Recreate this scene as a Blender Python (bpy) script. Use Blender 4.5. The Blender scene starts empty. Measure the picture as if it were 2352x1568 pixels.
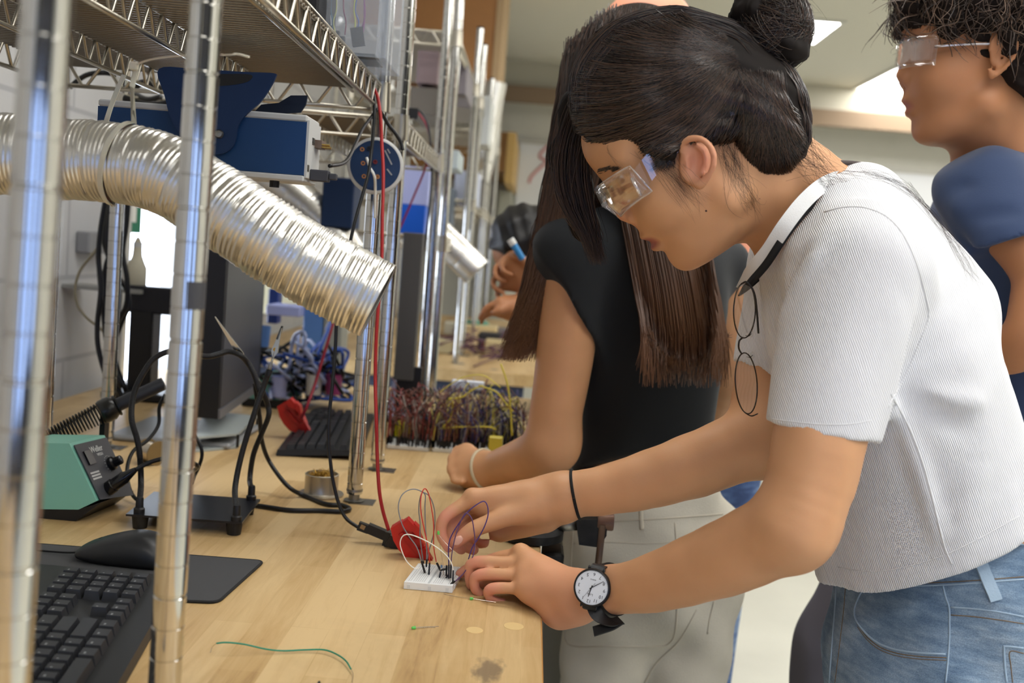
import bpy, math, random
import numpy as np
from mathutils import Vector, Matrix
from mathutils.bvhtree import BVHTree
F=2330.0; CZ=1.344; TZ=0.92
def _n(v): v=np.array(v,float); return v/np.linalg.norm(v)
_Y=_n((52,199,-F)); _x0=_n((math.cos(math.atan(.08)),-math.sin(math.atan(.08)),0))
_X=_n(_x0-np.dot(_x0,_Y)*_Y); _Z=np.cross(_X,_Y)
M=np.array([_X,_Y,_Z]).T      # world -> camera
def ray(px,py):
    return M.T@np.array([px-1176.,-(py-784.),-F])
def P(px,py,Y):
    d=ray(px,py); t=Y/d[1]; return np.array([0,0,CZ])+t*d
def Q(px,py,z=TZ):
    d=ray(px,py); t=(z-CZ)/d[2]; return np.array([0,0,CZ])+t*d
def proj(p):
    c=M@(np.array(p,float)-np.array([0,0,CZ])); return (1176+F*c[0]/-c[2],784-F*c[1]/-c[2])
def PX(px,py,X):
    d=ray(px,py); t=X/d[0]; return np.array([0,0,CZ])+t*d
rng=np.random.default_rng(7)
SC=bpy.context.scene; COL=SC.collection
V3=lambda p: np.array(p,float)
# ---------- materials ----------
MATS={}
def lin(c):
    return tuple(((x/255)/12.92 if x/255<=.04045 else ((x/255+.055)/1.055)**2.4) for x in c)
class NT:
    def __init__(s,name):
        s.m=bpy.data.materials.new(name); s.m.use_nodes=True; s.t=s.m.node_tree
        s.b=s.t.nodes['Principled BSDF']; s.o=s.t.nodes['Material Output']
    def n(s,ty,ins=None,**kw):
        x=s.t.nodes.new(ty)
        for k,v in kw.items(): setattr(x,k,v)
        for k,v in (ins or {}).items():
            if isinstance(v,tuple) and len(v)==2 and hasattr(v[0],'outputs'): s.t.links.new(v[0].outputs[v[1]],x.inputs[k])
            else: x.inputs[k].default_value=v
        return x
    def l(s,a,ao,b,bi): s.t.links.new(a.outputs[ao],b.inputs[bi])
    def ramp(s,fac,stops,interp='LINEAR'):
        r=s.n('ShaderNodeValToRGB'); r.color_ramp.interpolation=interp
        e=r.color_ramp.elements
        while len(e)<len(stops): e.new(.5)
        for i,(p,c) in enumerate(stops):
            e[i].position=p; e[i].color=(*c[:3],1)
        s.l(fac[0],fac[1],r,0); return r
def mat(name,rgb,rough=.5,metal=0.,bump=0.,bscale=200.,var=0.,vscale=8.,spec=.5,trans=0.,ior=1.45,alpha=1.,sss=0.,coat=0.,aniso=0.,emit=None,es=0.,stretch=None,sheen=0.):
    if name in MATS: return MATS[name]
    T=NT(name); b=T.b; c=lin(rgb)
    b.inputs['Base Color'].default_value=(*c,1); b.inputs['Roughness'].default_value=rough; b.inputs['Metallic'].default_value=metal
    b.inputs['Specular IOR Level'].default_value=spec; b.inputs['IOR'].default_value=ior
    b.inputs['Transmission Weight'].default_value=trans; b.inputs['Alpha'].default_value=alpha
    b.inputs['Coat Weight'].default_value=coat; b.inputs['Anisotropic'].default_value=aniso
    if sheen: b.inputs['Sheen Weight'].default_value=sheen
    if sss: b.inputs['Subsurface Weight'].default_value=sss; b.inputs['Subsurface Radius'].default_value=(1,.35,.2); b.inputs['Subsurface Scale'].default_value=.008
    if emit: b.inputs['Emission Color'].default_value=(*lin(emit),1); b.inputs['Emission Strength'].default_value=es
    tc=T.n('ShaderNodeTexCoord'); mp=T.n('ShaderNodeMapping'); T.l(tc,'Object',mp,0)
    if stretch: mp.inputs['Scale'].default_value=stretch
    if var:
        nz=T.n('ShaderNodeTexNoise',{'Vector':(mp,0),'Scale':vscale,'Detail':4.}); 
        r=T.ramp((nz,0),[(.3,tuple(x*(1-var) for x in c)),(.7,tuple(min(1,x*(1+var)) for x in c))]); T.l(r,0,b,'Base Color')
    if bump:
        nz=T.n('ShaderNodeTexNoise',{'Vector':(mp,0),'Scale':bscale,'Detail':3.})
        bp=T.n('ShaderNodeBump',{'Strength':bump,'Distance':.001}); T.l(nz,0,bp,'Height'); T.l(bp,0,b,'Normal')
    MATS[name]=T.m; return T.m
# ---------- objects ----------
ORG={}
def tag(o,label=None,cat=None,group=None,kind=None):
    if label: o['label']=label
    if cat: o['category']=cat
    if group: o['group']=group
    if kind: o['kind']=kind
    return o
def thing(name,loc,label,cat,group=None,kind=None):
    o=bpy.data.objects.new(name,None); COL.objects.link(o); o.location=Vector(loc); o.empty_display_size=.02
    ORG[o.name]=V3(loc); return tag(o,label,cat,group,kind)
def mk(name,v,f,m,parent=None,smooth=False,label=None,cat=None,group=None,kind=None,ang=None,fm=None):
    v=np.asarray(v,float).reshape(-1,3)
    if parent is not None: org=ORG[parent.name]
    else:
        org=np.array([(v[:,0].min()+v[:,0].max())/2,(v[:,1].min()+v[:,1].max())/2,v[:,2].min()])
    me=bpy.data.meshes.new(name)
    vv=(v-org)
    if isinstance(f,np.ndarray) and f.ndim==2:
        me.vertices.add(len(vv)); me.vertices.foreach_set('co',vv.astype(np.float32).ravel())
        n,k=f.shape; me.loops.add(n*k); me.loops.foreach_set('vertex_index',f.astype(np.int32).ravel())
        me.polygons.add(n); me.polygons.foreach_set('loop_start',np.arange(n,dtype=np.int32)*k); 
        me.update(calc_edges=True); me.validate()
    else:
        me.from_pydata([tuple(x) for x in vv],[],[tuple(int(i) for i in x) for x in f]); me.update()
    ms=m if isinstance(m,(list,tuple)) else [m]
    for x in ms: me.materials.append(x)
    if fm is not None: me.polygons.foreach_set('material_index',np.asarray(fm,np.int32))
    if smooth or ang:
        me.polygons.foreach_set('use_smooth',np.ones(len(me.polygons),bool))
        if ang: 
            try: me.set_sharp_from_angle(angle=math.radians(ang))
            except Exception: pass
    o=bpy.data.objects.new(name,me); COL.objects.link(o)
    if parent is not None: o.parent=parent
    else: o.location=Vector(org)
    ORG[o.name]=org
    return tag(o,label,cat,group,kind)
class MB:
    """collects shapes into one mesh"""
    def __init__(s): s.v=[];s.f=[];s.n=0
    def add(s,v,f):
        v=np.asarray(v,float); s.v.append(v); s.f+= [tuple(int(i)+s.n for i in q) for q in f]; s.n+=len(v); return s
    def box(s,lo,hi,R=None,c=None,bev=0):
        lo=V3(lo);hi=V3(hi)
        if bev:
            b=bev; v=[];f=[]
            # chamfered box: 24 verts
            idx={}
            for ax in range(3):
                for sx in (0,1):
                    for sy in (0,1):
                        for sz in (0,1):
                            p=[lo[i] if q==0 else hi[i] for i,q in enumerate((sx,sy,sz))]
                            for i in range(3):
                                if i!=ax: p[i]+= b if (sx,sy,sz)[i]==0 else -b
                            idx[(ax,sx,sy,sz)]=len(v); v.append(p)
            for ax in range(3):
                o=[i for i in range(3) if i!=ax]
                for sd in (0,1):
                    q=[]
                    for a,bb in ((0,0),(1,0),(1,1),(0,1)):
                        k=[0,0,0];k[ax]=sd;k[o[0]]=a;k[o[1]]=bb; q.append(idx[(ax,*k)])
                    if (sd==0)^(ax==1): q=q[::-1]
                    f.append(q)
            import itertools
            for ax in range(3):
                o=[i for i in range(3) if i!=ax]
                for a in (0,1):
                    for bb in (0,1):
                        q=[]
                        for fa,e in ((o[0],0),(o[0],1),(o[1],1),(o[1],0)):
                            k=[0,0,0];k[ax]=e;k[o[0]]=a;k[o[1]]=bb;q.append(idx[(fa,*k)])
                        f.append(q)
            for k in itertools.product((0,1),repeat=3): f.append([idx[(0,*k)],idx[(1,*k)],idx[(2,*k)]])
            v=V3(v)
        else:
            v=V3([(x,y,z) for x in (lo[0],hi[0]) for y in (lo[1],hi[1]) for z in (lo[2],hi[2])])
            f=[(0,1,3,2),(4,6,7,5),(0,4,5,1),(2,3,7,6),(0,2,6,4),(1,5,7,3)]
        if R is not None:
            c=(lo+hi)/2 if c is None else V3(c); v=(v-c)@np.array(R).T+c
        return s.add(v,f)
    def tube(s,p,r,n=8,cap=True,up=None):
        v,f=tubev(p,r,n,cap,up); return s.add(v,f)
    def lathe(s,prof,c,ax=(0,0,1),n=32,cap=True):
        """prof list of (r,h) along axis from c"""
        ax=_n(ax); a=_n(np.cross(ax,(1,0,0) if abs(ax[0])<.8 else (0,1,0))); b=np.cross(ax,a)
        v=[];f=[]
        t=np.arange(n)*2*math.pi/n
        for r,h in prof:
            v.append(V3(c)+h*ax+r*(np.cos(t)[:,None]*a+np.sin(t)[:,None]*b))
        v=np.concatenate(v)
        for i in range(len(prof)-1):
            for j in range(n):
                k=(j+1)%n; f.append((i*n+j,i*n+k,(i+1)*n+k,(i+1)*n+j))
        if cap: f.append(tuple(range(n))[::-1]); f.append(tuple((len(prof)-1)*n+j for j in range(n)))
        return s.add(v,f)
    def prism(s,poly,off):
        """poly: list of 3D points, extruded by vector off"""
        p=V3(poly); n=len(p); v=np.concatenate([p,p+V3(off)])
        f=[tuple(range(n))[::-1],tuple(range(n,2*n))]+[(i,(i+1)%n,n+(i+1)%n,n+i) for i in range(n)]
        return s.add(v,f)
    def ball(s,c,r,n=16,R=None):
        r=V3(r)*np.ones(3); th=np.linspace(0,math.pi,n//2+1)[1:-1]; ph=np.arange(n)*2*math.pi/n
        v=[(0,0,1)]+[(math.sin(a)*math.cos(b),math.sin(a)*math.sin(b),math.cos(a)) for a in th for b in ph]+[(0,0,-1)]
        v=V3(v)*r
        if R is not None: v=v@np.array(R).T
        v=v+V3(c); f=[(0,1+j,1+(j+1)%n) for j in range(n)]; m=len(th)
        for i in range(m-1):
            for j in range(n): k=(j+1)%n; f.append((1+i*n+j,1+(i+1)*n+j,1+(i+1)*n+k,1+i*n+k))
        L=1+m*n
        f+=[(L,1+(m-1)*n+(j+1)%n,1+(m-1)*n+j) for j in range(n)]
        return s.add(v,f)
    def mk(s,name,m,parent=None,**k):
        return mk(name,np.concatenate(s.v),s.f,m,parent,**k)
def frames(p,up=None):
    t=np.gradient(p,axis=0); t/=np.linalg.norm(t,axis=1)[:,None]+1e-12
    u=np.zeros_like(t); a=V3(up) if up is not None else V3((.3,.5,.81))
    if abs(np.dot(_n(a),t[0]))>.95: a=V3((1,0,0.1))
    for i in range(len(t)):
        a=a-np.dot(a,t[i])*t[i]; a/=np.linalg.norm(a)+1e-12; u[i]=a
    return t,u,np.cross(t,u)
def tubev(p,r,n=8,cap=True,up=None):
    p=V3(p); r=np.ones(len(p))*r; t,u,w=frames(p,up); th=np.arange(n)*2*math.pi/n
    v=(p[:,None]+r[:,None,None]*(np.cos(th)[None,:,None]*u[:,None]+np.sin(th)[None,:,None]*w[:,None])).reshape(-1,3)
    f=[]
    for i in range(len(p)-1):
        for j in range(n): k=(j+1)%n; f.append((i*n+j,i*n+k,(i+1)*n+k,(i+1)*n+j))
    if cap: f.append(tuple(range(n))[::-1]); f.append(tuple((len(p)-1)*n+j for j in range(n)))
    return v,f
def cr(pts,m=8,closed=False):
    """catmull-rom"""
    p=V3(pts); 
    if closed: p=np.concatenate([p[-1:],p,p[:2]])
    else: p=np.concatenate([2*p[:1]-p[1:2],p,2*p[-1:]-p[-2:-1]])
    o=[]
    for i in range(1,len(p)-2):
        t=np.arange(m)[:,None]/m; a,b,c,d=p[i-1],p[i],p[i+1],p[i+2]
        o.append(.5*((2*b)+(-a+c)*t+(2*a-5*b+4*c-d)*t*t+(-a+3*b-3*c+d)*t**3))
    if not closed: o.append(p[-2:-1])
    return np.concatenate(o)
def cable(name,pts,r,m,parent=None,n=8,seg=8,**k):
    return MB().tube(cr(pts,seg),r,n).mk(name,m,parent,smooth=True,**k)
def strands(name,paths,r,m,parent=None,tip=.35,**k):
    """many thin hairs in one mesh; paths (N,K,3)"""
    p=np.asarray(paths,np.float32); N,K,_=p.shape
    t=np.gradient(p,axis=1); t/=np.linalg.norm(t,axis=2,keepdims=True)+1e-9
    a=np.broadcast_to(np.array([.31,.47,.83],np.float32),t.shape)
    u=np.cross(t,a); u/=np.linalg.norm(u,axis=2,keepdims=True)+1e-9; w=np.cross(t,u)
    rr=np.asarray(r)*np.ones(N); s=np.linspace(0,1,K); prof=np.where(s<.6,1,1-(1-tip)*(s-.6)/.4)
    R=(rr[:,None]*prof[None])[...,None]
    v=np.stack([p+R*(math.cos(q)*u+math.sin(q)*w) for q in (0,2.094,4.189)],2).reshape(-1,3)
    i=np.arange(N)[:,None,None]*K*3+np.arange(K-1)[None,:,None]*3; j=np.arange(3)[None,None,:]; j2=(j+1)%3
    f=np.stack([i+j,i+j2,i+3+j2,i+3+j],-1).reshape(-1,4)
    o=mk(name,v,f,m,parent,smooth=True,**k); attr(o,'tone',np.repeat(np.random.default_rng(N).random(N),K*3)); return o
def bez(name,pts,r,m,parent=None,**k): return cable(name,pts,r,m,parent,**k)
def rot(ax,a):
    return np.array(Matrix.Rotation(a,3,Vector(ax)))
def copytree(o,name=None,parent=None,depth=0):
    c=o.copy(); COL.objects.link(c)
    if parent is not None: c.parent=parent
    ORG[c.name]=ORG.get(o.name,np.zeros(3))
    for ch in [x for x in bpy.data.objects if x.parent==o]: copytree(ch,None,c,depth+1)
    return c
# ---------- implicit bodies ----------
class Body:
    def __init__(s): s.p=[]
    def _a(s,fn,k,op): s.p.append((fn,k,op)); return s
    def cap(s,a,b,r1,r2=None,k=.01,op=0,st=None):
        a=V3(a);b=V3(b);r2=r1 if r2 is None else r2; ab=b-a; L=max(np.dot(ab,ab),1e-12)
        if st is not None:
            ax=_n(st[0]); fac=st[1]; A=np.eye(3)+(1/fac-1)*np.outer(ax,ax); a2=A@a;ab2=A@ab; L2=max(np.dot(ab2,ab2),1e-12)
            AT=A.T.astype(np.float32)
            def fn(p):
                q=p@AT-a2.astype(np.float32); t=np.clip(q@ab2.astype(np.float32)/L2,0,1); return (np.linalg.norm(q-t[:,None]*ab2.astype(np.float32),axis=1)-(r1+(r2-r1)*t))*min(1,fac)
        else:
            a_=a.astype(np.float32);ab_=ab.astype(np.float32)
            def fn(p):
                q=p-a_; t=np.clip(q@ab_/L,0,1); return np.linalg.norm(q-t[:,None]*ab_,axis=1)-(r1+(r2-r1)*t)
        return s._a(fn,k,op)
    def chain(s,pts,rs,k=.008,st=None,sub=4):
        """one limb: smooth spine, hard union inside, blended to the rest with k"""
        pts=V3(pts)
        if len(pts)>2 and sub>1:
            n=len(pts); p=cr(pts,sub); r=cr(np.stack([V3(rs)]*3,1),sub)[:,0]
        else: p=pts;r=V3(rs)
        A=np.eye(3); fac=1
        if st is not None: ax=_n(st[0]); fac=st[1]; A=np.eye(3)+(1/fac-1)*np.outer(ax,ax)
        AT=A.T.astype(np.float32); p2=(p@A.T).astype(np.float32); r=r.astype(np.float32)
        def fn(x):
            q=x@AT; o=None
            for i in range(len(p2)-1):
                ab=p2[i+1]-p2[i]; L=max(float(ab@ab),1e-12); w=q-p2[i]; t=np.clip(w@ab/L,0,1); d=np.linalg.norm(w-t[:,None]*ab,axis=1)-(r[i]+(r[i+1]-r[i])*t)
                o=d if o is None else np.minimum(o,d)
            return o*min(1,fac)
        return s._a(fn,k,0)
    def ell(s,c,r,R=None,k=.01,op=0):
        c=V3(c).astype(np.float32); r=V3(r).astype(np.float32)*np.ones(3,np.float32); R=np.eye(3) if R is None else np.array(R); R=R.astype(np.float32)
        def fn(p):
            q=(p-c)@R; k0=np.linalg.norm(q/r,axis=1); k1=np.linalg.norm(q/(r*r),axis=1)+1e-9; return np.where(k0<1e-3,-r.min(),k0*(k0-1)/k1)
        return s._a(fn,k,op)
    def plane(s,pt,nrm,k=.003):
        """cut away the side nrm points to"""
        pt=V3(pt);nrm=_n(nrm)
        def fn(p): return -((p-pt.astype(np.float32))@nrm.astype(np.float32))
        return s._a(fn,k,1)
    def fn(s,f,k=.005,op=0): return s._a(f,k,op)
    def ev(s,p,idx=None):
        d=None
        for i,(fn,k,op) in enumerate(s.p):
            if idx is not None and not idx[i]: continue
            e=fn(p)
            if op==2: d=d+e; continue
            if d is None:
                if op==0: d=e
                continue
            k=max(k,1e-6)
            if op==0: h=np.maximum(k-np.abs(d-e),0)/k; d=np.minimum(d,e)-h*h*k*.25
            else: e=-e; h=np.maximum(k-np.abs(d-e),0)/k; d=np.maximum(d,e)+h*h*k*.25
        if d is None: d=np.full(len(p),1.,np.float32)
        return d
    def mesh(s,h,lo,hi):
        B=16; lo=V3(lo);hi=V3(hi); nb=np.ceil((hi-lo)/(h*B)).astype(int)
        g=np.stack(np.meshgrid(*[np.arange(n) for n in nb],indexing='ij'),-1).reshape(-1,3)
        c=(lo+(g+.5)*B*h).astype(np.float32); d=s.ev(c); dg=B*h*1.732/2
        D=[]
        for fn,k,op in s.p: D.append(fn(c) if op!=2 else np.zeros(len(c)))
        D=np.array(D); keep=np.abs(d)<dg*1.7+.01; g=g[keep];D=D[:,keep]; 
        un=np.array([op==0 for _,_,op in s.p]); dm=D[un].min(0)
        base=np.stack(np.meshgrid(*[np.arange(B+1)]*3,indexing='ij'),-1).reshape(-1,3)
        KX=10_000; vk=[];vp=[];qs=[]
        cellc=[(i,j,k) for i in (0,1) for j in (0,1) for k in (0,1)]
        edges=[(a,b) for a in range(8) for b in range(a+1,8) if sum(abs(cellc[a][q]-cellc[b][q]) for q in range(3))==1]
        for bi in range(len(g)):
            idx=[]
            for i,(fn,k,op) in enumerate(s.p):
                if op==0: idx.append(D[i,bi]<dm[bi]+dg*2.6+2*k)
                elif op==1: idx.append(D[i,bi]<dg*1.7+2*k)
                else: idx.append(True)
            o=g[bi]*B; P_=(lo+(base+o)*h).astype(np.float32); val=s.ev(P_,idx).reshape(B+1,B+1,B+1)
            sg=val<0
            if sg.all() or not sg.any(): continue
            cs=np.stack([val[i:i+B,j:j+B,k:k+B] for i,j,k in cellc],-1); ss=cs<0; ac=ss.any(-1)&~ss.all(-1)
            ci=np.argwhere(ac); cv=cs[ac]; acc=np.zeros((len(ci),3)); cnt=np.zeros(len(ci))
            for a,b in edges:
                va=cv[:,a];vb=cv[:,b]; m=(va<0)!=(vb<0); t=np.where(m,va/(np.where(m,va-vb,1)),0)
                pa=np.array(cellc[a]);pb=np.array(cellc[b]); acc+=np.where(m[:,None],pa+(pb-pa)*t[:,None],0); cnt+=m
            vp.append(lo+(ci+o+acc/cnt[:,None])*h); kk=ci+o+1; vk.append((kk[:,0]*KX+kk[:,1])*KX+kk[:,2])
            for ax in range(3):
                sl=[slice(0,B)]*3; s2=list(sl); s2[ax]=slice(1,B+1)
                a=sg[tuple(sl)];b=sg[tuple(s2)]; e=np.argwhere(a!=b)
                if not len(e): continue
                fl=a[a!=b]; e=e+o+1; u=(ax+1)%3;w=(ax+2)%3
                q=[]
                for du,dw in ((0,0),(-1,0),(-1,-1),(0,-1)):
                    x=e.copy();x[:,u]+=du;x[:,w]+=dw; q.append((x[:,0]*KX+x[:,1])*KX+x[:,2])
                q=np.stack(q,1); q=np.where(fl[:,None],q,q[:,::-1]); qs.append(q)
        vk=np.concatenate(vk);vp=np.concatenate(vp);qs=np.concatenate(qs); so=np.argsort(vk); vk=vk[so];vp=vp[so]
        ix=np.searchsorted(vk,qs); ix=np.clip(ix,0,len(vk)-1); ok=(vk[ix]==qs).all(1); return vp,ix[ok]
def smooth_mesh(v,f,it=1,lam=.5):
    n=len(v)
    for _ in range(it):
        acc=np.zeros_like(v);cnt=np.zeros(n)
        for a,b in ((0,1),(1,2),(2,3),(3,0)):
            np.add.at(acc,f[:,a],v[f[:,b]]);np.add.at(acc,f[:,b],v[f[:,a]]);np.add.at(cnt,f[:,a],1);np.add.at(cnt,f[:,b],1)
        v=v+(acc/np.maximum(cnt,1)[:,None]-v)*lam
    return v
def bvh_of(o):
    m=o.data; org=ORG[o.name]
    vs=[Vector(V3(v.co)+org) for v in m.vertices]; return BVHTree.FromPolygons(vs,[tuple(p.vertices) for p in m.polygons])
def hit(b,px,py,off=0.):
    d=_n(ray(px,py)); h=b.ray_cast(Vector((0,0,CZ)),Vector(d))
    if h[0] is None: return None
    return V3(h[0])+V3(h[1])*off*(1 if np.dot(V3(h[1]),d)<0 else -1)
def seam(name,b,pix,r,m,parent,seg=6,off=0.,**k):
    q=cr([(x,y,0) for x,y in pix],seg); pts=[hit(b,x,y,off) for x,y,_ in q]; pts=[p for p in pts if p is not None]
    if len(pts)<2: return None
    pts=V3(pts); keep=[0]
    for i in range(1,len(pts)):
        if np.linalg.norm(pts[i]-pts[keep[-1]])<.08: keep.append(i)
    return MB().tube(pts[keep],r,6).mk(name,m,parent,smooth=True,**k)
def attr(o,name,w):
    a=o.data.attributes.new(name,'FLOAT','POINT'); a.data.foreach_set('value',np.asarray(w,np.float32))
# ---------- shared materials ----------
def chrome_mat():
    T=NT('bright_zinc'); b=T.b; b.inputs['Metallic'].default_value=1; b.inputs['Roughness'].default_value=.11; b.inputs['Base Color'].default_value=(.62,.61,.58,1)
    tc=T.n('ShaderNodeTexCoord'); n=T.n('ShaderNodeTexNoise',{'Vector':(tc,'Object'),'Scale':60.,'Detail':4.}); r=T.n('ShaderNodeMapRange',{'Value':(n,0),'To Min':.04,'To Max':.14}); T.l(r,0,b,'Roughness'); return T.m
CH=chrome_mat()
WIREM=mat('zinc_wire',(190,184,170),.28,1.)
ALU=mat('aluminium_foil_duct',(222,220,214),.33,1.,bump=.25,bscale=300)
BLK=mat('black_plastic',(22,22,24),.42,bump=.1,bscale=900)
BLKS=mat('black_gloss',(14,14,16),.2)
RUB=mat('black_rubber',(20,20,21),.55)
CAB=mat('black_cable',(16,16,18),.38)
REDC=mat('red_cable',(170,28,28),.38)
REDP=mat('red_plastic',(196,22,16),.33,spec=.6)
GRY=mat('grey_plastic',(150,150,146),.5)
LGRY=mat('light_grey_plastic',(196,196,192),.5)
DGRY=mat('dark_grey_plastic',(62,62,66),.5,bump=.1,bscale=1500)
BLUE=mat('blue_paint',(16,58,104),.5,bump=.15,bscale=1200)
DBLUE=mat('dark_blue_paint',(14,44,84),.5,bump=.15,bscale=1200)
TEAL=mat('teal_paint',(132,194,174),.45,bump=.12,bscale=900)
WHP=mat('white_plastic',(228,228,222),.45)
NYL=mat('nylon_tie',(214,208,188),.45,sss=.1)
BRASS=mat('brass',(190,150,70),.3,1.)
STEEL=mat('steel',(150,148,142),.35,1.)
GOLD=mat('gold_pin',(200,160,80),.3,1.)
CLEAR=mat('clear_plastic',(240,244,248),.04,trans=1.,ior=1.15,spec=.5)
def clear(name,tint,al,rough=.08):
    T=NT(name); g=T.n('ShaderNodeBsdfGlossy',{'Color':(1,1,1,1),'Roughness':rough}); t=T.n('ShaderNodeBsdfTransparent',{'Color':(*tint,1)})
    lw=T.n('ShaderNodeLayerWeight',{'Blend':.35}); mr=T.n('ShaderNodeMapRange',{'Value':(lw,1),'To Min':al,'To Max':.45})
    mx=T.n('ShaderNodeMixShader'); T.l(mr,0,mx,0); T.l(t,0,mx,1); T.l(g,0,mx,2); T.l(mx,0,T.o,0); return T.m
def milky(name,tint,al):
    T=NT(name); g=T.n('ShaderNodeBsdfPrincipled',{'Base Color':(.75,.78,.8,1),'Roughness':.25}); t=T.n('ShaderNodeBsdfTransparent',{'Color':(*tint,1)})
    mx=T.n('ShaderNodeMixShader',{0:al}); T.l(t,0,mx,1); T.l(g,0,mx,2); T.l(mx,0,T.o,0); return T.m
BIN=milky('cloudy_clear_plastic',(.97,.98,1),.17)
GOG=clear('polycarbonate',(.97,.97,.98),.06,.04)
LENS=clear('spectacle_lens',(.98,.98,.98),.08,.03)
def wood_mat():
    T=NT('maple_butcher_block'); b=T.b
    tc=T.n('ShaderNodeTexCoord'); mp=T.n('ShaderNodeMapping',{'Rotation':(0,0,math.pi/2)}); T.l(tc,'Object',mp,0)
    br=T.n('ShaderNodeTexBrick',{'Vector':(mp,0),'Color1':(.2,.2,.2,1),'Color2':(.8,.8,.8,1),'Mortar':(.35,.35,.35,1),'Scale':1.,'Mortar Size':.0004,'Brick Width':.33,'Row Height':.042,'Bias':0.},offset=.37,squash=1.)
    m2=T.n('ShaderNodeMapping',{'Scale':(26,2.2,26)}); T.l(tc,'Object',m2,0)
    gr=T.n('ShaderNodeTexNoise',{'Vector':(m2,0),'Scale':3.,'Detail':7.,'Roughness':.65,'Distortion':.6})
    bl=T.n('ShaderNodeTexNoise',{'Vector':(tc,'Object'),'Scale':5.,'Detail':4.})
    st=T.n('ShaderNodeTexNoise',{'Vector':(tc,'Object'),'Scale':2.3,'Detail':6.,'Roughness':.7})
    a=T.n('ShaderNodeMath',{0:(br,0),1:.46},operation='MULTIPLY'); c=T.n('ShaderNodeMath',{0:(gr,0),1:.62,2:(a,0)},operation='MULTIPLY_ADD'); d=T.n('ShaderNodeMath',{0:(bl,0),1:.35,2:(c,0)},operation='MULTIPLY_ADD')
    r=T.ramp((d,0),[(.36,lin((146,110,64))),(.56,lin((192,158,106))),(.82,lin((214,184,134)))])
    sm=T.ramp((st,0),[(.52,(1,1,1)),(.8,(.72,.70,.68))])
    mx=T.n('ShaderNodeMixRGB',{0:1.,1:(r,0),2:(sm,0)},blend_type='MULTIPLY'); 
    # worn dark patches where work has been done
    def blot(x,y,s,col,prev,sy=None,na=1.1,e0=.98):
        sp=T.n('ShaderNodeMapping',{'Location':(-x/s,-y/(sy or s),0),'Scale':(1/s,1/(sy or s),0)}); T.l(tc,'Object',sp,0)
        nn=T.n('ShaderNodeTexNoise',{'Vector':(sp,0),'Scale':3.,'Detail':5.}); 
        ln=T.n('ShaderNodeVectorMath',{0:(sp,0)},operation='LENGTH'); ad=T.n('ShaderNodeMath',{0:(nn,0),1:na,2:(ln,1)},operation='MULTIPLY_ADD')
        rr=T.ramp((ad,0),[(.75,(.75,.75,.75)),(e0,(0,0,0))]); m=T.n('ShaderNodeMixRGB',{0:(rr,0),1:(prev,0),2:(*lin(col),1)}); return m
    o=ORGT
    q=blot(-.012-o[0],1.0-o[1],.034,(104,88,72),mx,.062,.9,1.35)
    T.l(q,0,b,'Base Color'); b.inputs['Roughness'].default_value=.42
    bp=T.n('ShaderNodeBump',{'Strength':.12,'Distance':.001,'Height':(gr,0)}); T.l(bp,0,b,'Normal'); return T.m
ORGT=(-.4,0.95)
WOOD=wood_mat()
WOODE=mat('maple_edge',(196,140,74),.45,var=.12,vscale=30,stretch=(1,1,6))
def wall_mat(name,rgb,seam_rgb,bw,bh,msz=.006):
    T=NT(name); tc=T.n('ShaderNodeTexCoord'); 
    sx=T.n('ShaderNodeSeparateXYZ'); T.l(tc,'Object',sx,0); ad=T.n('ShaderNodeMath',{0:(sx,0),1:(sx,1)},operation='ADD'); cx=T.n('ShaderNodeCombineXYZ'); T.l(ad,0,cx,0); T.l(sx,2,cx,1)
    c=lin(rgb); br=T.n('ShaderNodeTexBrick',{'Vector':(cx,0),'Color1':(*c,1),'Color2':(*[x*.97 for x in c],1),'Mortar':(*lin(seam_rgb),1),'Scale':1.,'Mortar Size':msz,'Brick Width':bw,'Row Height':bh})
    T.l(br,0,T.b,'Base Color'); T.b.inputs['Roughness'].default_value=.7
    bp=T.n('ShaderNodeBump',{'Strength':.3,'Distance':.002}); T.l(br,1,bp,'Height'); bp.invert=True; T.l(bp,0,T.b,'Normal'); return T.m
# ---------- room ----------
XW=-1.12; YF=8.8; ZC=2.9
WALLM=wall_mat('painted_block_wall',(196,196,196),(170,170,172),.4,.2)
CREAM=mat('cream_wall_paint',(226,224,212),.7,var=.02)
CEIL=mat('cream_ceiling_tile',(230,228,214),.8)
FLR=mat('pale_floor_tile',(206,204,190),.35,var=.06,vscale=3)
def slab(name,lo,hi,m): return MB().box(lo,hi).mk(name,m,kind='structure')
wy0,wy1,wz0,wz1=2.75,3.3,.70,1.56
w=MB()
w.box((XW-.15,-2.6,0),(XW,wy0,ZC)); w.box((XW-.15,wy1,0),(XW,YF,ZC)); w.box((XW-.15,wy0,0),(XW,wy1,wz0)); w.box((XW-.15,wy0,wz1),(XW,wy1,ZC))
w.mk('wall_left',WALLM,kind='structure')
slab('wall_far',(XW,YF,0),(4.6,YF+.15,ZC),CREAM)
slab('wall_right',(4.6,-2.6,0),(4.75,YF,ZC),CREAM)
slab('wall_back',(XW,-2.75,0),(4.6,-2.6,ZC),mat('back_wall_paint',(52,52,56),.7))
for i,(a,b) in enumerate(((-.9,-.45),(.2,1.0),(2.2,3.4))): MB().box((a,-2.6,.6),(b,-2.59,1.7)).mk('window_%d'%(i+2),mat('reflect_glow',(190,210,255),.3,emit=(150,185,255),es=2.2),kind='structure')  # unseen glowing panes, added to give the chrome posts blue reflections
slab('floor',(XW,-2.6,-.1),(4.6,YF,0),FLR)
slab('ceiling',(XW,-2.6,ZC),(4.6,YF,ZC+.1),CEIL)
slab('trim_1',(XW,YF-.35,ZC-.24),(4.6,YF,ZC),mat('soffit_paint',(206,202,184),.7))
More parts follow.
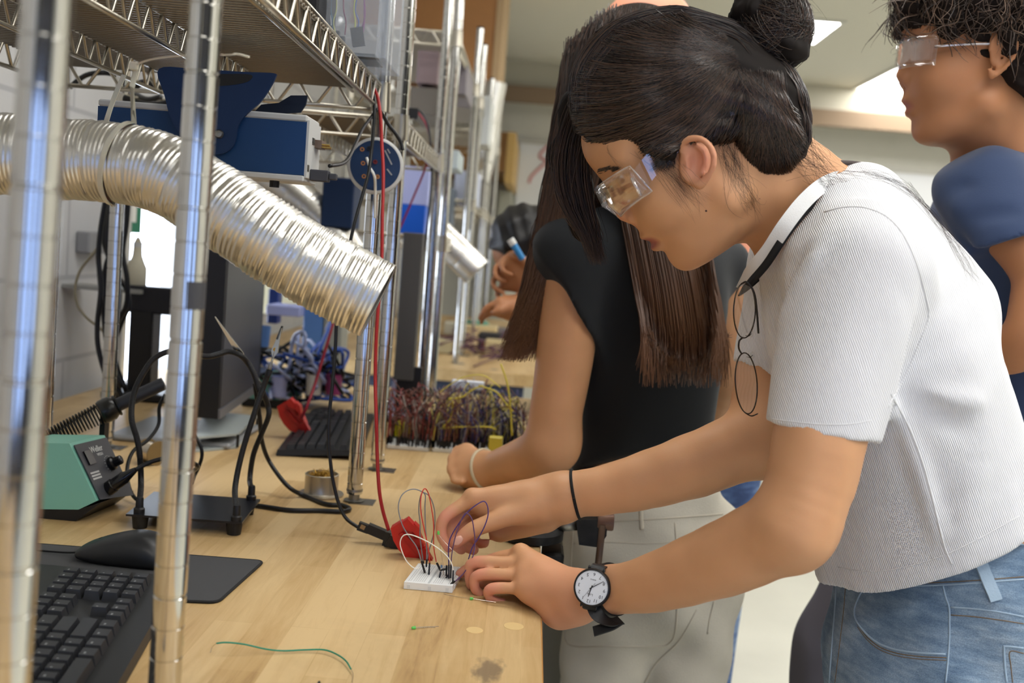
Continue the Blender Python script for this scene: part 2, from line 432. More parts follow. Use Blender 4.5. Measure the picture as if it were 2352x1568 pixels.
slab('trim_2',(XW,YF-.42,ZC-.33),(4.6,YF-.35,ZC-.2),mat('rail_brown',(150,128,104),.6))
# window in the left wall
WG=mat('bright_window_pane',(235,242,255),.2,emit=(225,236,255),es=9.)
wn=MB().box((XW-.10,wy0,wz0),(XW-.085,wy1,wz1)).mk('window_1',WG,kind='structure')
fr=MB()
for a,b in (((XW-.09,wy0,wz0),(XW+.01,wy0+.03,wz1)),((XW-.09,wy1-.03,wz0),(XW+.01,wy1,wz1)),((XW-.09,wy0,wz1-.03),(XW+.01,wy1,wz1)),((XW-.09,wy0,wz0),(XW+.02,wy1,wz0+.03))): fr.box(a,b)
fr.mk('frame',LGRY,wn)
# whiteboard on far wall, writing in pale red and grey
wb=thing('whiteboard',(1.2,YF-.03,1.3),'white marker board hung along the far cream wall','whiteboard')
MB().box((-.2,YF-.03,1.1),(3.9,YF-.002,2.28)).mk('panel',mat('whiteboard_gloss',(236,238,240),.25),wb)
MB().box((-.24,YF-.04,1.06),(3.94,YF-.004,1.1)).box((-.24,YF-.04,2.28),(3.94,YF-.004,2.32)).mk('frame',mat('board_frame',(198,196,186),.4),wb)
g=MB()
for pts in (((1285,345),(1225,400),(1215,420)),((1262,330),(1240,360),(1280,375))):
    g.tube(cr([P(x,y,YF-.034) for x,y in pts]),.012,6)
g.mk('marker_writing',mat('red_marker',(214,150,150),.6),wb)
# ceiling lights
EL=mat('light_diffuser',(255,255,250),.5,emit=(255,253,250),es=9.6)
FRM=mat('light_frame',(225,225,215),.5)
k=0
for (x,y) in ((2.5,7.5),(1.22,6.35),(2.5,5.0),(.6,3.9),(-.35,1.6),(1.3,2.2),(2.7,2.4),(.5,.2),(1.9,.2),(-.5,-1.2),(1.3,-1.6),(3.2,-.5)):
    LW=.52 if k==1 else 1.2
    t=thing('ceiling_light',(x,y,ZC-.03),['recessed ceiling light panel showing behind the face of the person in navy','recessed ceiling light panel glowing beside the hair bun'][k] if k<2 else 'recessed ceiling light panel above the room, out of the picture','ceiling light','recessed ceiling light panels' if k>1 else None)
    MB().box((x,y,ZC-.012),(x+LW,y+.95 if k==0 else y+.6,ZC-.004)).mk('diffuser',EL,t)
    yy=y+.95 if k==0 else y+.6
    MB().box((x-.03,y-.03,ZC-.014),(x,yy+.03,ZC-.001)).box((x+LW,y-.03,ZC-.014),(x+LW+.03,yy+.03,ZC-.001)).box((x,y-.03,ZC-.014),(x+LW,y,ZC-.001)).box((x,yy,ZC-.014),(x+LW,yy+.03,ZC-.001)).mk('frame',FRM,t)
    k+=1
# hanging timber cabinets on the left, far down the room
TIM=mat('tan_timber_panel',(196,140,88),.55,var=.08,vscale=6); TIME=mat('pale_timber_edge',(214,182,140),.55)
a=P(1164,0,5.7);b=P(1158,192,5.7)
t=thing('wall_cabinet',(-.7,5.7,b[2]),'large tan timber cabinet hung high above the benches','cabinet')
MB().box((XW,5.7,b[2]),(a[0]-.05,6.4,ZC)).mk('body',TIM,t); MB().box((a[0]-.05,5.69,b[2]-.005),(a[0]-.01,6.4,ZC)).mk('edge_trim',TIME,t)
MB().box((XW,5.72,b[2]-.07),(a[0]-.09,6.4,b[2])).mk('lower_rail',mat('brown_rail',(120,88,62),.6),t)  # darker brown strip below the cabinet body
a=P(1186,305,7.4);b=P(1178,395,7.4)
t=thing('wall_cabinet',(a[0]-.3,7.4,b[2]),'small brown timber cupboard on the far wall beside the whiteboard','cabinet')
MB().box((a[0]-.75,7.4,b[2]),(a[0]-.06,YF-.01,a[2])).mk('body',mat('brown_timber',(150,108,58),.55,var=.08),t); MB().box((a[0]-.06,7.38,b[2]-.08),(a[0],YF-.01,a[2])).mk('edge_trim',mat('yellow_timber_edge',(206,170,104),.55),t)
# grey far door/pillar strip
MB().box((a[0]-.12,8.2,0),(a[0]-.02,YF,b[2]-.09)).mk('trim_3',mat('grey_pillar_paint',(176,176,160),.6),kind='structure')
# ---------- benches ----------
XE=.0435; BX0=-1.08
bench=thing('workbench',(ORGT[0],ORGT[1],0),'long maple butcher block workbench in the foreground','workbench')
def plank(b,y0,y1,xe,parent):
    MB().box((BX0,y0,TZ-.044),(xe-.0012,y1,TZ),bev=.0012).mk('bench_top',WOOD,parent)
    MB().box((xe-.0014,y0,TZ-.043),(xe,y1,TZ-.0012),bev=.0004).mk('front_edge',WOODE,parent)
plank(bench,-.5,2.98,XE,bench)
GST=mat('grey_steel_frame',(112,112,106),.5)
def legs(parent,y0,y1,xe):
    for y in (y0+.1,y1-.15):
        for x in (BX0+.06,xe-.16): MB().box((x,y,0),(x+.05,y+.05,TZ-.044)).mk('leg',GST,parent)
    MB().box((BX0+.06,y0+.1,TZ-.12),(xe-.11,y0+.14,TZ-.046)).box((BX0+.06,y1-.14,TZ-.12),(xe-.11,y1-.1,TZ-.046)).mk('frame_rail',GST,parent)
legs(bench,-.5,2.98,XE)
PLUG=mat('pale_wood_plug',(222,192,134),.45)
for x,y,rx in ((1090,1447,.0095),(1180,1438,.0115)):
    c=Q(x,y); MB().lathe([(rx,-.002),(rx,.0003),(rx*.98,.0005)],c,n=40).mk('wood_plug',PLUG,bench,label='pale oval plug in the wood')
b3=thing('workbench',(-.5,3.6,0),'next maple workbench down the room, its end facing the camera','workbench')
plank(b3,3.56,6.4,.06,b3); legs(b3,3.56,6.4,.06)
MB().box((BX0+.02,3.60,.55),(.0,3.63,TZ-.05)).mk('dark_gap_sheet',mat('slate_panel',(70,78,100),.6),b3)  # dark slate sheet put in to colour the shaded gap under the bench end
# grey pedestal seen as a strip beyond the bench edge
a=P(1251,1400,1.95);b=P(1304,1400,1.95)
t=thing('steel_pedestal',((a[0]+b[0])/2,2.1,0),'grey steel pedestal standing past the bench edge, beside cream trousers','cabinet')
MB().box((a[0],1.95,0),(b[0],2.35,1.0),bev=.003).mk('body',mat('grey_pedestal_paint',(124,122,112),.55),t); MB().box((a[0]+.002,1.948,.05),(b[0]-.004,1.95,.98)).mk('seam_panel',mat('grey_pedestal_panel',(128,126,116),.55),t)
# ---------- wire shelving ----------
def post_mesh(bot,top,r=.0127,plate=True):
    b=V3(bot);t=V3(top); L=np.linalg.norm(t-b); ax=(t-b)/L; pr=[(r*.75,0),(r,.002)]; h=.02; i=0
    while h<L-.01:
        dd=.0007 if i%4 else .0011; w=.0009 if i%4 else .0016
        pr+=[(r,h-w),(r-dd,h-w*.5),(r-dd,h+w*.5),(r,h+w)]; h+=.0254; i+=1
    pr+=[(r,L)]; return MB().lathe(pr,b,ax,n=28)
def truss(m,a,b,zt,zb,pitch=.05,rr=.0034,rz=.0027):
    a=V3(a);b=V3(b); m.tube([(*a[:2],zb),(*b[:2],zb)],rr,8); m.tube([(*a[:2],zt),(*b[:2],zt)],rr,8)
    n=max(2,int(np.linalg.norm((b-a)[:2])/pitch)); p=[]
    for i in range(n+1):
        c=a+(b-a)*i/n; p.append((c[0],c[1],zt-.002)) 
        if i<n: c=a+(b-a)*(i+.5)/n; p.append((c[0],c[1],zb+.002))
    q=V3(p); d=_n(b-a)[:2]; o=[]
    for i in range(len(q)):
        for s in (-1,1):
            w=q[i].copy(); w[:2]+=d*s*pitch*.07
            if 0<=i<len(q): o.append(w)
    m.tube(o,rz,8,up=(d[1],-d[0],0))
def shelf(parent,x0,x1,y0,y1,z,wires=True,fine=True):
    s=thing('shelf',((x0+x1)/2,y0,z),None,None); s.parent=parent; s.location=Vector(ORG[s.name]-ORG[parent.name])
    m=MB(); zt=z+.036; zb=z
    truss(m,(x1,y0+.012,0),(x1,y1-.012,0),zt,zb); m.mk('front_truss',WIREM,s,smooth=True)
    m=MB(); truss(m,(x0,y0+.012,0),(x0,y1-.012,0),zt,zb); m.mk('rear_truss',WIREM,s,smooth=True)
    for y in (y0,y1):
        m=MB(); truss(m,(x0+.012,y,0),(x1-.012,y,0),zt,zb,.06); m.mk('end_truss',WIREM,s,smooth=True)
    if fine:
        for k in (.36,.68):
            m=MB(); x=x1+(x0-x1)*k; truss(m,(x,y0,0),(x,y1,0),zt-.004,zb,.04,.003,.0022); m.mk('inner_truss',WIREM,s,smooth=True)
        m=MB(); m.tube([(x1-.045,y0,zt-.010),(x1-.045,y1,zt-.010)],.0032,8); m.tube([(x1-.0005,y0,zt-.006),(x1-.0005,y1,zt-.006)],.0015,6); m.mk('runner',WIREM,s,smooth=True)
        m=MB(); y=y0+.01
        while y<y1: m.tube([(x0,y,zt-.0045),(x1+.002,y,zt-.0045)],.0027,6); y+=.0125
        m.mk('wire_mat',mat('zinc_mat_shaded',(118,110,98),.42,1.),s,smooth=True)  # darker copy of the zinc, underside shade put into the colour
    else:
        m=MB(); y=y0+.01
        while y<y1: m.tube([(x0,y,zt-.004),(x1,y,zt-.004)],.003,4); y+=.02
        m.mk('wire_mat',WIREM,s)
    return s
def unit(y0,y1,zs,label,x1=-.262,x0=-.775,ztop=2.14,fine=True,custom=None,group=None,first=True):
    t=thing('wire_shelving_unit',((x0+x1)/2,y0,TZ),label,'shelving unit',group)
    ps=custom or [((x1,y0,TZ+.012),(x1,y0,ztop)),((x1,y1,TZ+.012),(x1,y1,ztop))]
    ps=ps+[((x0,y0,TZ+.012),(x0,y0,ztop)),((x0,y1,TZ+.012),(x0,y1,ztop))]
    for a,b in ps:
        post_mesh(a,b).mk('post',CH,t,smooth=True,ang=50)
        MB().lathe([(.013,0),(.0128,.006)],b,n=20).mk('post_cap',BLK,t)
        f=V3(a); MB().lathe([(.016,-.010),(.017,-.009),(.009,-.008),(.009,.004),(.0135,.006),(.0132,.010)],f,n=24).box((f[0]-.006,f[1]-.018,TZ),(f[0]+.034,f[1]+.018,TZ+.0015)).mk('foot',STEEL,t)
    for z in zs:
        s=shelf(t,x0,x1,y0+.0,y1-.0,z,fine=fine)
        for a,b in ps:
            a=V3(a);b=V3(b); k=(z-a[2])/(b[2]-a[2]); c=a+(b-a)*k
            MB().lathe([(.0165,-.004),(.0165,.006),(.0145,.038),(.0148,.042)],c,n=24).mk('collar',WIREM,s,smooth=True,ang=40)
    return t
def ext(a,b,z0,z1):
    a=V3(a);b=V3(b);d=(b-a)/(b[2]-a[2]); return tuple(a+d*(z0-a[2])),tuple(a+d*(z1-a[2]))
P1=ext(P(12,1568,.53),P(110,0,.53),TZ+.012,2.14); P2=ext(P(378,1568,.78),P(474,0,.78),TZ+.012,2.14)
unit(-.3,.53,[1.75],'wire shelving unit nearest the camera, one chrome post seen at far left',custom=[((-.262,-.3,TZ+.012),(-.262,-.3,2.14)),P1],fine=False)
UA=unit(.78,1.62,[1.552],'chrome wire shelving unit holding the clear bin, second post from left',custom=[P2,((-.262,1.625,TZ+.012),(-.262,1.625,2.14))])
unit(1.87,2.58,[1.535],'chrome wire shelving unit behind the hanging red lead',fine=True)
unit(2.86,3.75,[1.335,1.9],'chrome wire shelving unit beyond the wired breadboards',fine=False)
unit(4.05,4.8,[1.5,1.9],'chrome wire shelving unit on the farther bench, one of two',fine=False)
unit(5.1,5.9,[1.5,1.9],'last chrome wire shelving unit down the row',fine=False)
# grey tape on the second post
a=V3(P2[0]);b=V3(P2[1]); z=P(462,678,.78)[2]; k=(z-a[2])/(b[2]-a[2]); c=a+(b-a)*k; v=[];f=[]
for i in range(9):
    an=-math.pi*.42+i*math.pi*.5/8
    for h in (-.0105,.0105): v.append(c+V3((math.cos(an)*.0130,math.sin(an)*.0130,h))+(b-a)/np.linalg.norm(b-a)*0)
for i in range(8): f.append((2*i,2*i+2,2*i+3,2*i+1))
mk('label_tape',v,f,DGRY,UA,smooth=True,label='grey tape patch on the post')
# ---------- vise ----------
VI=mat('black_cast_iron',(34,34,34),.5,.3,bump=.5,bscale=120,var=.5,vscale=40)
Yv=1.5; c0=P(1216,1262,Yv)
vi=thing('bench_vise',(c0[0],Yv,TZ),'black cast iron clamp-on vise at the bench edge, behind the hands','vise')
def pv(x,y,Y=Yv): return P(x,y,Y)
bs=pv(1216,1250)
MB().lathe([(.050,-.020),(.050,-.008),(.040,.0),(.036,.004),(.043,.012),(.042,.030),(.030,.044),(.012,.05)],(bs[0],Yv,TZ+.022),n=32).mk('swivel_base',VI,vi,smooth=True,ang=35)
a=pv(1243,1285);b=pv(1283,1400); MB().box((a[0]+.0,Yv-.03,b[2]),(b[0],Yv+.03,a[2]+.02),bev=.004).mk('clamp_body',VI,vi)
MB().tube([pv(1262,1205),pv(1345,1200)],.011,14).mk('slide_bar',STEEL,vi,smooth=True)
j=[pv(1322,1182),pv(1392,1180),pv(1390,1218),pv(1372,1244),pv(1328,1238)]
MB().prism([q-V3((0,.03,0)) for q in j],(0,.06,0)).mk('moving_jaw',VI,vi)
MB().lathe([(.012,0),(.013,.002),(.013,.022),(.012,.024)],pv(1372,1196,Yv-.02),(1,0,0),n=20).mk('screw_boss',mat('rusty_steel',(120,92,78),.5,.6),vi,smooth=True,ang=40)
MB().tube([pv(1384,1205,Yv-.03),pv(1368,1350,Yv-.03)],.0052,10).mk('handle_bar',mat('brown_steel',(112,92,78),.45,.5),vi,smooth=True)
def L3(pts,Y=None):
    """pixel polyline with distances -> world points"""
    return V3([P(p[0],p[1],p[2] if len(p)>2 else Y) for p in pts])
def text_mesh(s,size,ext=.0003):
    cu=bpy.data.curves.new('t','FONT'); cu.body=s; cu.size=size; cu.extrude=ext; cu.align_x='CENTER'; cu.align_y='CENTER'; cu.resolution_u=3
    ob=bpy.data.objects.new('t',cu); COL.objects.link(ob); dg=bpy.context.evaluated_depsgraph_get(); me=ob.evaluated_get(dg).to_mesh()
    v=V3([x.co for x in me.vertices]); f=[tuple(p.vertices) for p in me.polygons]; ob.evaluated_get(dg).to_mesh_clear(); bpy.data.objects.remove(ob); bpy.data.curves.remove(cu); return v,f
# ---------- flexible duct ----------
def duct(path,R,lab,step=.0009,n=72,pitch=.0048,seed=1,group=None):
    p=cr(path,40); d=np.r_[0,np.cumsum(np.linalg.norm(np.diff(p,axis=0),axis=1))]; S=np.arange(0,d[-1],step)
    q=np.stack([np.interp(S,d,p[:,i]) for i in range(3)],1)
    for _ in range(30): q[1:-1]=(q[:-2]+q[1:-1]*2+q[2:])/4
    t,u,w=frames(q,(0,0,1)); th=np.arange(n)*2*math.pi/n; g=np.random.default_rng(seed)
    ph=S[:,None]/pitch-th[None]/(2*math.pi)
    per=.5+.5*np.cos(2*math.pi*ph); seamk=np.exp(-((ph/5-np.round(ph/5))*5*pitch/.0011)**2)
    crk=sum(g.normal()*np.cos(g.integers(1,9)*th[None]+S[:,None]*g.uniform(20,160)+g.uniform(0,6)) for _ in range(14))*.00012
    lump=sum(g.normal()*np.cos(g.integers(1,3)*th[None]+S[:,None]*g.uniform(5,18)+g.uniform(0,6)) for _ in range(5))*.0004
    rr=R+per**.8*.0010-seamk*.0018+crk*per*2+lump
    ins=R-.0025
    v=(q[:,None]+rr[...,None]*(np.cos(th)[None,:,None]*u[:,None]+np.sin(th)[None,:,None]*w[:,None]))
    e=np.array([q[-1]+ (R-.0006)*(math.cos(a)*u[-1]+math.sin(a)*w[-1])+t[-1]*.0012 for a in th]); e2=np.array([q[-1]+ins*(math.cos(a)*u[-1]+math.sin(a)*w[-1]) for a in th])
    inn=(q[::-40][:,None]+ins*(np.cos(th)[None,:,None]*u[::-40][:,None]+np.sin(th)[None,:,None]*w[::-40][:,None]))
    v=np.concatenate([v,e[None],e2[None],inn]); m=len(v); v=v.reshape(-1,3)
    i=np.arange(m-1)[:,None]*n; j=np.arange(n)[None]; k=(j+1)%n
    f=np.stack([i+j,i+k,i+n+k,i+n+j],-1).reshape(-1,4)
    return mk('flexible_duct',v,f,ALU,None,smooth=True,label=lab,cat='duct',group=group),q
D0,dq=duct(L3([(-110,350,1.04),(20,354,1.05),(150,366,1.055),(262,374,1.055),(372,398,1.05),(478,458,1.045),(600,540,1.04),(722,614,1.045),(868,690,1.05)]),.0412,'crinkled silver aluminium duct hose hanging in the foreground')
duct(L3([(560,380,2.35),(640,425,2.35),(700,470,2.35),(770,540,2.35),(800,590,2.35)]),.045,'blurred aluminium duct hose behind the foreground one',.004,24,.012)
duct(L3([(930,470,3.2),(980,515,3.2),(1040,570,3.2),(1095,625,3.2)]),.05,'white-looking duct hose hanging over the farther bench',.004,24,.012)
duct(L3([(730,640,2.9),(760,700,2.9),(765,765,2.9)]),.05,'short grey duct hose end seen under the foreground duct',.004,24,.012)
# cable tie around the duct
k=np.argmin([abs(proj(q)[0]-283) for q in dq]); t_,u_,w_=frames(dq,(0,0,1)); c=dq[k]; tt=_n(t_[k]+V3((-.05,0,-.12))); uu=_n(u_[k]-np.dot(u_[k],tt)*tt); ww=np.cross(tt,uu)
tie=thing('cable_tie',c+V3((0,0,.05)),'long white nylon cable tie looped around the silver duct','cable tie')
def strap(m,pts,wd,th,nrm):
    p=V3(pts); t,_,_=frames(p)
    for s in (0,): pass
    nr=V3(nrm) if np.ndim(nrm)==2 else np.tile(V3(nrm),(len(p),1)); sd=np.cross(t,nr); sd/=np.linalg.norm(sd,axis=1)[:,None]
    v=np.concatenate([p+sd*wd/2+nr*th/2,p-sd*wd/2+nr*th/2,p-sd*wd/2-nr*th/2,p+sd*wd/2-nr*th/2]).reshape(4,-1,3).transpose(1,0,2).reshape(-1,3); f=[]
    for i in range(len(p)-1):
        for j in range(4): f.append((4*i+j,4*i+(j+1)%4,4*i+4+(j+1)%4,4*i+4+j))
    f+= [(3,2,1,0),tuple(4*(len(p)-1)+j for j in range(4))]
    m.add(v,f)
m=MB(); R0=.0440; lp=[];nn=[]
hd=P(308,152,1.0); 
for i in range(0,41):
    a=-math.pi*.42-i*math.pi*1.16/40  
    d=math.cos(a)*uu+math.sin(a)*ww; lp.append(c+R0*d); nn.append(d)
lo_=sorted(range(41),key=lambda i:lp[i][1])
front=[];fn=[]
for i in range(33):
    a=math.radians(-35+ i*215/32) # near side half, from top front round to the back
    d=_n(V3((0,-math.sin(a),math.cos(a)))-np.dot(V3((0,-math.sin(a),math.cos(a))),tt)*tt); front.append(c+R0*d); fn.append(d)
back=[P(243,282,1.12),P(262,225,1.14),P(285,172,1.15)]
fr_=[hd+V3((0,.004,-.004)),P(303,200,.985)]+front[5:]
nr_=[V3((0,-1,.1)),V3((0,-1,.1))]+fn[5:]
strap(m,fr_,.0052,.0014,nr_); strap(m,cr([front[-1]]+[P(215,380,1.12)]+back,6),.0052,.0014,(0,-1,.2)) 
tl=cr(L3([(308,150,1.0),(350,136,.99),(420,128,.97),(520,126,.95),(545,124,.95),(572,131,.95)]),6); strap(m,tl,.0040,.0013,(0,-.3,1))
m.mk('strap',NYL,tie,smooth=True,ang=40)
MB().box(hd-V3((.004,.004,.004)),hd+V3((.004,.003,.004)),bev=.001).mk('tie_head',NYL,tie)
# ---------- blue instrument under the shelf ----------
Yb=1.25
tl_=P(318,255,Yb);br_=P(697,410,Yb); x0,x1=tl_[0],br_[0]; z1=P(600,256,Yb)[2]; z0=P(600,411,Yb)[2]; d=.068; sl=(z1-z0)
ins=thing('benchtop_instrument',((x0+x1)/2,Yb,z0),'blue bench instrument with light grey end caps slung under the wire shelf','instrument')
def tilt(v,o=None):
    v=V3(v); return v
g=.0085
MB().box((x0-.05,Yb,z0+g),(x1,Yb+d,z1-g)).mk('body',BLUE,ins)
MB().box((x0-.05,Yb-.001,z1-g),(x1+.0005,Yb+d+.001,z1),bev=.002).box((x0-.05,Yb-.001,z0),(x1+.0005,Yb+d+.001,z0+g),bev=.002).mk('end_frame',LGRY,ins)
MB().box((x1,Yb+.001,z0+.006),(x1+.003,Yb+d,z1-.006)).mk('end_panel',LGRY,ins)
m=MB()
for i in range(5): m.box((x1+.003,Yb+.022,z0+.056-i*.0018),(x1+.004,Yb+.034,z0+.0568-i*.0018))
m.box((x1+.003,Yb+.004,z0+.014),(x1+.0036,Yb+.012,z0+.022)); m.mk('pin_slots',mat('dark_slot',(60,54,44),.5),ins)
MB().box((x1+.003,Yb+.036,z0+.046),(x1+.012,Yb+.06,z0+.056)).mk('terminal_strip',mat('brown_connector',(110,92,78),.5),ins)
m=MB()
for i in range(5): m.box((x1+.012,Yb+.037+i*.005,z0+.050),(x1+.022-.001*i,Yb+.039+i*.005,z0+.0515)); m.box((x1+.012,Yb+.037+i*.005,z0+.047),(x1+.024-.001*i,Yb+.039+i*.005,z0+.0485))
m.mk('terminal_pins',GOLD,ins)
for xx,yy in ((-.04,.008),(-.12,.03)): 
    MB().lathe([(.006,0),(.006,.008)],(x1+xx,Yb+yy+.01,z0-.008),n=16).mk('rubber_foot',RUB,ins)
MB().box((x1+.003,Yb+.018,z0+.004),(x1+.026,Yb+.034,z0+.018),bev=.001).box((x1+.026,Yb+.022,z0+.007),(x1+.036,Yb+.03,z0+.015),bev=.001).mk('usb_plug',DGRY,ins)
# bracket (tilt stand)
Yp=Yb-.007
bp=cr([(365,158,0),(450,158,0),(560,165,0),(628,168,0),(632,178,0),(618,205,0),(596,236,0),(566,262,0),(548,288,0),(542,320,0),(530,342,0),(505,354,0),(470,350,0),(430,330,0),(395,280,0),(378,220,0)],5,True)
def bracket(pix,Y,mt,th,par,nm='tilt_stand'):
    pl=[P(x,y,Y) for x,y,_ in pix]; return MB().prism(pl,(0,th,0)).mk(nm,mt,par)
bracket(bp,Yp,DBLUE,.004,ins)
MB().prism([P(x,y,Yp-.0006) for x,y,_ in cr([(432,171,0),(500,170,0),(574,171,0),(574,184,0),(552,192,0),(510,197,0),(470,196,0),(436,190,0)],4,True)],(0,.0005,0)).mk('cutout_shade',mat('recess_shade',(34,34,34),.7),ins)  # dark plate laid on the bracket, painting the shade of its gap
MB().lathe([(.0055,0),(.0055,.002),(.004,.0045),(.001,.005)],P(504,308,Yp),(0,-1,0),n=20).mk('pivot_screw',STEEL,ins,smooth=True,ang=40)
bracket([(x,y,0) for x,y in ((575,266),(600,240),(640,236),(668,219),(706,219),(702,240),(690,258))],Yb+d,mat('navy_shadow_tint',(10,22,40),.5),.004,ins)  # rear stand arm, its shadow painted in as near-black navy
# ---------- round module with jacks ----------
c=P(862,380,1.60); r=.0405
rm=thing('round_jack_module',(c[0],1.60,c[2]-r),'round grey-rimmed module with dark blue face and jack sockets','module')
nx=_n((.12,-1,.02))
MB().lathe([(r-.004,-.03),(r+.001,-.029),(r+.0035,-.02),(r+.0035,-.002),(r+.001,0),(r-.0012,.0006)],c,nx,n=48).mk('rim',LGRY,rm,smooth=True,ang=40)
MB().lathe([(.0005,.0007),(r-.0014,.0007),(r-.0016,.0012),(.0005,.0013)],c,nx,n=48).mk('face',mat('navy_panel',(16,46,84),.45),rm)
for (x,y,cc) in ((832,343,'o'),(848,341,'b'),(819,375,'o'),(834,375,'o'),(836,405,'o'),(867,406,'o'),(849,372,'r'),(862,372,'r')):
    q=P(x,y,1.5985); MB().lathe([(.0032,0),(.0036,.001),(.0034,.003),(.0018,.003),(.0016,.0005)],q,nx,n=16).mk('jack_socket',{'o':mat('orange_jack',(176,120,70),.5),'b':BLK,'r':mat('dark_red_jack',(110,30,34),.5)}[cc],rm,smooth=True,ang=40)
m=MB()
for (a,b) in (((884,345),(900,378)),((890,342),(896,352)),((889,388),(900,402))): strap(m,[P(*a,1.5965),P(*b,1.5965)],.0022,.0004,nx)
m.mk('face_marking',mat('pale_marking',(150,150,150),.5),rm)
# ---------- hanging leads ----------
RL=cable('hanging_lead',L3([(843,176,1.56),(855,196,1.555),(867,222,1.55),(874,268,1.545),(877,332,1.54),(880,385,1.53),(880,440,1.52),(878,503,1.51),(877,592,1.5),(873,660,1.49),(867,725,1.48),(863,802,1.47),(862,879,1.46),(864,955,1.44),(866,1032,1.43),(868,1083,1.42),(872,1133,1.41),(880,1175,1.405),(893,1218,1.40)]),.0026,REDC,None,label='red test lead hanging from the shelf corner to the red clip',cat='cable')
BLp=[(840,177,1.57),(848,192,1.565),(857,212,1.56),(860,255,1.55),(857,306,1.545),(852,357,1.54),(846,400,1.53),(829,460,1.52),(814,513,1.51),(795,600,1.5),(778,690,1.49),(773,740,1.48),(770,802,1.475),(764,879,1.465),(756,955,1.455),(755,1019,1.45),(759,1060,1.445),(765,1104,1.44),(778,1156,1.435),(795,1190,1.43),(823,1211,1.425)]
cable('hanging_lead',L3(BLp),.0026,CAB,None,label='black test lead hanging from the shelf corner to the black clip',cat='cable')
cable('usb_cable',L3([(868,250,1.56),(855,266,1.55),(832,298,1.5),(816,332,1.45),(801,362,1.40),(785,376,1.36),(757,381,1.31)]),.0026,CAB,None,label='black cable curving from the blue instrument up to the shelf corner',cat='cable')
cable('loose_cable',L3([(868,250,1.56),(877,260,1.57),(890,283,1.58),(908,306,1.585),(921,328,1.59),(925,345,1.59)]),.003,CAB,None,label='short black cable curving down to the round jack module',cat='cable')
cable('pale_cable',L3([(842,362,1.585),(850,385,1.58),(860,405,1.58),(862,440,1.6),(860,520,1.62)]),.0022,WHP,None,label='thin pale cord hanging across the round jack module',cat='cable')
rw=[P(*BLp[0])]
cable('far_cable',L3([(950,252,2.5),(968,258,2.5),(982,285,2.5),(989,330,2.5),(992,400,2.5),(987,470,2.5),(976,560,2.5),(960,650,2.5),(948,730,2.5),(938,820,2.5),(932,890,2.5),(925,950,2.45),(905,985,2.4)]),.0030,CAB,None,label='blurred black cord hanging beside the farther chrome post',cat='cable')
cable('far_cable',L3([(960,258,2.52),(980,290,2.52),(988,335,2.52),(975,390,2.52),(955,440,2.52),(925,510,2.52),(900,560,2.52)]),.0026,mat('dark_red_cable',(140,24,44),.4),None,label='blurred dark red cord crossing to the left beside the farther post',cat='cable')
MB().box(P(935,268,2.5)-V3((.004,.01,.004)),P(962,250,2.5),bev=.001).mk('cord_plug',BLK,None,label='black cord plug clipped on the second wire shelf',cat='plug')
# ---------- breadboard in the hands ----------
b0=Q(927,1352)[:2]; b1=Q(1040,1362)[:2]; ex=_n(b1-b0); ey=V3((-ex[1],ex[0])); ey=_n(ey+ex*.10)
W=.0605;Dp=.078;H=.0092
def bbp(u,v,z=0): q=b0+ex*u+ey*v; return V3((q[0],q[1],TZ+.0003+z))
bb=thing('breadboard',bbp(W/2,Dp/2),'small white solderless breadboard between the two hands','breadboard')
BBW=mat('breadboard_white',(232,234,232),.4)
m=MB()
def hexa(m,u0,u1,v0,v1,z0,z1,bv=.0006):
    v=[bbp(u,v,z) for (z,e) in ((z0,0),(z1-bv,0),(z1,bv)) for u,v in ((u0+e,v0+e),(u1-e,v0+e),(u1-e,v1-e),(u0+e,v1-e))]
    f=[(3,2,1,0)]+[(4*k+i,4*k+(i+1)%4,4*k+4+(i+1)%4,4*k+4+i) for k in (0,1) for i in range(4)]+[(8,9,10,11)]; m.add(v,f)
hexa(m,0,W,0,Dp,0,H); m.mk('body',BBW,bb)
m=MB(); hexa(m,W*.5-.0013,W*.5+.0013,.001,Dp-.001,H-.0001,H+.0003,.0001)
for v in (.004,.0115): pass
m.mk('centre_groove',mat('groove_grey',(186,190,190),.6),bb)
m=MB()
for u in list(np.arange(6)*.00254+.0105)+list(np.arange(5)*.00254+W/2+.005)+[.0042,.0067,W-.0042,W-.0067]:
    for i in range(28): hexa(m,u,u+.0009,.0045+i*.00254,.0054+i*.00254,H-.0002,H+.0001,.0001)
m.mk('socket_holes',mat('socket_dark',(120,122,124),.7),bb)
m=MB()
for u in (.004,.030,.052): hexa(m,u,u+.004,-.0005,.0006,.001,H*.62,.0001)
for v in (.012,.05): hexa(m,W-.0006,W+.0007,v,v+.005,.001,H*.62,.0001)
m.mk('side_tabs',mat('breadboard_tab',(216,220,220),.45),bb)
JP=mat('jumper_plug_black',(18,18,20),.4)
def jumper(name,col,pix,plugs,lab,Y=1.27,r=.00075):
    t=thing(name,P(pix[0][0],pix[0][1],Y),lab,'jumper wire')
    pts=L3([(p[0],p[1],p[2] if len(p)>2 else Y) for p in pix]); cable('wire',pts,r,mat('jumper_'+col[0],col[1],.4),t,n=8,seg=6)
    for (a,b) in plugs:
        A=P(*a);B=P(*b); MB().tube([A,A+(B-A)*.05,B],[.0011,.0014,.0014],4).mk('plug',JP,t); e=B+(B-A)*.12; MB().tube([B,e],.0004,4).mk('pin',GOLD,t)
    return t
GW=('grey',(132,134,138));RW=('red',(206,58,46));WW=('white',(234,230,218));PW=('purple',(72,56,128));PW2=('violet',(100,70,112))
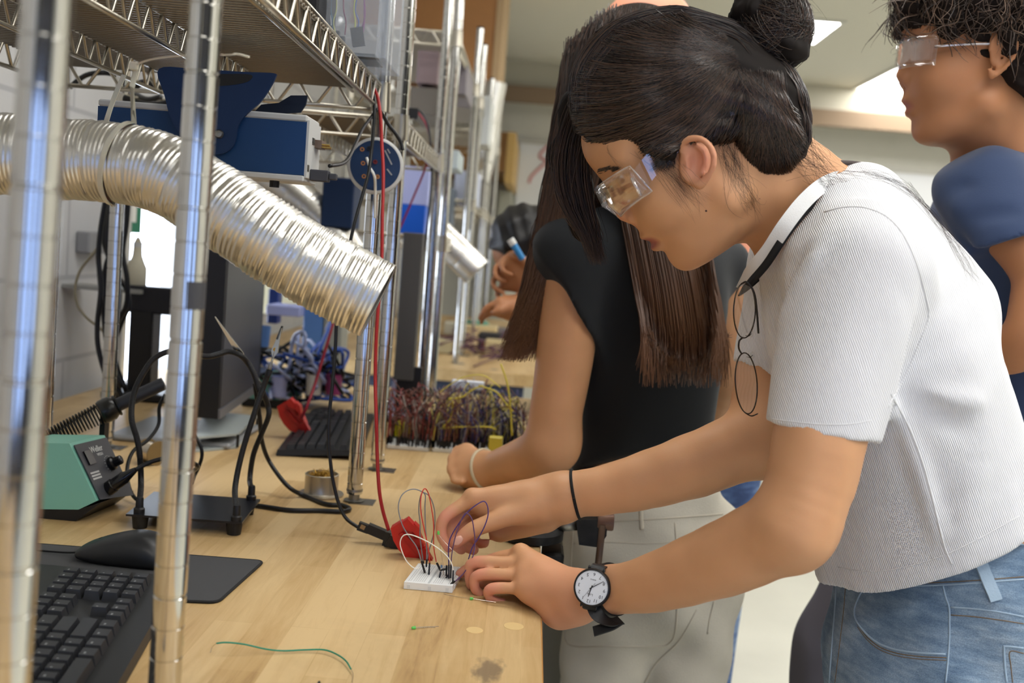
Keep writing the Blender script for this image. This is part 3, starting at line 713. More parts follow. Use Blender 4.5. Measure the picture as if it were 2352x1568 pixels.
jumper('jumper_wire',GW,[(968,1288,1.265),(957,1256,1.265),(940,1232,1.265),(924,1205,1.265),(915,1168,1.265),(920,1142,1.27),(933,1128,1.275),(950,1123,1.28),(968,1128,1.285),(986,1139,1.29),(996,1162,1.295),(999,1190,1.30),(996,1225,1.30),(986,1262,1.30),(981,1284,1.30)],[((968,1288,1.265),(976,1315,1.262)),((981,1284,1.30),(978,1302,1.30))],'grey jumper wire in the widest loop, leftmost over the breadboard')
jumper('jumper_wire',GW,[(980,1284,1.29),(980,1253,1.29),(977,1202,1.29),(976,1162,1.29),(977,1138,1.29),(970,1131,1.292),(964,1147,1.295),(962,1172,1.30),(965,1202,1.302),(965,1235,1.304),(972,1290,1.305)],[((980,1284,1.29),(979,1305,1.288)),((972,1288,1.305),(974,1302,1.305))],'grey jumper wire in a narrow loop behind the red one')
jumper('jumper_wire',RW,[(987,1292,1.262),(984,1260,1.262),(975,1218,1.262),(967,1175,1.264),(967,1140,1.266),(975,1122,1.27),(984,1133,1.274),(991,1166,1.278),(996,1205,1.28),(996,1253,1.28),(1002,1290,1.28)],[((987,1292,1.262),(985,1320,1.258)),((1003,1292,1.28),(1013,1312,1.275))],'red jumper wire standing in a tall narrow loop',)
jumper('jumper_wire',WW,[(964,1304,1.245),(951,1304,1.24),(935,1290,1.238),(924,1268,1.238),(919,1247,1.238),(925,1231,1.238),(939,1227,1.238),(962,1234,1.238),(988,1247,1.238),(1013,1264,1.238),(1029,1280,1.238),(1038,1296,1.238),(1041,1310,1.238)],[((1041,1309,1.238),(1040,1339,1.236))],'white jumper wire bending low across the front of the breadboard')
jumper('jumper_wire',PW,[(1031,1296,1.25),(1030,1262,1.25),(1033,1240,1.25),(1041,1222,1.25),(1052,1205,1.25),(1070,1180,1.25),(1090,1162,1.25),(1110,1151,1.25),(1119,1160,1.25),(1121,1182,1.25),(1113,1208,1.25),(1100,1233,1.25),(1085,1257,1.25),(1076,1284,1.25)],[((1031,1296,1.25),(1031,1328,1.248))],'blue-purple jumper wire with the highest loop, over the pinching thumb')
jumper('jumper_wire',PW2,[(1036,1296,1.245),(1038,1270,1.243),(1045,1235,1.24),(1054,1208,1.24),(1064,1185,1.24),(1072,1178,1.24),(1083,1190,1.24),(1088,1213,1.24),(1091,1243,1.24),(1088,1270,1.238),(1079,1294,1.236),(1064,1317,1.234),(1045,1335,1.232)],[((1036,1296,1.245),(1035,1327,1.244)),((1045,1334,1.232),(1017,1355,1.226))],'violet jumper wire whose loose plug lies over the breadboard edge')
for a,b in (((1012,1330),(1020,1312)),((1018,1338),(1028,1322)),((1016,1308),(1027,1306))):
    pass
j=thing('jumper_stub',P(1022,1320,1.25),'cluster of short black jumper plugs standing at the right of the breadboard','jumper wire')
for a,b in (((1009,1328),(1012,1313)),((1018,1336),(1030,1320)),((1014,1308),(1028,1306)),((1026,1298),(1025,1322))): MB().tube([P(*a,1.25),P(*b,1.252)],.0014,4).mk('plug',JP,j)
LEDM=mat('green_led',(120,214,110),.15,trans=.5,emit=(90,220,90),es=.12)
LEAD=mat('tinned_lead',(214,204,190),.25,1.)
def led(c,ax,leads,lab):
    t=thing('green_led',c,lab,'LED'); ax=_n(ax)
    MB().lathe([(.0019,-.0020),(.0019,-.0012),(.00155,-.0012),(.00155,.0010),(.0012,.0020),(.0005,.0025)],c,ax,n=16).mk('lens',LEDM,t,smooth=True,ang=50)
    for l in leads: MB().tube(cr(l,4),.00028,6).mk('lead',LEAD,t)
a=P(1007,1223,1.262); led(a,(-.1,0,1),[L3([(1008,1226,1.262),(1012,1262,1.262),(1018,1297,1.262),(1020,1322,1.26)]),L3([(1006,1226,1.262),(1022,1245,1.262),(1040,1264,1.262),(1047,1273,1.262)])],'green LED pinched by the far hand above the breadboard')
a=Q(1083,1374,TZ+.0019); led(a,(1,.15,0),[[a-V3((.002,0,0)),a+V3((-.02,.006,-.0012)),a+V3((-.035,.012,-.0014))],[a,a+V3((.03,-.003,-.001))]],'green LED lying on the bench beside the curled fingers')
a=Q(950,1441,TZ+.0019); b=Q(1008,1438,TZ+.0006); led(a,a-b,[[a,a+(b-a)*.5+V3((0,.001,0)),b],[a,a+(b-a)*.6-V3((0,.001,0)),Q(1000,1441,TZ+.0006)]],'green LED lying alone on open bench top in front')
rs=thing('resistor',P(1014,1300,1.262),'tiny blue resistor on thin leads beside the pinched LED','resistor')
MB().lathe([(.0006,0),(.0011,.0006),(.0008,.002),(.0011,.0034),(.0006,.004)],P(1014,1304,1.262),(0,0,1),n=12).mk('body',mat('resistor_blue',(110,140,180),.4),rs,smooth=True)
MB().tube(L3([(1013,1292,1.262),(1010,1318,1.262)]),.00025,5).mk('lead',LEAD,rs); MB().tube(L3([(1015,1292,1.262),(1021,1330,1.262)]),.00025,5).mk('lead',LEAD,rs)
# green wire in front
w=thing('hookup_wire',Q(640,1520),'green insulated hook-up wire lying bent on the open bench','wire')
def TQ(l,z=.0012): return V3([Q(x,y,TZ+(q[0] if (q:=r) else z)) for x,y,*r in [(*p,)+(() if len(p)>2 else (z,)) for p in l]])
gp=[(497,1477,.011),(520,1475,.012),(560,1479,.010),(610,1490,.005),(650,1494,.003),(700,1492,.003),(745,1492,.004),(775,1503,.004),(795,1518,.004),(806,1536,.003)]
cable('insulation',V3([Q(x,y,TZ+z) for x,y,z in gp]),.00085,mat('green_insulation',(24,132,104),.4),w)
cable('bare_end',V3([Q(497,1477,TZ+.011),Q(488,1485,TZ+.006),Q(483,1499,TZ+.0004)]),.0003,LEAD,w); cable('bare_end',V3([Q(806,1536,TZ+.003),Q(811,1548,TZ+.002),Q(808,1572,TZ+.0006)]),.0003,LEAD,w)
MB().tube([Q(733,1566,TZ+.001),Q(728,1580,TZ+.001)],.0015,6).mk('plug_tip',BLK,None,label='tiny black plug tip at the bottom edge of the bench',cat='plug')
# ---------- clips ----------
rc=thing('test_clip',P(940,1285,1.38),'big red insulated test clip lying behind the breadboard','clip')
def cp(x,y,Y=1.36): return P(x,y,Y)
RD2=mat('red_plastic_dark',(168,14,10),.35)
body=[(897,1213),(920,1199),(930,1204),(944,1210),(960,1222),(968,1240),(977,1262),(972,1280),(950,1286),(932,1280),(915,1262),(903,1240)]
MB().prism([cp(x,y,1.352) for x,y in body],(0,.018,0)).mk('body',REDP,rc)
m=MB()
for (q,y0,y1) in (([(922,1200),(936,1191),(952,1208),(946,1222),(930,1215)],1.345,1.36),([(944,1212),(951,1201),(963,1213),(966,1238),(950,1236)],1.348,1.362)):
    m.prism([cp(x,y,y0) for x,y in q],(0,y1-y0,0))
m.mk('finger_tab',REDP,rc)
m=MB()
for q in ([(915,1228),(925,1222),(972,1272),(964,1280)],[(932,1216),(940,1212),(974,1252),(970,1260)]): m.prism([cp(x,y,1.348) for x,y in q],(0,.006,0))
m.mk('grip_rib',RD2,rc)
MB().prism([cp(x,y,1.346) for x,y in ((962,1262),(976,1258),(1002,1302),(984,1302),(968,1290))],(0,.012,0)).mk('jaw',RD2,rc)
bc=thing('test_clip',P(880,1265,1.40),'black insulated test clip lying under the red one','clip')
def bar(m,a,b,w,h,Y0):
    a=P(*a,Y0);b=P(*b,Y0); t=_n(b-a); s=_n(np.cross(t,(0,1,0))); 
    m.prism([a-s*h/2,b-s*h/2,b+s*h/2,a+s*h/2],(0,w,0))
m=MB(); bar(m,(822,1208),(846,1217),.008,.012,1.40); m.mk('lead_socket',BLK,bc)
m=MB(); bar(m,(843,1214),(905,1240),.012,.013,1.398); m.mk('body',BLK,bc)
m=MB(); bar(m,(880,1240),(896,1244),.016,.024,1.396); bar(m,(890,1240),(975,1290),.012,.016,1.385); m.mk('jaw_cover',mat('black_plastic_worn',(30,30,30),.35),bc)
m=MB(); bar(m,(828,1208),(838,1213),.0085,.006,1.3995); m.mk('socket_opening',mat('socket_gap',(150,120,80),.5),bc)
m=MB(); bar(m,(878,1258),(888,1268),.010,.014,1.392); bar(m,(948,1288),(1000,1304),.008,.010,1.37); m.mk('spring_leg',BLK,bc)
# ---------- mouse pad, mouse, keyboards ----------
PADM=mat('black_cloth_pad',(40,40,43),.85,bump=.3,bscale=2500,sheen=.2)
c_=[Q(612,1297),Q(505,1386),Q(60,1368),Q(-10,1246)]; c_[0]=Q(606,1292); c_[1]=Q(500,1387)
def rrect(cs,r,z,n=6):
    o=[]
    for i in range(len(cs)):
        a=cs[i-1][:2];b=cs[i][:2];c=cs[(i+1)%len(cs)][:2]; u=_n(a-b);v=_n(c-b)
        for k in range(n+1):
            s=k/n; o.append((*( (1-s)**2*(b+u*r)+2*s*(1-s)*b+s*s*(b+v*r)),z))
    return V3(o)
rp=rrect(c_,.012,TZ+.0003)
pad=thing('mouse_pad',rp.mean(0),'black cloth mouse pad with stitched edge under the near mouse','mouse pad')
MB().prism(rp[::-1],(0,0,.003)).mk('sheet',PADM,pad)
MB().tube(np.concatenate([rp,rp[:1]])+V3((0,0,.0018)),.0017,8,False,up=(0,0,1)).mk('stitched_edge',mat('pad_stitching',(26,27,28),.7,bump=1.,bscale=1400),pad,smooth=True)
PZ=TZ+.0038
# mouse: lofted shell
ms=thing('computer_mouse',Q(270,1280,PZ),'black computer mouse on the black mouse pad','mouse')
a=Q(182,1277,PZ);b=Q(392,1296,PZ); ax=_n((b-a)*V3((1,1,0))); sd=np.cross((0,0,1),ax); L=.118
prof=[(0,.004,.018,.004),(.06,.011,.026,.003),(.18,.019,.029,.002),(.36,.029,.031,0),(.55,.036,.031,0),(.72,.037,.033,0),(.86,.031,.032,0),(.95,.02,.027,0),(1,.008,.016,0)]
v=[];n=24
for s,h,w,zb in prof:
    c=a+ax*L*s
    for i in range(n):
        t=2*math.pi*i/n; cx=math.cos(t);sz=math.sin(t)
        xx=w*np.sign(cx)*abs(cx)**.8; zz=(h*abs(sz)**.75 if sz>0 else -0.0)+ (zb+.003 if sz>0 else zb)
        if sz<=0: xx*=.86
        v.append(c+sd*xx+V3((0,0,zz+.0003)))
f=[(i*n+j,i*n+(j+1)%n,(i+1)*n+(j+1)%n,(i+1)*n+j) for i in range(len(prof)-1) for j in range(n)]+[tuple(range(n))[::-1],tuple((len(prof)-1)*n+j for j in range(n))]
o=mk('shell',v,f,mat('mouse_black',(30,31,33),.38,bump=.08,bscale=1500),ms,smooth=True); md=o.modifiers.new('s','SUBSURF'); md.levels=2; md.render_levels=2
MB().lathe([(.0055,-.0035),(.0062,-.002),(.0062,.002),(.0055,.0035)],a+ax*L*.24+V3((0,0,.0205)),sd,n=24).mk('scroll_wheel',RUB,ms,smooth=True,ang=40)
cable('cable',V3([a+V3((0,0,.005)),a-ax*.03+V3((0,0,.003)),a-ax*.12+V3((0,.004,.002)),a-ax*.25+V3((0,.02,.002))]),.0013,CAB,ms)
KM=mat('key_black',(38,39,42),.42,bump=.1,bscale=1500); KB=mat('keyboard_case',(30,31,33),.45,bump=.1,bscale=1200); KLG=mat('key_legend',(170,172,172),.5)
def keyboard(o,eu,ev,label,fine=True,Lk=.44,Wk=.15):
    """o: corner; eu along long axis, ev across (towards number row)"""
    o=V3(o);eu=_n(eu);ev=_n(ev); t=thing('keyboard',o+eu*Lk/2+ev*Wk/2,label,'keyboard')
    def K(u,v,z): return o+eu*u+ev*v+V3((0,0,z+v*.06))
    def blk(m,u0,u1,v0,v1,z0,z1,e): 
        v=[K(u0,v0,z0),K(u1,v0,z0),K(u1,v1,z0),K(u0,v1,z0),K(u0+e,v0+e,z1),K(u1-e,v0+e,z1),K(u1-e,v1-e*.4,z1),K(u0+e,v1-e*.4,z1)]
        m.add(v,[(3,2,1,0),(4,5,6,7)]+[(i,(i+1)%4,4+(i+1)%4,4+i) for i in range(4)])
    m=MB(); blk(m,0,Lk,-.024 if fine else -.012,Wk,.001,.012,.002); m.mk('case',KB,t)
    m=MB(); lg=MB(); U=.01905; rows=[[1.25,1.25,1.25,6.25,1.25,1.25,1.25,1.25],[2.25]+[1]*10+[2.75],[1.75]+[1]*11+[2.25],[1.5]+[1]*12+[1.5],[1]*13+[2]]
    def key(u,v,w,h=1,lt=True):
        blk(m,u+.0009,u+w*U-.0009,v+.0009,v+h*U-.0009,.012,.0212,.0026)
        if fine and lt and w<1.6:
            a=K(u+w*U*.28,v+h*U-.0074,.0214); 
            for q in range(rng.integers(1,3)): 
                b=a+eu*q*.0022; lg.add([b,b+eu*.0013,b+eu*.0013+ev*.002,b+ev*.002],[(0,1,2,3)])
    for r,row in enumerate(rows):
        u=.006
        for wd in row: key(u,.004+r*U,wd); u+=wd*U
    for r in (0,1):
        for q in range(3):
            if r==0 or q==1: key(.006+15.25*U+q*U,.004+r*U,1)
    for r in (3,4):
        for q in range(3): key(.006+15.25*U+q*U,.004+r*U,1)
    for q in range(16): key(.006+(q*1.1 if q<13 else 15.25+q-13)*U,.004+5.35*U,1,.9)
    for r in range(5):
        for q in range(4): key(.006+18.6*U+q*U,.004+r*U,1)
    m.mk('keycaps',KM,t)
    if fine and lg.n: lg.mk('key_legends',KLG,t)
    return t
# near keyboard: front (space bar) edge is on the right
kf=Q(342,1399);kn=Q(239,1568); eu=_n((kf-kn)*V3((1,1,0))); ev=V3((-eu[1],eu[0],0)); far=Q(350,1342)
keyboard(far-eu*.47-ev*.010+V3((0,0,.0036)),eu,ev,'black full-size keyboard at lower left of the bench',Lk=.462)
a=Q(648,1048);b=Q(800,1062); eu=_n((b-a)*V3((1,1,0))); ev=V3((-eu[1],eu[0],0)); c=Q(698,978); ev=_n((c-a)*V3((1,1,0)))
KT=keyboard(a+V3((0,0,.0008)),_n((c-a)*V3((1,1,0))),V3((_n((c-a)*V3((1,1,0)))[1],-_n((c-a)*V3((1,1,0)))[0],0)),'blurred black keyboard behind the chrome posts',False,.44,.15)
fm_=thing('computer_mouse',Q(735,972),'blurred black mouse beside the keyboard behind the posts','mouse')
MB().ball(Q(735,968)+V3((0,.03,.012)),(.032,.05,.017)).mk('shell',BLK,fm_,smooth=True); MB().ball(Q(735,968)+V3((0,.0,.024)),(.004,.008,.006),10).mk('scroll_wheel',RUB,fm_,smooth=True)
# ---------- helping hands ----------
HZ=TZ+.0215
A=Q(289,1180,HZ);B=Q(556,1199,HZ);C=Q(598,1146,HZ);D=A+(C-B)
hh=thing('helping_hands',(A+C)/2*V3((1,1,0))+V3((0,0,TZ)),'soldering helping-hands stand with black base plate and flexible arms','stand')
MB().prism([D,C,B,A][::-1],(0,0,-.003)).mk('base_plate',mat('black_steel_plate',(26,27,32),.28),hh)
for c in (B+V3((-.014,.012,0)),A+V3((.016,.012,0)),C+V3((-.016,-.012,0)),D+V3((.016,-.012,0))):
    MB().lathe([(.0095,TZ+.0004-HZ),(.0115,-.004),(.0115,-.0031)],c,n=20).mk('rubber_foot',RUB,hh)
def arm(foot,pts,clip=None,tipm=None):
    f=foot; MB().lathe([(.0075,0),(.0075,.006),(.0055,.008),(.0052,.02),(.0045,.022)],f,n=18).mk('arm_socket',BLK,hh,smooth=True,ang=40)
    p=np.concatenate([[f+V3((0,0,.016))],L3(pts)]); cable('flexible_arm',p,.0042,mat('arm_black',(20,20,22),.45,bump=1.,bscale=500),hh,n=12)
    if clip:
        q=L3(clip); t=_n(q[-1]-q[0]); L=np.linalg.norm(q[-1]-q[0]); c=thing('alligator_clip',q[0],None,None); c.parent=hh; c.location=Vector(ORG[c.name]-ORG[hh.name])
        MB().lathe([(.0028,0),(.0028,L*.1),(.0016,L*.2),(.0018,L*.32)],q[0],t,n=12).mk('barrel',STEEL,c,smooth=True)
        s=_n(np.cross(t,(0,1,0)))
        for g_ in (1,-1):
            MB().prism([q[0]+t*L*.3+s*g_*.001,q[0]+t*L*.45+s*g_*.0055,q[0]+t*L*.7+s*g_*.0032,q[0]+t*L+s*g_*.0008,q[0]+t*L*.6+s*g_*.0004],(0,.004*g_,0)).mk('jaw',mat('bright_nickel',(214,210,196),.22,1.),c)
        MB().lathe([(.0028,-.003),(.0028,.003)],q[0]+t*L*.5,(0,1,0),n=12).mk('rivet',BRASS,c)
        if tipm:
            for g_ in (1,): MB().prism([q[0]+t*L*.72+s*.0036,q[0]+t*L*1.03+s*.0014,q[0]+t*L*1.03-s*.001,q[0]+t*L*.72-s*.001],(0,.005,0)).mk('jaw_sleeve',tipm,c)
        MB().tube([q[0]-t*.006,q[0]+t*.002],.0046,12).mk('arm_end',RUB,c)
arm(B+V3((-.010,.006,0)),[(540,1120,1.44),(556,1040,1.46),(584,950,1.47),(606,885,1.48),(616,858,1.48)],[(618,852,1.48),(647,752,1.49)],BLKS)
arm(C+V3((-.012,-.008,0)),[(574,1100,1.57),(582,1044,1.57),(602,993,1.56),(617,955,1.55),(615,930,1.55),(606,905,1.54),(598,885,1.54)],[(600,884,1.54),(494,727,1.53)],None)
arm(A+V3((.014,.012,0)),[(324,1107,1.44),(321,1043,1.44),(314,1005,1.44),(303,967,1.44),(303,929,1.45),(311,893,1.46),(332,852,1.47),(357,821,1.48),(400,806,1.49),(470,818,1.50),(500,814,1.51),(525,807,1.52),(551,815,1.52),(569,833,1.53),(584,860,1.53),(596,900,1.53)])
cable('power_cable',L3([(585,880,1.58),(596,955,1.60),(602,1014,1.62),(620,1062,1.64),(643,1098,1.66)])[:4].tolist()+[Q(660,1115,TZ+.02),Q(699,1138,TZ+.004),Q(749,1157,TZ+.004),Q(785,1160,TZ+.004),Q(803,1168,TZ+.004),Q(785,1174,TZ+.004),Q(732,1172,TZ+.004),Q(666,1171,TZ+.004),Q(600,1162,TZ+.004),Q(520,1150,TZ+.004)],.0036,CAB,None,label='thick black cable looping flat on the bench beside the black base plate',cat='cable')
cable('loose_cable',L3([(380,905,1.6),(366,935,1.6),(364,975,1.6),(340,1010,1.58),(306,1036,1.56),(292,1076,1.54),(297,1120,1.52),(316,1148,1.5),(350,1150,1.5)]),.003,CAB,None,label='black cable loop left of the second chrome post',cat='cable')
cable('loose_cable',L3([(440,990,1.6),(459,1020,1.6),(464,1045,1.6),(457,1071,1.6),(448,1090,1.6),(440,1110,1.58)]),.003,CAB,None,label='black cable loop right of the second chrome post',cat='cable')
# ---------- soldering station ----------
Ys=1.385; v_=P(240,999,1.49)-P(159,1018,Ys)
ss=thing('soldering_station',P(150,1180,Ys)*V3((1,1,0))+V3((0,0,TZ)),'teal soldering station with sloped grey control panel','soldering station')
side=[(30,1016),(159,1018),(222,1150),(180,1170),(30,1168)]
MB().prism([P(x,y,Ys) for x,y in side],v_).mk('body',TEAL,ss)
bt=P(180,1170,Ys); btx=[V3((P(30,1170,Ys)[0],Ys+.002,TZ+.0005)),V3((bt[0]-.004,Ys+.002,TZ+.0005)),V3((P(224,1152,Ys)[0]+.004,Ys+.002,P(222,1154,Ys)[2])),P(180,1170,Ys)+V3((0,.002,0)),P(30,1168,Ys)+V3((0,.002,0))]
MB().prism(btx,v_).mk('base',BLK,ss)
p0=P(163,1021,Ys-.0002);p1=P(226,1152,Ys-.0002); pn=_n(np.cross(p1-p0,v_)); pn=pn if pn[0]>0 else -pn
u=_n(p1-p0); vv=_n(v_); PL=np.linalg.norm(p1-p0); PW_=np.linalg.norm(v_)
def pp(a,b,h=0): return p0+u*a*PL+v_*b+pn*(h+.0004)
PAN=mat('station_panel_grey',(72,72,76),.5)
MB().prism([pp(.02,.05),pp(.98,.05),pp(1.10,.95),pp(.02,.97)],pn*.0012).mk('control_panel',PAN,ss)
def pbox(name,a0,a1,b0,b1,h0,h1,m_,par=ss): return MB().prism([pp(a0,b0,h0),pp(a1,b0,h0),pp(a1,b1,h0),pp(a0,b1,h0)],pn*(h1-h0)).mk(name,m_,par)
pbox('power_switch',.16,.40,.16,.34,.001,.004,BLKS)
MB().lathe([(.009,0),(.0105,.002),(.0100,.006),(.0072,.008),(.0068,.018),(.006,.0185)],pp(.48,.72,.001),pn,n=24).mk('dial_knob',BLKS,ss,smooth=True,ang=40)
m=MB()
for i in range(14):
    a=i/13*4.6+.9; c=pp(.48,.72,.0014)+ (u*math.cos(a)+vv*math.sin(a))*.0135; m.box(c-.0004,c+.0004)
m.mk('dial_marks',WHP,ss)
MB().lathe([(.0105,0),(.0105,.010),(.0092,.011),(.0092,.03),(.0075,.034),(.0035,.05)],pp(.86,.36,.001),_n(pn+V3((0,.05,.25))),n=24).mk('iron_plug',BLKS,ss,smooth=True,ang=40)
def on_panel(s,a,b,size,par,nm,m_):
    v,f=text_mesh(s,size,.0002); X_=vv; Y_=-u
    w=pp(a,b,.0016)+v[:,:1]*X_+v[:,1:2]*Y_+v[:,2:]*pn; return mk(nm,w,f,m_,par)
on_panel('Weller',.17,.54,.013,ss,'lettering',WHP); on_panel('WES51',.27,.58,.006,ss,'lettering',WHP)
m=MB()
for i in range(3):
    a=.52+i*.05; m.prism([pp(a,.10,.0016),pp(a+.03,.10,.0016),pp(a+.03,.34,.0016),pp(a,.34,.0016)],pn*.0003)
m.mk('small_print',LGRY,ss)
q=pp(.86,.36,.001)+_n(pn+V3((0,.05,.25)))*.048
cable('iron_cable',V3([q,q+V3((.02,.01,.012)),q+V3((.05,.02,.018)),q+V3((.07,.06,.0)),q+V3((.05,.1,-.02))]),.0034,CAB,ss)
# iron holder with spring and iron
ih=thing('iron_holder',P(190,1010,1.52)*V3((1,1,0))+V3((0,0,TZ)),'spring soldering iron holder with the black iron parked in it','iron holder')
a=P(112,1004,1.50);b=P(236,946,1.54); t=_n(b-a); s1=_n(np.cross(t,(0,1,0)));s2=np.cross(t,s1); L=np.linalg.norm(b-a)
k=np.arange(0,420); pts=V3([a+t*L*i/420+(.012+.004*i/420)*(s1*math.cos(i*.262)+s2*math.sin(i*.262)) for i in k])
MB().tube(pts,.0013,6).mk('spring',mat('spring_black',(34,33,30),.35,.5),ih,smooth=True)
MB().lathe([(.017,0),(.019,.004),(.019,.018),(.015,.024),(.017,.026),(.017,.028)],b-t*.004,t,n=24).mk('funnel',mat('funnel_black',(24,24,22),.3),ih,smooth=True,ang=40)
MB().box((a[0]-.02,1.52,TZ+.0005),(b[0]+.01,1.60,TZ+.012),bev=.003).box((b[0]-.004,1.54,TZ+.01),(b[0]+.004,1.556,b[2])).mk('stand_base',BLK,ih)
cable('iron_handle',V3([b+t*.012,b+t*.04,b+t*.07,b+t*.10]),.0105,mat('iron_handle_black',(30,32,38),.5),ih,n=16)
MB().tube([a-t*.004+s1*.0,P(222,932,1.535)],.001,6).mk('holder_wire',BLK,ih)
sp=thing('solder_spool',Q(318,1082)*V3((1,1,0))+V3((0,.06,TZ)),'spool of bright solder wire behind the soldering station','spool')
c=ORG[sp.name]+V3((0,0,.022)); MB().lathe([(.022,-.016),(.022,-.014),(.009,-.014),(.009,.014),(.022,.014),(.022,.016)],c,(0.8,-.5,0),n=28).mk('flanges',mat('spool_brown',(120,98,60),.5),sp,smooth=True,ang=30)
pts=V3([c+_n((.8,-.5,0))*(-.013+.026*i/500)+.017*(_n((.5,.8,0))*math.cos(i*.25)+V3((0,0,1))*math.sin(i*.25)) for i in range(500)]); MB().tube(pts,.0011,5).mk('solder_wire',LEAD,sp,smooth=True)
# ---------- tip cleaner tin ----------
c=Q(737,1136); r=.0275
tn=thing('tip_cleaner',c,'round metal tip cleaner tin with brass wool beside the chrome post','tip cleaner')
MB().lathe([(r+.010,0),(r+.010,.003),(r+.001,.004),(r,.006),(r,.034),(r+.0006,.035),(r-.0015,.036),(r-.003,.028),(.001,.028)],c+V3((0,0,.0004)),n=40).mk('tin',mat('dull_tin',(176,168,152),.35,.8),tn,smooth=True,ang=35)
g=np.random.default_rng(3); ps=[]
for i in range(120):
    th=g.uniform(0,6.28);q=g.uniform(0,.021); o=c+V3((q*math.cos(th),q*math.sin(th),.033+g.uniform(-.003,.006))); ax_=_n(g.normal(size=3)); a_=_n(np.cross(ax_,(.2,.3,.9)));b_=np.cross(ax_,a_); R_=g.uniform(.003,.007)
    ps.append([o+R_*(a_*math.cos(x)+b_*math.sin(x)) for x in np.linspace(0,5,10)])
strands('brass_wool',ps,.0005,BRASS,tn,kind='stuff')
# ---------- monitor behind second post ----------
mo=thing('monitor',(-.66,2.1,TZ),'black flat monitor turned edge-on behind the second post','monitor')
a=P(500,962,1.93);b=P(594,893,2.34); u=_n((b-a)*V3((1,1,0))); nrm=V3((u[1],-u[0],0)); W_=np.linalg.norm((b-a)[:2]); zt=1.325
def mp(s,z,h): q=a+u*s; return V3((q[0]+nrm[0]*h,q[1]+nrm[1]*h,z))
def mbox(m,s0,s1,z0,z1,h0,h1): m.prism([mp(s0,z0,h0),mp(s1,z0,h0),mp(s1,z1,h0),mp(s0,z1,h0)],nrm*(h1-h0))
zb=a[2]
m=MB(); mbox(m,0,W_,zb,zt,-.045,0); m.mk('back_shell',BLK,mo)
m=MB(); mbox(m,.012,W_-.02,zb+.02,zt-.012,0,.0012); m.mk('screen',mat('screen_off_grey',(66,66,72),.35),mo)
m=MB(); mbox(m,0,W_,zb,zb+.018,0,.004); m.mk('lower_bezel',mat('bezel_grey',(110,110,114),.35),mo)
m=MB(); mbox(m,W_*.5-.03,W_*.5+.03,TZ+.01,zb+.1,-.07,-.045); m.mk('stand',BLK,mo); m=MB(); 
m.box((-.80,1.93,TZ+.0005),(-.56,2.16,TZ+.012),bev=.004); m.mk('stand_base',mat('base_silver',(150,152,154),.4),mo)
tr=thing('paper_tray',(-.52,1.82,TZ),'pale grey two-level tray lying behind the second post','tray')
for i,z in enumerate((.0005,.026)):
    p=[Q(440,1040-i*0,TZ),Q(545,1030,TZ),Q(590,985,TZ),Q(470,975,TZ)]; MB().prism([V3((q[0],q[1],TZ+z)) for q in p][::-1],(0,0,.004)).mk('tray_shelf',mat('tray_grey',(170,178,176),.4),tr)
for q in p: MB().tube([V3((q[0],q[1],TZ+.003)),V3((q[0],q[1],TZ+.028))],.003,6).mk('tray_post',BLK,tr)
def boxpx(m,x0,y0,x1,y1,Y,d,bev=.002):
    """box whose near face spans the pixels at depth Y"""
    a=P(x0,y1,Y);b=P(x1,y0,Y); z0=min(a[2],P(x1,y1,Y)[2]); m.box((a[0],Y,z0),(b[0],Y+d,b[2]),bev=bev); return m
def onetag(name,label,cat,x0,y0,x1,y1,Y,d,m_,z0=None):
    a=P(x0,y1,Y);b=P(x1,y0,Y); lo=a[2] if z0 is None else z0; o=MB().box((a[0],Y,lo),(b[0],Y+d,b[2]),bev=.003).mk(name,m_,None,label=label,cat=cat); return o
# clear bin and black box on the shelf
SZ=1.5895
bn=thing('storage_bin',(-.29,1.52,SZ),'clear plastic bin of coloured jumper leads standing at the shelf corner','bin')
x0,x1,y0,y1,z1=-.335,-.232,1.45,1.60,1.79; w=.0016
m=MB(); m.box((x0,y0,SZ+.012),(x1,y0+w,z1)).box((x0,y1-w,SZ+.012),(x1,y1,z1)).box((x0,y0,SZ+.012),(x0+w,y1,z1)).box((x1-w,y0,SZ+.012),(x1,y1,z1)).box((x0,y0,SZ+.012),(x1,y1,SZ+.014)).box((x0+.01,y0+.02,SZ+.0005),(x1-.01,y1-.02,SZ+.012)); m.mk('bin_shell',BIN,bn)
m=MB(); m.box((x0-.004,y0-.004,1.735),(x1+.006,y1+.004,1.745)); m.mk('bin_rim',BIN,bn)
ee=thing('jumper_bundle',(-.3,1.5,SZ+.016),'coloured jumper leads with black plugs inside the clear bin','wires')
MB().box((-.325,1.47,SZ+.0155),(-.25,1.55,SZ+.020)).mk('circuit_board',mat('dark_board',(30,40,40),.5),ee)
for i,(x,y,yy,c) in enumerate(((748,80,1.48,BLK),(765,92,1.5,BLK),(822,85,1.48,BLK),(777,105,1.49,BLK))):
    c0=P(x,y,yy); MB().box(c0-V3((.009,.004,.013)),c0+V3((.009,.004,.013)),rot((0,1,0),-.2 if i==2 else 0)).mk('plug_block',BLK,ee)
for i,(x,c) in enumerate(((745,(70,110,130)),(750,(230,226,200)),(757,(240,240,235)),(763,(60,110,130)),(772,(206,204,120)),(790,(130,50,80)),(820,(214,214,80)),(826,(70,90,160)),(832,(140,60,120)),(838,(150,80,130)))):
    Y_=1.48; cable('lead',L3([(x,-30,Y_),(x+rng.normal()*5,20,Y_),(x+rng.normal()*5,50,Y_),(x+(0 if x<800 else -8)+rng.normal()*2,80,Y_)]),.0010,mat('lead_%d'%i,c,.5),ee,n=6)
o=onetag('equipment_case','black mesh-sided case beside the clear bin on the shelf','case',690,-60,736,62,1.40,.12,mat('black_mesh',(30,30,32),.7,bump=1.,bscale=600),SZ)
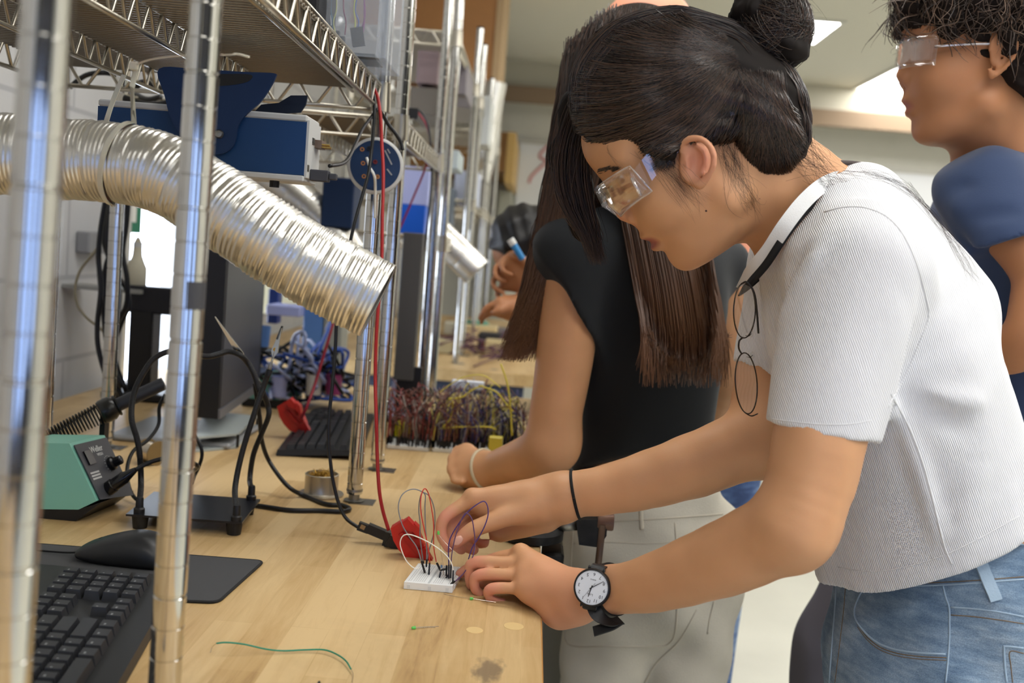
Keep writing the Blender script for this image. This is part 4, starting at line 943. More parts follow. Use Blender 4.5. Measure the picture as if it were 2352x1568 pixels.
# things on the left wall
a=PX(322,536,XW+.004);b=PX(291,470,XW+.004)
sg=thing('wall_sign',(XW,a[1],a[2]),'green sign with white figure on the left wall by the window','sign'); ya,yb=sorted((a[1],b[1])); 
MB().box((XW,ya,a[2]),(XW+.006,yb,b[2])).mk('plate',mat('sign_green',(0,112,84),.5),sg); MB().box((XW+.006,ya+(yb-ya)*.3,a[2]+.03),(XW+.0066,ya+(yb-ya)*.62,a[2]+.09)).mk('white_figure',WHP,sg)
a=PX(172,580,XW);b=PX(226,532,XW); t=thing('socket_box',(XW,a[1],a[2]),'small grey socket box on the painted block wall','socket'); MB().box((XW,a[1],a[2]),(XW+.035,b[1],b[2]),bev=.004).mk('body',mat('socket_grey',(140,140,142),.5),t)
a=PX(222,470,XW);b=PX(165,360,XW)
cl_=wthing_=None
mu=thing('monitor_mount',(-.95,2.35,TZ),'black monitor arm and cable column left of the second post','monitor arm')
m=MB(); boxpx(m,287,712,352,925,2.42,.06,.004); m.mk('column',BLK,mu); m=MB(); boxpx(m,287,662,395,716,2.42,.05,.004); m.mk('arm',mat('black_violet_plastic',(20,20,28),.35),mu)
m=MB(); a=P(320,925,2.42); m.box((a[0]-.08,2.38,TZ+.0004),(a[0]+.08,2.55,TZ+.02),bev=.004); m.box((a[0]-.02,2.43,TZ+.018),(a[0]+.02,2.47,max(a[2],TZ+.02)+.01)); m.mk('foot',BLK,mu)
cb_=[[(250,440),(236,500),(228,560),(228,620),(236,700),(244,780),(262,850),(278,910)],[(262,440),(240,510),(240,560),(262,620),(288,660),(296,700),(280,740),(262,800),(272,880)],[(286,440),(284,500),(270,560),(246,600),(240,660),(252,740),(262,820),(290,900)],[(296,450),(290,520),(282,580),(292,640),(290,700),(270,740),(250,800),(262,860),(286,930)],[(244,450),(232,520),(226,590),(232,660),(224,740),(226,800),(246,870),(266,900)],[(256,460),(246,540),(252,600),(272,650),(270,720),(256,770),(256,830),(280,890)]]
for i,q in enumerate(cb_): cable('bundled_cable',L3([(x,y,2.12-.01*i) for x,y in q]),.0052,CAB,None,label='black cable in the tangled bundle running down the rear shelf post',cat='cable',group='black cables bundled on the rear post',n=8,seg=5)
cable('loose_cable',L3([(232,560,2.15),(208,590,2.15),(184,622,2.15),(173,660,2.15),(178,700,2.15),(200,730,2.15),(238,762,2.15),(244,800,2.15)]),.003,mat('beige_cord',(150,142,120),.5),None,label='thin beige cord bowing out left of the cable bundle',cat='cable')
cable('loose_cable',L3([(160,200,1.9),(200,172,1.9),(250,168,1.9),(285,185,1.9),(310,215,1.88),(340,228,1.86),(370,222,1.85)]),.005,CAB,None,label='thick black cable arching under the wire shelf at upper left',cat='cable')
for q,l in (([(300,205),(330,190),(370,205),(400,225)],'black cable knot in front of the rear shelf, upper strand'),([(285,225),(330,240),(372,240),(405,228)],'black cable knot in front of the rear shelf, lower strand')): cable('loose_cable',L3([(x,y,1.7) for x,y in q]),.006,CAB,None,label=l,cat='cable')
bt_=thing('squeeze_bottle',PX(318,664,XW+.1)*V3((1,1,0))+V3((0,0,1.26)),'beige squeeze bottle standing by the window','bottle')
c=P(312,662,2.45); MB().lathe([(.022,0),(.024,.004),(.024,.05),(.016,.068),(.012,.08),(.010,.11),(.004,.125)],c,n=20).mk('body',mat('bottle_beige',(196,190,168),.5),bt_,smooth=True,ang=40); MB().lathe([(.011,.1),(.011,.112)],c,n=16).mk('cap',LGRY,bt_)
bt_['label']='beige squeeze bottle above the black monitor arm'
MB().box((XW+.001,2.4,c[2]-.010),(c[0]+.03,2.5,c[2]-.0006)).mk('wall_ledge',GRY,None,label='small grey ledge on the left wall under the beige bottle',cat='ledge')
# second red clip with its lead, far keyboard area
r2=copytree(rc); r2.name='test_clip'; src=ORG[rc.name]; dst=Q(676,1002)+V3((0,0,0)); r2.location=Vector(dst+V3((0,0,.004))); r2.scale=(1.25,1.25,1.25); r2['label']='red insulated test clip lying by the blurred keyboard'
cable('hanging_lead',L3([(692,960,2.05),(706,930,2.05),(724,880,2.08),(742,820,2.1),(760,760,2.12),(775,700,2.15)]),.0032,mat('dark_red_cable',(140,24,44),.4),None,label='dark red lead rising from the far red clip',cat='cable')
# second soldering station
q=[P(x,y,2.45) for x,y in ((560,925),(565,872),(600,856),(620,858),(640,925))]; t=thing('soldering_station',Q(600,940)*V3((1,1,1)),'second teal soldering station, blurred behind the helping-hands arms','soldering station')
zz=TZ+.02; q=[V3((a[0],a[1],max(a[2],zz))) for a in q]; MB().prism(q,(0.03,.12,0)).mk('body',TEAL,t); MB().box((q[0][0]-.004,2.445,TZ+.0004),(q[4][0]+.03,2.57,zz)).mk('base',BLK,t)
# blurred middle distance
LAV=mat('lavender_panel',(176,184,232),.5); BRB=mat('bright_blue_plastic',(20,92,206),.45); MBL=mat('mid_blue_plastic',(92,134,196),.5)
mo2=thing('monitor',(-.33,2.42,TZ),'dark grey monitor seen edge-on between the chrome posts','monitor')
m=MB(); boxpx(m,903,536,972,872,2.42,.05); m.mk('back_shell',mat('monitor_dark_grey',(74,72,70),.5),mo2); m=MB(); a=P(938,872,2.43); m.box((a[0]-.03,2.44,TZ),(a[0]+.03,2.46,a[2]+.03)).box((a[0]-.07,2.38,TZ+.0004),(a[0]+.07,2.52,TZ+.01)); m.mk('stand',BLK,mo2)
for nm,l,c,bx,Y_,d,mm in (('document_box','pale lavender box above the bright blue one behind the posts','box',(912,385,988,468),2.92,.1,LAV),('storage_box','bright blue box above the dark grey monitor','box',(908,470,978,536),2.92,.1,BRB),
  ('storage_box','tall mid-blue plastic box beyond the monitor edge','box',(690,668,752,835),2.75,.12,MBL),('spray_bottle','dark blue bottle behind the monitor edge','bottle',(612,664,640,742),2.8,.05,mat('deep_blue',(28,52,110),.5)),
  ('cardboard_box','beige box standing behind the monitor edge','box',(600,588,692,720),3.15,.2,mat('beige_card',(186,180,148),.6)),('storage_box','pale grey box hung beneath the duct end','box',(738,680,790,766),2.75,.1,mat('box_pale_grey',(160,164,156),.5)),
  ('tray','lavender tray lying beyond the monitor','tray',(610,705,690,722),2.7,.1,LAV),('tool_box','dark navy box under the far shelf','box',(735,410,815,520),2.3,.1,DBLUE)):
    z_=None if bx[3]<760 else TZ+.0005
    o=onetag(nm,l,c,*bx,Y_,d,mm,z_)
g=np.random.default_rng(41)
for i,(mm,l,n_) in enumerate(((CAB,'tangle of black cables heaped behind the red test clip',16),(mat('blue_cable',(40,80,170),.4),'tangle of blue cables heaped behind the red test clip',10),(mat('white_blue_cable',(176,188,226),.4),'tangle of whitish cables heaped behind the red test clip',8))):
    m=MB()
    for k in range(n_):
        x,y=g.uniform(625,770),g.uniform(790,905); pts=[(x+g.normal()*36,min(915,y+g.normal()*36),2.5+g.uniform(-.1,.1)) for _ in range(5)]; m.tube(cr(L3(pts),5),.0045,6)
    m.mk('cable_tangle',mm,None,smooth=True,label=l,cat='cables',kind='stuff')
for i,(x,y,c,l) in enumerate(((640,885,LAV,'pale lavender cup among the cable tangle, leftmost'),(720,880,WHP,'white cup under the dark red lead'),(765,880,mat('magenta_cap',(150,60,110),.5),'magenta cap among the cables'),(600,770,MBL,'blue cylinder beside the monitor edge'))):
    c0=P(x,y+25,2.45); c0[2]=max(c0[2],TZ+.0005); MB().lathe([(.018,0),(.021,.05),(.019,.05),(.016,.004)],c0,n=20).mk('cup' if 'cup' in l else 'cap' if 'cap' in l else 'canister',c,None,label=l,cat='container')
# paper leaning
mk('paper_sheet',[P(905,865,2.5),P(915,862,2.5),P(948,965,2.42),P(880,975,2.42),P(905,866,2.503),P(915,863,2.503),P(948,966,2.423),P(880,976,2.423)],[(0,1,2,3),(7,6,5,4),(0,4,5,1),(1,5,6,2),(2,6,7,3),(3,7,4,0)],mat('bluish_paper',(204,206,236),.8),None,label='white paper sheet propped beside the wired breadboards',cat='paper')
# wired breadboards
cols={'brown':(120,74,62),'yellow':(206,190,84),'purple':(70,66,120),'grey':(168,160,150),'red':(150,60,54),'black':(24,24,26)}
def wired(c0,c1,lab,mix,n,hgt,seed):
    g=np.random.default_rng(seed); a=Q(*c0);b=Q(*c1); W_=b[0]-a[0]; D_=.16; t=thing('wired_breadboard',(a+b)/2,lab,'breadboard')
    MB().box((a[0],a[1],TZ+.0004),(b[0],a[1]+D_,TZ+.0095),bev=.001).mk('board',BBW,t)
    by={}
    pl=MB()
    for i in range(n):
        x,y=a[0]+g.uniform(.02,.98)*W_,a[1]+g.uniform(.01,.98)*D_; x2=min(max(x+g.normal()*.05,a[0]),b[0]);y2=min(max(y+g.normal()*.05,a[1]),a[1]+D_); h=g.uniform(.3,1)*hgt; c=mix[g.integers(len(mix))]
        mid=V3(((x+x2)/2+g.normal()*.018,(y+y2)/2+g.normal()*.018,TZ+.012+h)); p=cr([V3((x,y,TZ+.022)),V3((x+g.normal()*.004,y,TZ+.022+h*.5)),mid,V3((x2+g.normal()*.004,y2,TZ+.022+h*.5)),V3((x2,y2,TZ+.022))],4); by.setdefault(c,[]).append(p)
        for (u,v) in ((x,y),(x2,y2)): pl.box((u-.0016,v-.0016,TZ+.009),(u+.0016,v+.0016,TZ+.024))
    for c,ps in by.items(): strands('jumper_wires',ps,.0011,mat('jumperfar_'+c,cols[c],.45),t,tip=1.,kind='stuff')
    pl.mk('jumper_plugs',JP,t,kind='stuff'); return t
wired((888,1030),(985,1036),'wired breadboard with red and brown jumpers, left of the three','brown,brown,red,grey,brown,black'.split(','),90,.12,1)
wired((992,1037),(1090,1043),'wired breadboard thick with brown jumpers, middle of the three','brown,brown,grey,purple,brown,yellow'.split(','),120,.13,2)
t=wired((1096,1040),(1195,1046),'wired breadboard with a white display bar, right of the three','purple,grey,yellow,brown,black'.split(','),90,.12,3)
m=MB(); boxpx(m,1036,878,1112,892,2.22,.02); m.mk('display_bar',mat('display_white',(226,230,240),.4),t)
YW=mat('yellow_wire',(222,206,72),.4)
for i,(q,l) in enumerate((([(1012,985),(1035,960),(1040,925),(1030,915)],'thick yellow wire bent up over the middle wired breadboard'),([(1008,984),(1060,980),(1120,980),(1140,986)],'straight yellow wire lying across the wired breadboards'),([(1030,915),(1060,912),(1085,895),(1110,885)],'yellow wire arching up to the white display bar'),([(1100,885),(1140,900),(1165,930),(1178,945)],'yellow wire sloping down at the right wired breadboard'),([(1150,835),(1165,880),(1172,930),(1176,1000)],'yellow wire standing tall at the right edge of the breadboards'),([(1010,900),(1060,868),(1110,862),(1150,890)],'highest yellow wire looping over all the breadboards'))): cable('yellow_wire',L3([(x,y,2.1) for x,y in q]),.0018 if i<5 else .0011,YW,None,label=l,cat='wire')
m=MB(); boxpx(m,905,972,942,1002,2.14,.03); m.mk('yellow_block',mat('yellow_block',(222,208,20),.4),None,label='small bright yellow block at the left of the wired breadboards',cat='block')
m=MB(); boxpx(m,1120,1005,1155,1045,2.08,.02); m.mk('yellow_connector',mat('yellow_pale',(206,190,70),.4),None,label='pale yellow connector block beside the fist of the person in black',cat='connector')
# far bench clutter
fc=[(1062,795,'red_tape_roll','red tape roll on the far bench, left one',(190,24,24),.035),(1125,770,'red_jar','red jar on the far bench behind the hair',(190,34,30),.03),(1050,775,'white_cup','white cup at the foot of the far post',(220,220,214),.03),(1010,790,'white_plate','white block at the far post foot',(214,214,206),.05),(1100,760,'parts_tray','cream parts tray on the far bench',(206,186,140),.09),(1160,775,'parts_tray','tan parts tray on the far bench, nearer the hair',(196,176,130),.08),(1090,735,'tool_roll','teal pouch on the far bench',(92,150,130),.07),(940,720,'tool_roll','green-teal pouch beyond the dark monitor',(80,140,116),.05),(1150,740,'tool_case','black case on the far bench',(40,40,42),.09),(1190,760,'cloth','pinkish cloth on the far bench',(190,140,130),.06),(1060,720,'box','off-white carton on the far bench',(204,198,178),.08),(1140,712,'box','grey carton on the far bench under the forearm',(110,104,104),.08),(1005,760,'box','beige carton between the far posts',(190,178,140),.07)]
g=np.random.default_rng(51)
for i,(x,y,nm,l,c,s) in enumerate(fc):
    Y_=3.9+g.uniform(0,1.2); p=Q(x,min(y+ 30,815)); p=V3((P(x,y,Y_)[0],Y_,TZ+.0005)); mm=mat('far_clutter_%d'%i,c,.5)
    if 'roll' in nm or 'jar' in nm or 'cup' in nm: MB().lathe([(s*.7,0),(s,.004),(s,s*1.2),(s*.5,s*1.25)],p,n=20).mk(nm,mm,None,label=l,cat=nm.split('_')[-1])
    else: MB().box(p-V3((s,s*.6,0)),p+V3((s,s*.6,s*.8)),bev=.006).mk(nm,mm,None,label=l,cat=nm.split('_')[-1])
m=MB()
for k in range(26):
    x,y=g.uniform(1040,1200),0; Y_=g.uniform(3.8,4.6); a=V3((P(x,780,Y_)[0],Y_,TZ+.004)); m.tube(cr([a+g.normal(size=3)*V3((.06,.08,0))+V3((0,0,abs(g.normal())*.03)) for _ in range(5)],4),.003,5)
m.mk('wire_tangle',mat('plum_cable',(96,60,78),.5),None,smooth=True,label='tangle of plum-coloured wires on the far bench',cat='wires',kind='stuff')
# instruments on the middle shelves
for i,(bx,Y_,d,c,l) in enumerate((((955,118,1010,190),2.95,.3,(150,130,132),'mauve-grey instrument case high on the shelf between posts'),((1032,150,1075,215),3.2,.3,(130,124,128),'grey instrument case high on the shelf, right of the mauve one'),((940,205,1030,262),2.95,.3,(112,106,98),'dark grey case on the shelf behind the cord plug'),((1005,345,1055,385),3.1,.2,(176,186,186),'pale grey case on the lower far shelf'),((1040,395,1100,470),4.1,.2,(190,196,214),'bluish white box on the farthest shelf'),((1000,430,1040,520),3.9,.2,(90,100,112),'slate box between the farthest posts'),((1085,220,1130,330),4.3,.25,(206,208,204),'white box high on the farthest shelf'))):
    onetag('instrument_case',l,'case',*bx,Y_,d,mat('case_%d'%i,c,.55))
duct(L3([(1140,190,5.0),(1128,260,5.0),(1120,330,5.0),(1100,420,4.95)]),.05,'farthest white duct hose hanging down by the last shelving',.006,20,.02)
# ---------- people ----------
def skin_mat(name,rgb,rgb2):
    T=NT(name); b=T.b; tc=T.n('ShaderNodeTexCoord'); c=lin(rgb)
    nz=T.n('ShaderNodeTexNoise',{'Vector':(tc,'Object'),'Scale':14.,'Detail':3.}); r=T.ramp((nz,0),[(.3,tuple(x*.93 for x in c)),(.7,tuple(min(1,x*1.06) for x in c))])
    at=T.n('ShaderNodeAttribute'); at.attribute_name='pink'; m=T.n('ShaderNodeMixRGB',{0:(at,'Fac'),1:(r,0),2:(*lin(rgb2),1)})
    at2=T.n('ShaderNodeAttribute'); at2.attribute_name='lip'; m2=T.n('ShaderNodeMixRGB',{0:(at2,'Fac'),1:(m,0),2:(*lin((168,98,84)),1)})
    T.l(m2,0,b,'Base Color'); b.inputs['Roughness'].default_value=.5; b.inputs['Subsurface Weight'].default_value=.12; b.inputs['Subsurface Radius'].default_value=(1,.35,.2); b.inputs['Subsurface Scale'].default_value=.006
    b.inputs['Specular IOR Level'].default_value=.35
    n2=T.n('ShaderNodeTexNoise',{'Vector':(tc,'Object'),'Scale':420.,'Detail':2.}); bp=T.n('ShaderNodeBump',{'Strength':.12,'Distance':.0006}); T.l(n2,0,bp,'Height'); T.l(bp,0,b,'Normal'); return T.m
SKIN=skin_mat('warm_skin',(208,155,112),(220,148,122)); SKIN3=skin_mat('tan_skin',(186,128,88),(190,120,92))
def hair_mat(name,c1,c2,rough=.32,zr=None):
    T=NT(name); b=T.b; tc=T.n('ShaderNodeTexCoord'); nz=T.n('ShaderNodeAttribute'); nz.attribute_name='tone'; r=T.ramp((nz,2),[(.0,lin(c1)),(.55,tuple((a*.6+b*.4) for a,b in zip(lin(c1),lin(c2)))),(1.,lin(c2))])
    if zr:
        sx=T.n('ShaderNodeSeparateXYZ'); T.l(tc,'Object',sx,0); mr=T.n('ShaderNodeMapRange',{'Value':(sx,2),'From Min':zr[0],'From Max':zr[1]}); m=T.n('ShaderNodeMixRGB',{0:(mr,0),1:(*lin(zr[2]),1),2:(r,0)}); T.l(m,0,b,'Base Color')
    else: T.l(r,0,b,'Base Color')
    b.inputs['Roughness'].default_value=rough; b.inputs['Specular IOR Level'].default_value=.6; return T.m
HAIR1=hair_mat('dark_brown_hair',(20,14,12),(86,64,50),.27); HAIRB=mat('dark_hair_mass',(24,18,15),.7,spec=.2)
def head_frame(tip,Y,pitch,HS,yaw=0.):
    a=math.radians(pitch); Fv=V3((-math.cos(a),0,-math.sin(a)));U=V3((-math.sin(a),0,math.cos(a)));Lv=V3((0,-1,0))
    if yaw: Rz=rot((0,0,1),math.radians(yaw)); Fv=Rz@Fv;U=Rz@U;Lv=Rz@Lv
    R=np.stack([Fv,Lv,U],1); O=P(tip[0],tip[1],Y)-HS*(R@V3((.1095,0,-.022)))
    return O,R,HS
class Head:
    def __init__(s,tip,Y,pitch,HS=1.,yaw=0.): s.O,s.R,s.S=head_frame(tip,Y,pitch,HS,yaw)
    def H(s,f,y,u): return s.O+s.S*(s.R@V3((f,y,u)))
    def e(s,B,c,r,k=.012,op=0): B.ell(s.H(*c),V3(r)*s.S,s.R,k,op)
    def c(s,B,a,b,r1,r2=None,k=.01,op=0): B.cap(s.H(*a),s.H(*b),r1*s.S,(r2 if r2 is not None else r1)*s.S,k,op)
    def build(s,B,male=False):
        e=s.e;c=s.c
        e(B,(.004,0,.052),(.100,.075,.083)); e(B,(.060,0,.052),(.0475,.056,.045),.02)
        e(B,(.028,0,-.015),(.066,.064,.075),.02); e(B,(.052,0,-.043),(.041,.042,.036),.015)
        for g in (1,-1):
            c(B,(.0,g*.050,-.060),(.047,g*.016,-.094),.020,.0165,.02); e(B,(.052,g*.034,-.028),(.034,.028,.034),.02)
            c(B,(.085,g*.012,.030),(.078,g*.045,.030),.013,.011,.015)
        e(B,(.024,0,-.080),(.050,.046,.030),.02); e(B,(.059,0,-.093),(.0185,.022,.0185),.012)
        e(B,(.085,0,-.0535),(.0125,.021,.0065),.005); e(B,(.0795,0,-.0705),(.012,.0185,.0068),.005)
        for g in (1,-1): e(B,(.103,g*.033,.012),(.013,.019,.012),.012,1)
        for g in (1,-1): e(B,(.0795,g*.031,.009),(.0135,.0145,.0135),.003)
        c(B,(.0955,0,.020),(.0985,0,-.019),.0062,.0100,.010)
        c(B,(.0985,0,-.021),(.090,0,-.036),.0085,.0055,.005)
        for g in (1,-1): e(B,(.0915,g*.0115,-.029),(.0105,.0075,.0078),.004)
        for g in (1,-1): e(B,(.0935,g*.0055,-.0368),(.0045,.0026,.0035),.002,1)
        pts=[(.090,-.022,-.0645),(.0985,-.010,-.0630),(.1005,0,-.0628),(.0985,.010,-.0630),(.090,.022,-.0645)]
        for a,b in zip(pts[:-1],pts[1:]): c(B,a,b,.0026,.0026,.0015,1)
    def ear(s,B,g,c0=(-.006,.0,-.004)):
        """generic ear; g=+1 near (left) side"""
        f0,_,u0=c0; y=.0735*g
        q=[(.012,.004),(.010,.020),(.000,.029),(-.011,.026),(-.018,.014),(-.018,-.002),(-.011,-.016),(-.002,-.026),(.005,-.030),(.009,-.022)]
        P_=[s.H(f0+a,y+g*(.004+max(0,-a)*.55),u0+b) for a,b in q]; B.chain(P_,[x*s.S for x in (.003,.0036,.0038,.0038,.0036,.0034,.0034,.0044,.0050,.004)],.003)
        s.e(B,(f0-.004,y+g*.002,u0+.001),(.016,.004,.026),.004)
        s.c(B,(f0-.006,y+g*.008,u0+.018),(f0-.008,y+g*.009,u0-.006),.0026,.0022,.003)
        s.e(B,(f0-.001,y+g*.0075,u0-.003),(.0068,.0055,.0105),.003,1)
        s.c(B,(f0+.0095,y+g*.003,u0+.001),(f0+.008,y+g*.003,u0-.010),.003,.003,.003)
def capcut(B,a,b,r1,r2,pt,nrm,k=.02,st=None):
    T_=Body(); T_.cap(a,b,r1,r2,.01,0,st); f=T_.p[0][0]; pt=V3(pt).astype(np.float32); nr=_n(nrm).astype(np.float32)
    B.fn(lambda p: np.maximum(f(p),(p-pt)@nr),k); return B
def hand(B,wr,rw,knk,fing,thumb,palm_r=.0125,extra=()):
    """wr wrist; knk dict name->MCP; fing name->[PIP,DIP,tip]"""
    rr={'index':(.0098,.0086,.0076,.0064),'middle':(.010,.0088,.0078,.0066),'ring':(.0096,.0084,.0074,.0062),'pinky':(.0088,.0075,.0066,.0056)}
    for n in knk: B.cap(wr,knk[n],rw,palm_r,.016)
    for a,b in zip(list(knk)[:-1],list(knk)[1:]): B.cap(knk[a],knk[b],palm_r*.92,palm_r*.92,.010)
    for n in fing: B.chain([knk[n]]+list(fing[n]),[r for r in rr[n]],.0035)
    B.chain(thumb,[.0165,.0125,.0102,.0082][:len(thumb)],.006)
    for a,b,r1,r2 in extra: B.cap(a,b,r1,r2,.012)
def noisefn(amp,specs,seed=0):
    g=np.random.default_rng(seed); S=[(V3(g.normal(size=3))*f,g.uniform(0,6.28),a) for f,a in specs]
    def fn(p):
        o=0
        for k,ph,a in S: o=o+a*np.sin(p@k.astype(np.float32)+ph)
        return (o*amp).astype(np.float32)
    return fn
def bodymesh(B,h,lo,hi,name,m,parent=None,it=2,**k):
    v,f=B.mesh(h,lo,hi); v=smooth_mesh(v,f,it); return mk(name,v,f,m,parent,smooth=True,**k),v
# ===== person 1: leaning over the breadboard =====
HD=Head((1418,501),1.19,31.6,1.03)
B=Body(); HD.build(B)
# near ear traced at its own depth
def ep(x,y,Y): return P(x,y,Y)
er=[(1563,347,1.112),(1570,328,1.108),(1588,318,1.103),(1608,318,1.098),(1627,331,1.094),(1638,353,1.092),(1639,377,1.093),(1631,398,1.097),(1619,414,1.102),(1607,425,1.106),(1598,420,1.109)]
eb=Body()
B.ell(P(1600,368,1.113),(.019,.0065,.028),rot((0,1,0),math.radians(8)),.004)
B.chain([ep(*q) for q in er],[.0030,.0038,.0042,.0042,.0040,.0038,.0038,.0038,.0042,.0050,.0042],.003)
B.chain([ep(1600,334,1.105),ep(1617,350,1.103),ep(1620,375,1.103),ep(1610,398,1.105)],[.0028,.003,.003,.003],.003)
B.chain([ep(1577,362,1.108),ep(1580,382,1.107)],[.0034,.0034],.003)
B.ell(P(1597,372,1.105),(.0062,.007,.0125),None,.003,1)
HD.ear(B,-1)
NK=P(1840,500,1.235)
B.cap(HD.H(-.028,0,-.03),NK,.056,.062,.03); B.cap(HD.H(-.055,0,.0),P(1870,450,1.235),.045,.05,.03)
# trunk
trunk=[P(1890,560,1.235),P(1935,660,1.225),P(2040,850,1.22),P(2130,1080,1.225),P(2215,1290,1.23),P(2240,1400,1.23)]
LAT=((0,1,0),1.22)
B.chain(trunk[:5],[.062,.085,.106,.104,.118],.03,LAT)
B.cap(P(2230,1330,1.23),P(2235,1430,1.23),.118,.12,.03,0,LAT)
for Yh,x in ((1.15,.53),(1.31,.55)):
    B.chain([(x+.02,Yh,.93),(x,Yh,.5),(x+.03,Yh,.09)],[.075,.05,.034],.03); B.cap((x+.04,Yh,.045),(x-.12,Yh,.03),.034,.026,.02)
# left arm (near)
Sh=P(1960,640,1.085);El=P(1822,1212,1.0)
B.cap(P(1900,590,1.22),Sh,.06,.055,.04); B.chain([Sh,P(1892,960,1.03),P(1862,1105,1.01),El],[.052,.0475,.0445,.0385],.03)
fa=[El,P(1755,1240,1.02),P(1655,1286,1.05),P(1500,1339,1.10),P(1400,1357,1.14),P(1338,1372,1.165)]
B.chain(fa,[.0405,.0405,.0385,.0315,.0262,.0245],.022); B.cap(P(1400,1352,1.14),P(1338,1364,1.165),.0255,.0245,.01)
# left hand resting on bench edge, fingers curled
wrL=P(1322,1368,1.172)
k1={'index':P(1197,1272,1.245),'middle':P(1212,1296,1.228),'ring':P(1208,1322,1.213),'pinky':P(1206,1350,1.198)}
f1={'index':[P(1120,1288,1.262),P(1085,1302,1.268),P(1056,1318,1.268)],'middle':[P(1092,1292,1.238),P(1079,1320,1.240),P(1082,1345,1.243)],'ring':[P(1101,1320,1.222),P(1090,1348,1.224),P(1105,1366,1.228)],'pinky':[P(1127,1352,1.204),P(1127,1374,1.209),P(1155,1380,1.214)]}
hand(B,wrL,.0235,k1,f1,[P(1290,1372,1.20),P(1225,1345,1.235),P(1160,1345,1.25),P(1100,1345,1.258)],.0125,[(P(1292,1400,1.178),P(1225,1362,1.19),.019,.014),(P(1320,1392,1.17),P(1280,1405,1.175),.021,.019)])
B.ell(P(1196,1262,1.243),(.008,.008,.007),None,.006)
# right arm (far)
ShR=P(1835,600,1.39); ElR=P(1748,1015,1.30)
B.cap(P(1900,590,1.25),ShR,.06,.052,.04); B.chain([ShR,P(1770,860,1.345),ElR],[.050,.046,.042],.03)
fr=[ElR,P(1690,1030,1.30),P(1600,1066,1.30),P(1470,1106,1.305),P(1380,1126,1.31),P(1318,1134,1.315)]
B.chain(fr,[.042,.0425,.0415,.036,.0315,.0290],.022)
wrR=P(1285,1142,1.318)
k2={'index':P(1085,1142,1.300),'middle':P(1098,1150,1.320),'ring':P(1112,1166,1.338),'pinky':P(1128,1184,1.352)}
f2={'index':[P(1024,1186,1.285),P(1014,1224,1.280),P(1030,1258,1.277)],'middle':[P(1040,1196,1.308),P(1036,1236,1.305),P(1060,1262,1.300)],'ring':[P(1058,1215,1.328),P(1062,1248,1.322),P(1088,1262,1.314)],'pinky':[P(1085,1226,1.342),P(1098,1246,1.336),P(1112,1248,1.328)]}
hand(B,wrR,.0265,k2,f2,[P(1232,1168,1.300),P(1150,1190,1.283),P(1082,1219,1.272),P(1048,1246,1.268)],.0120,[(P(1250,1190,1.325),P(1150,1215,1.33),.019,.016),(P(1240,1160,1.305),P(1110,1165,1.305),.022,.012)])
B.fn(noisefn(.0005,[(60,1),(95,.7),(140,.5),(40,1.2)],2),0,2)
p1v,p1f=B.mesh(.0024,(-.16,.93,.0),(.85,1.50,1.66)); 
p1v=smooth_mesh(p1v,p1f,2); p1=mk('person',p1v,p1f,SKIN,None,smooth=True,label='person in white ribbed crop top, hair in a bun, leaning over the breadboard',cat='person')
def near(v,c,r): return np.clip(1-np.linalg.norm(v-V3(c),axis=1)/r,0,1)
pk=np.zeros(len(p1v))
for q in list(f1.values())+list(f2.values()):
    for c in q: pk=np.maximum(pk,near(p1v,c,.022)*1.1)
pk=np.maximum(pk,near(p1v,P(1048,1246,1.268),.03)); pk=np.maximum(pk,.9*near(p1v,P(1608,370,1.10),.035)); pk=np.maximum(pk,.5*near(p1v,HD.H(.1,0,-.02),.03)); pk=np.maximum(pk,.45*near(p1v,wrL,.1))
attr(p1,'pink',np.clip(pk*1.2,0,1)); lp_=(p1v-HD.O)@HD.R/HD.S
attr(p1,'lip',np.clip(1-np.sqrt(((lp_[:,0]-.088)/.022)**2+(lp_[:,1]/.024)**2+((lp_[:,2]+.0635)/.0125)**2)*1.0,0,.45)*2.2)
# nails, mole, brow
NAIL=mat('finger_nail',(226,172,150),.3)
def nail(c,r,R): MB().ball(c,r,14,R).mk('fingernail',NAIL,p1,smooth=True)
d=_n(P(1042,1252,1.266)-P(1078,1222,1.27)); up_=_n(V3((0,-1,.35))-np.dot(V3((0,-1,.35)),d)*d); nail(P(1052,1241,1.2615)+up_*.0008,(.0078,.0052,.0016),np.stack([d,np.cross(up_,d),up_],1))
BV1=BVHTree.FromPolygons([Vector(x) for x in p1v],[tuple(q) for q in p1f.tolist()])
MO=mat('mole_brown',(70,44,36),.6)
for x,y,r in ((1622,484,.0013),(1745,456,.0006)):
    c=hit(BV1,x,y); 
    if c is not None: MB().ball(c,(r,r*.5,r),8).mk('mole',MO,p1)
bp=[]; g=np.random.default_rng(5)
for i in range(120):
    t=g.uniform(0,1); x0=1372+t*48+g.normal()*1.2; y0=392-t*2+math.sin(t*3)*-3+g.normal()*3.0; a=[hit(BV1,x0+s*7,y0-s*3,.0006) for s in (0,.5,1)]
    if all(q is not None for q in a): bp.append(a)
if bp: strands('eyebrow',bp,.00028,HAIR1,p1)
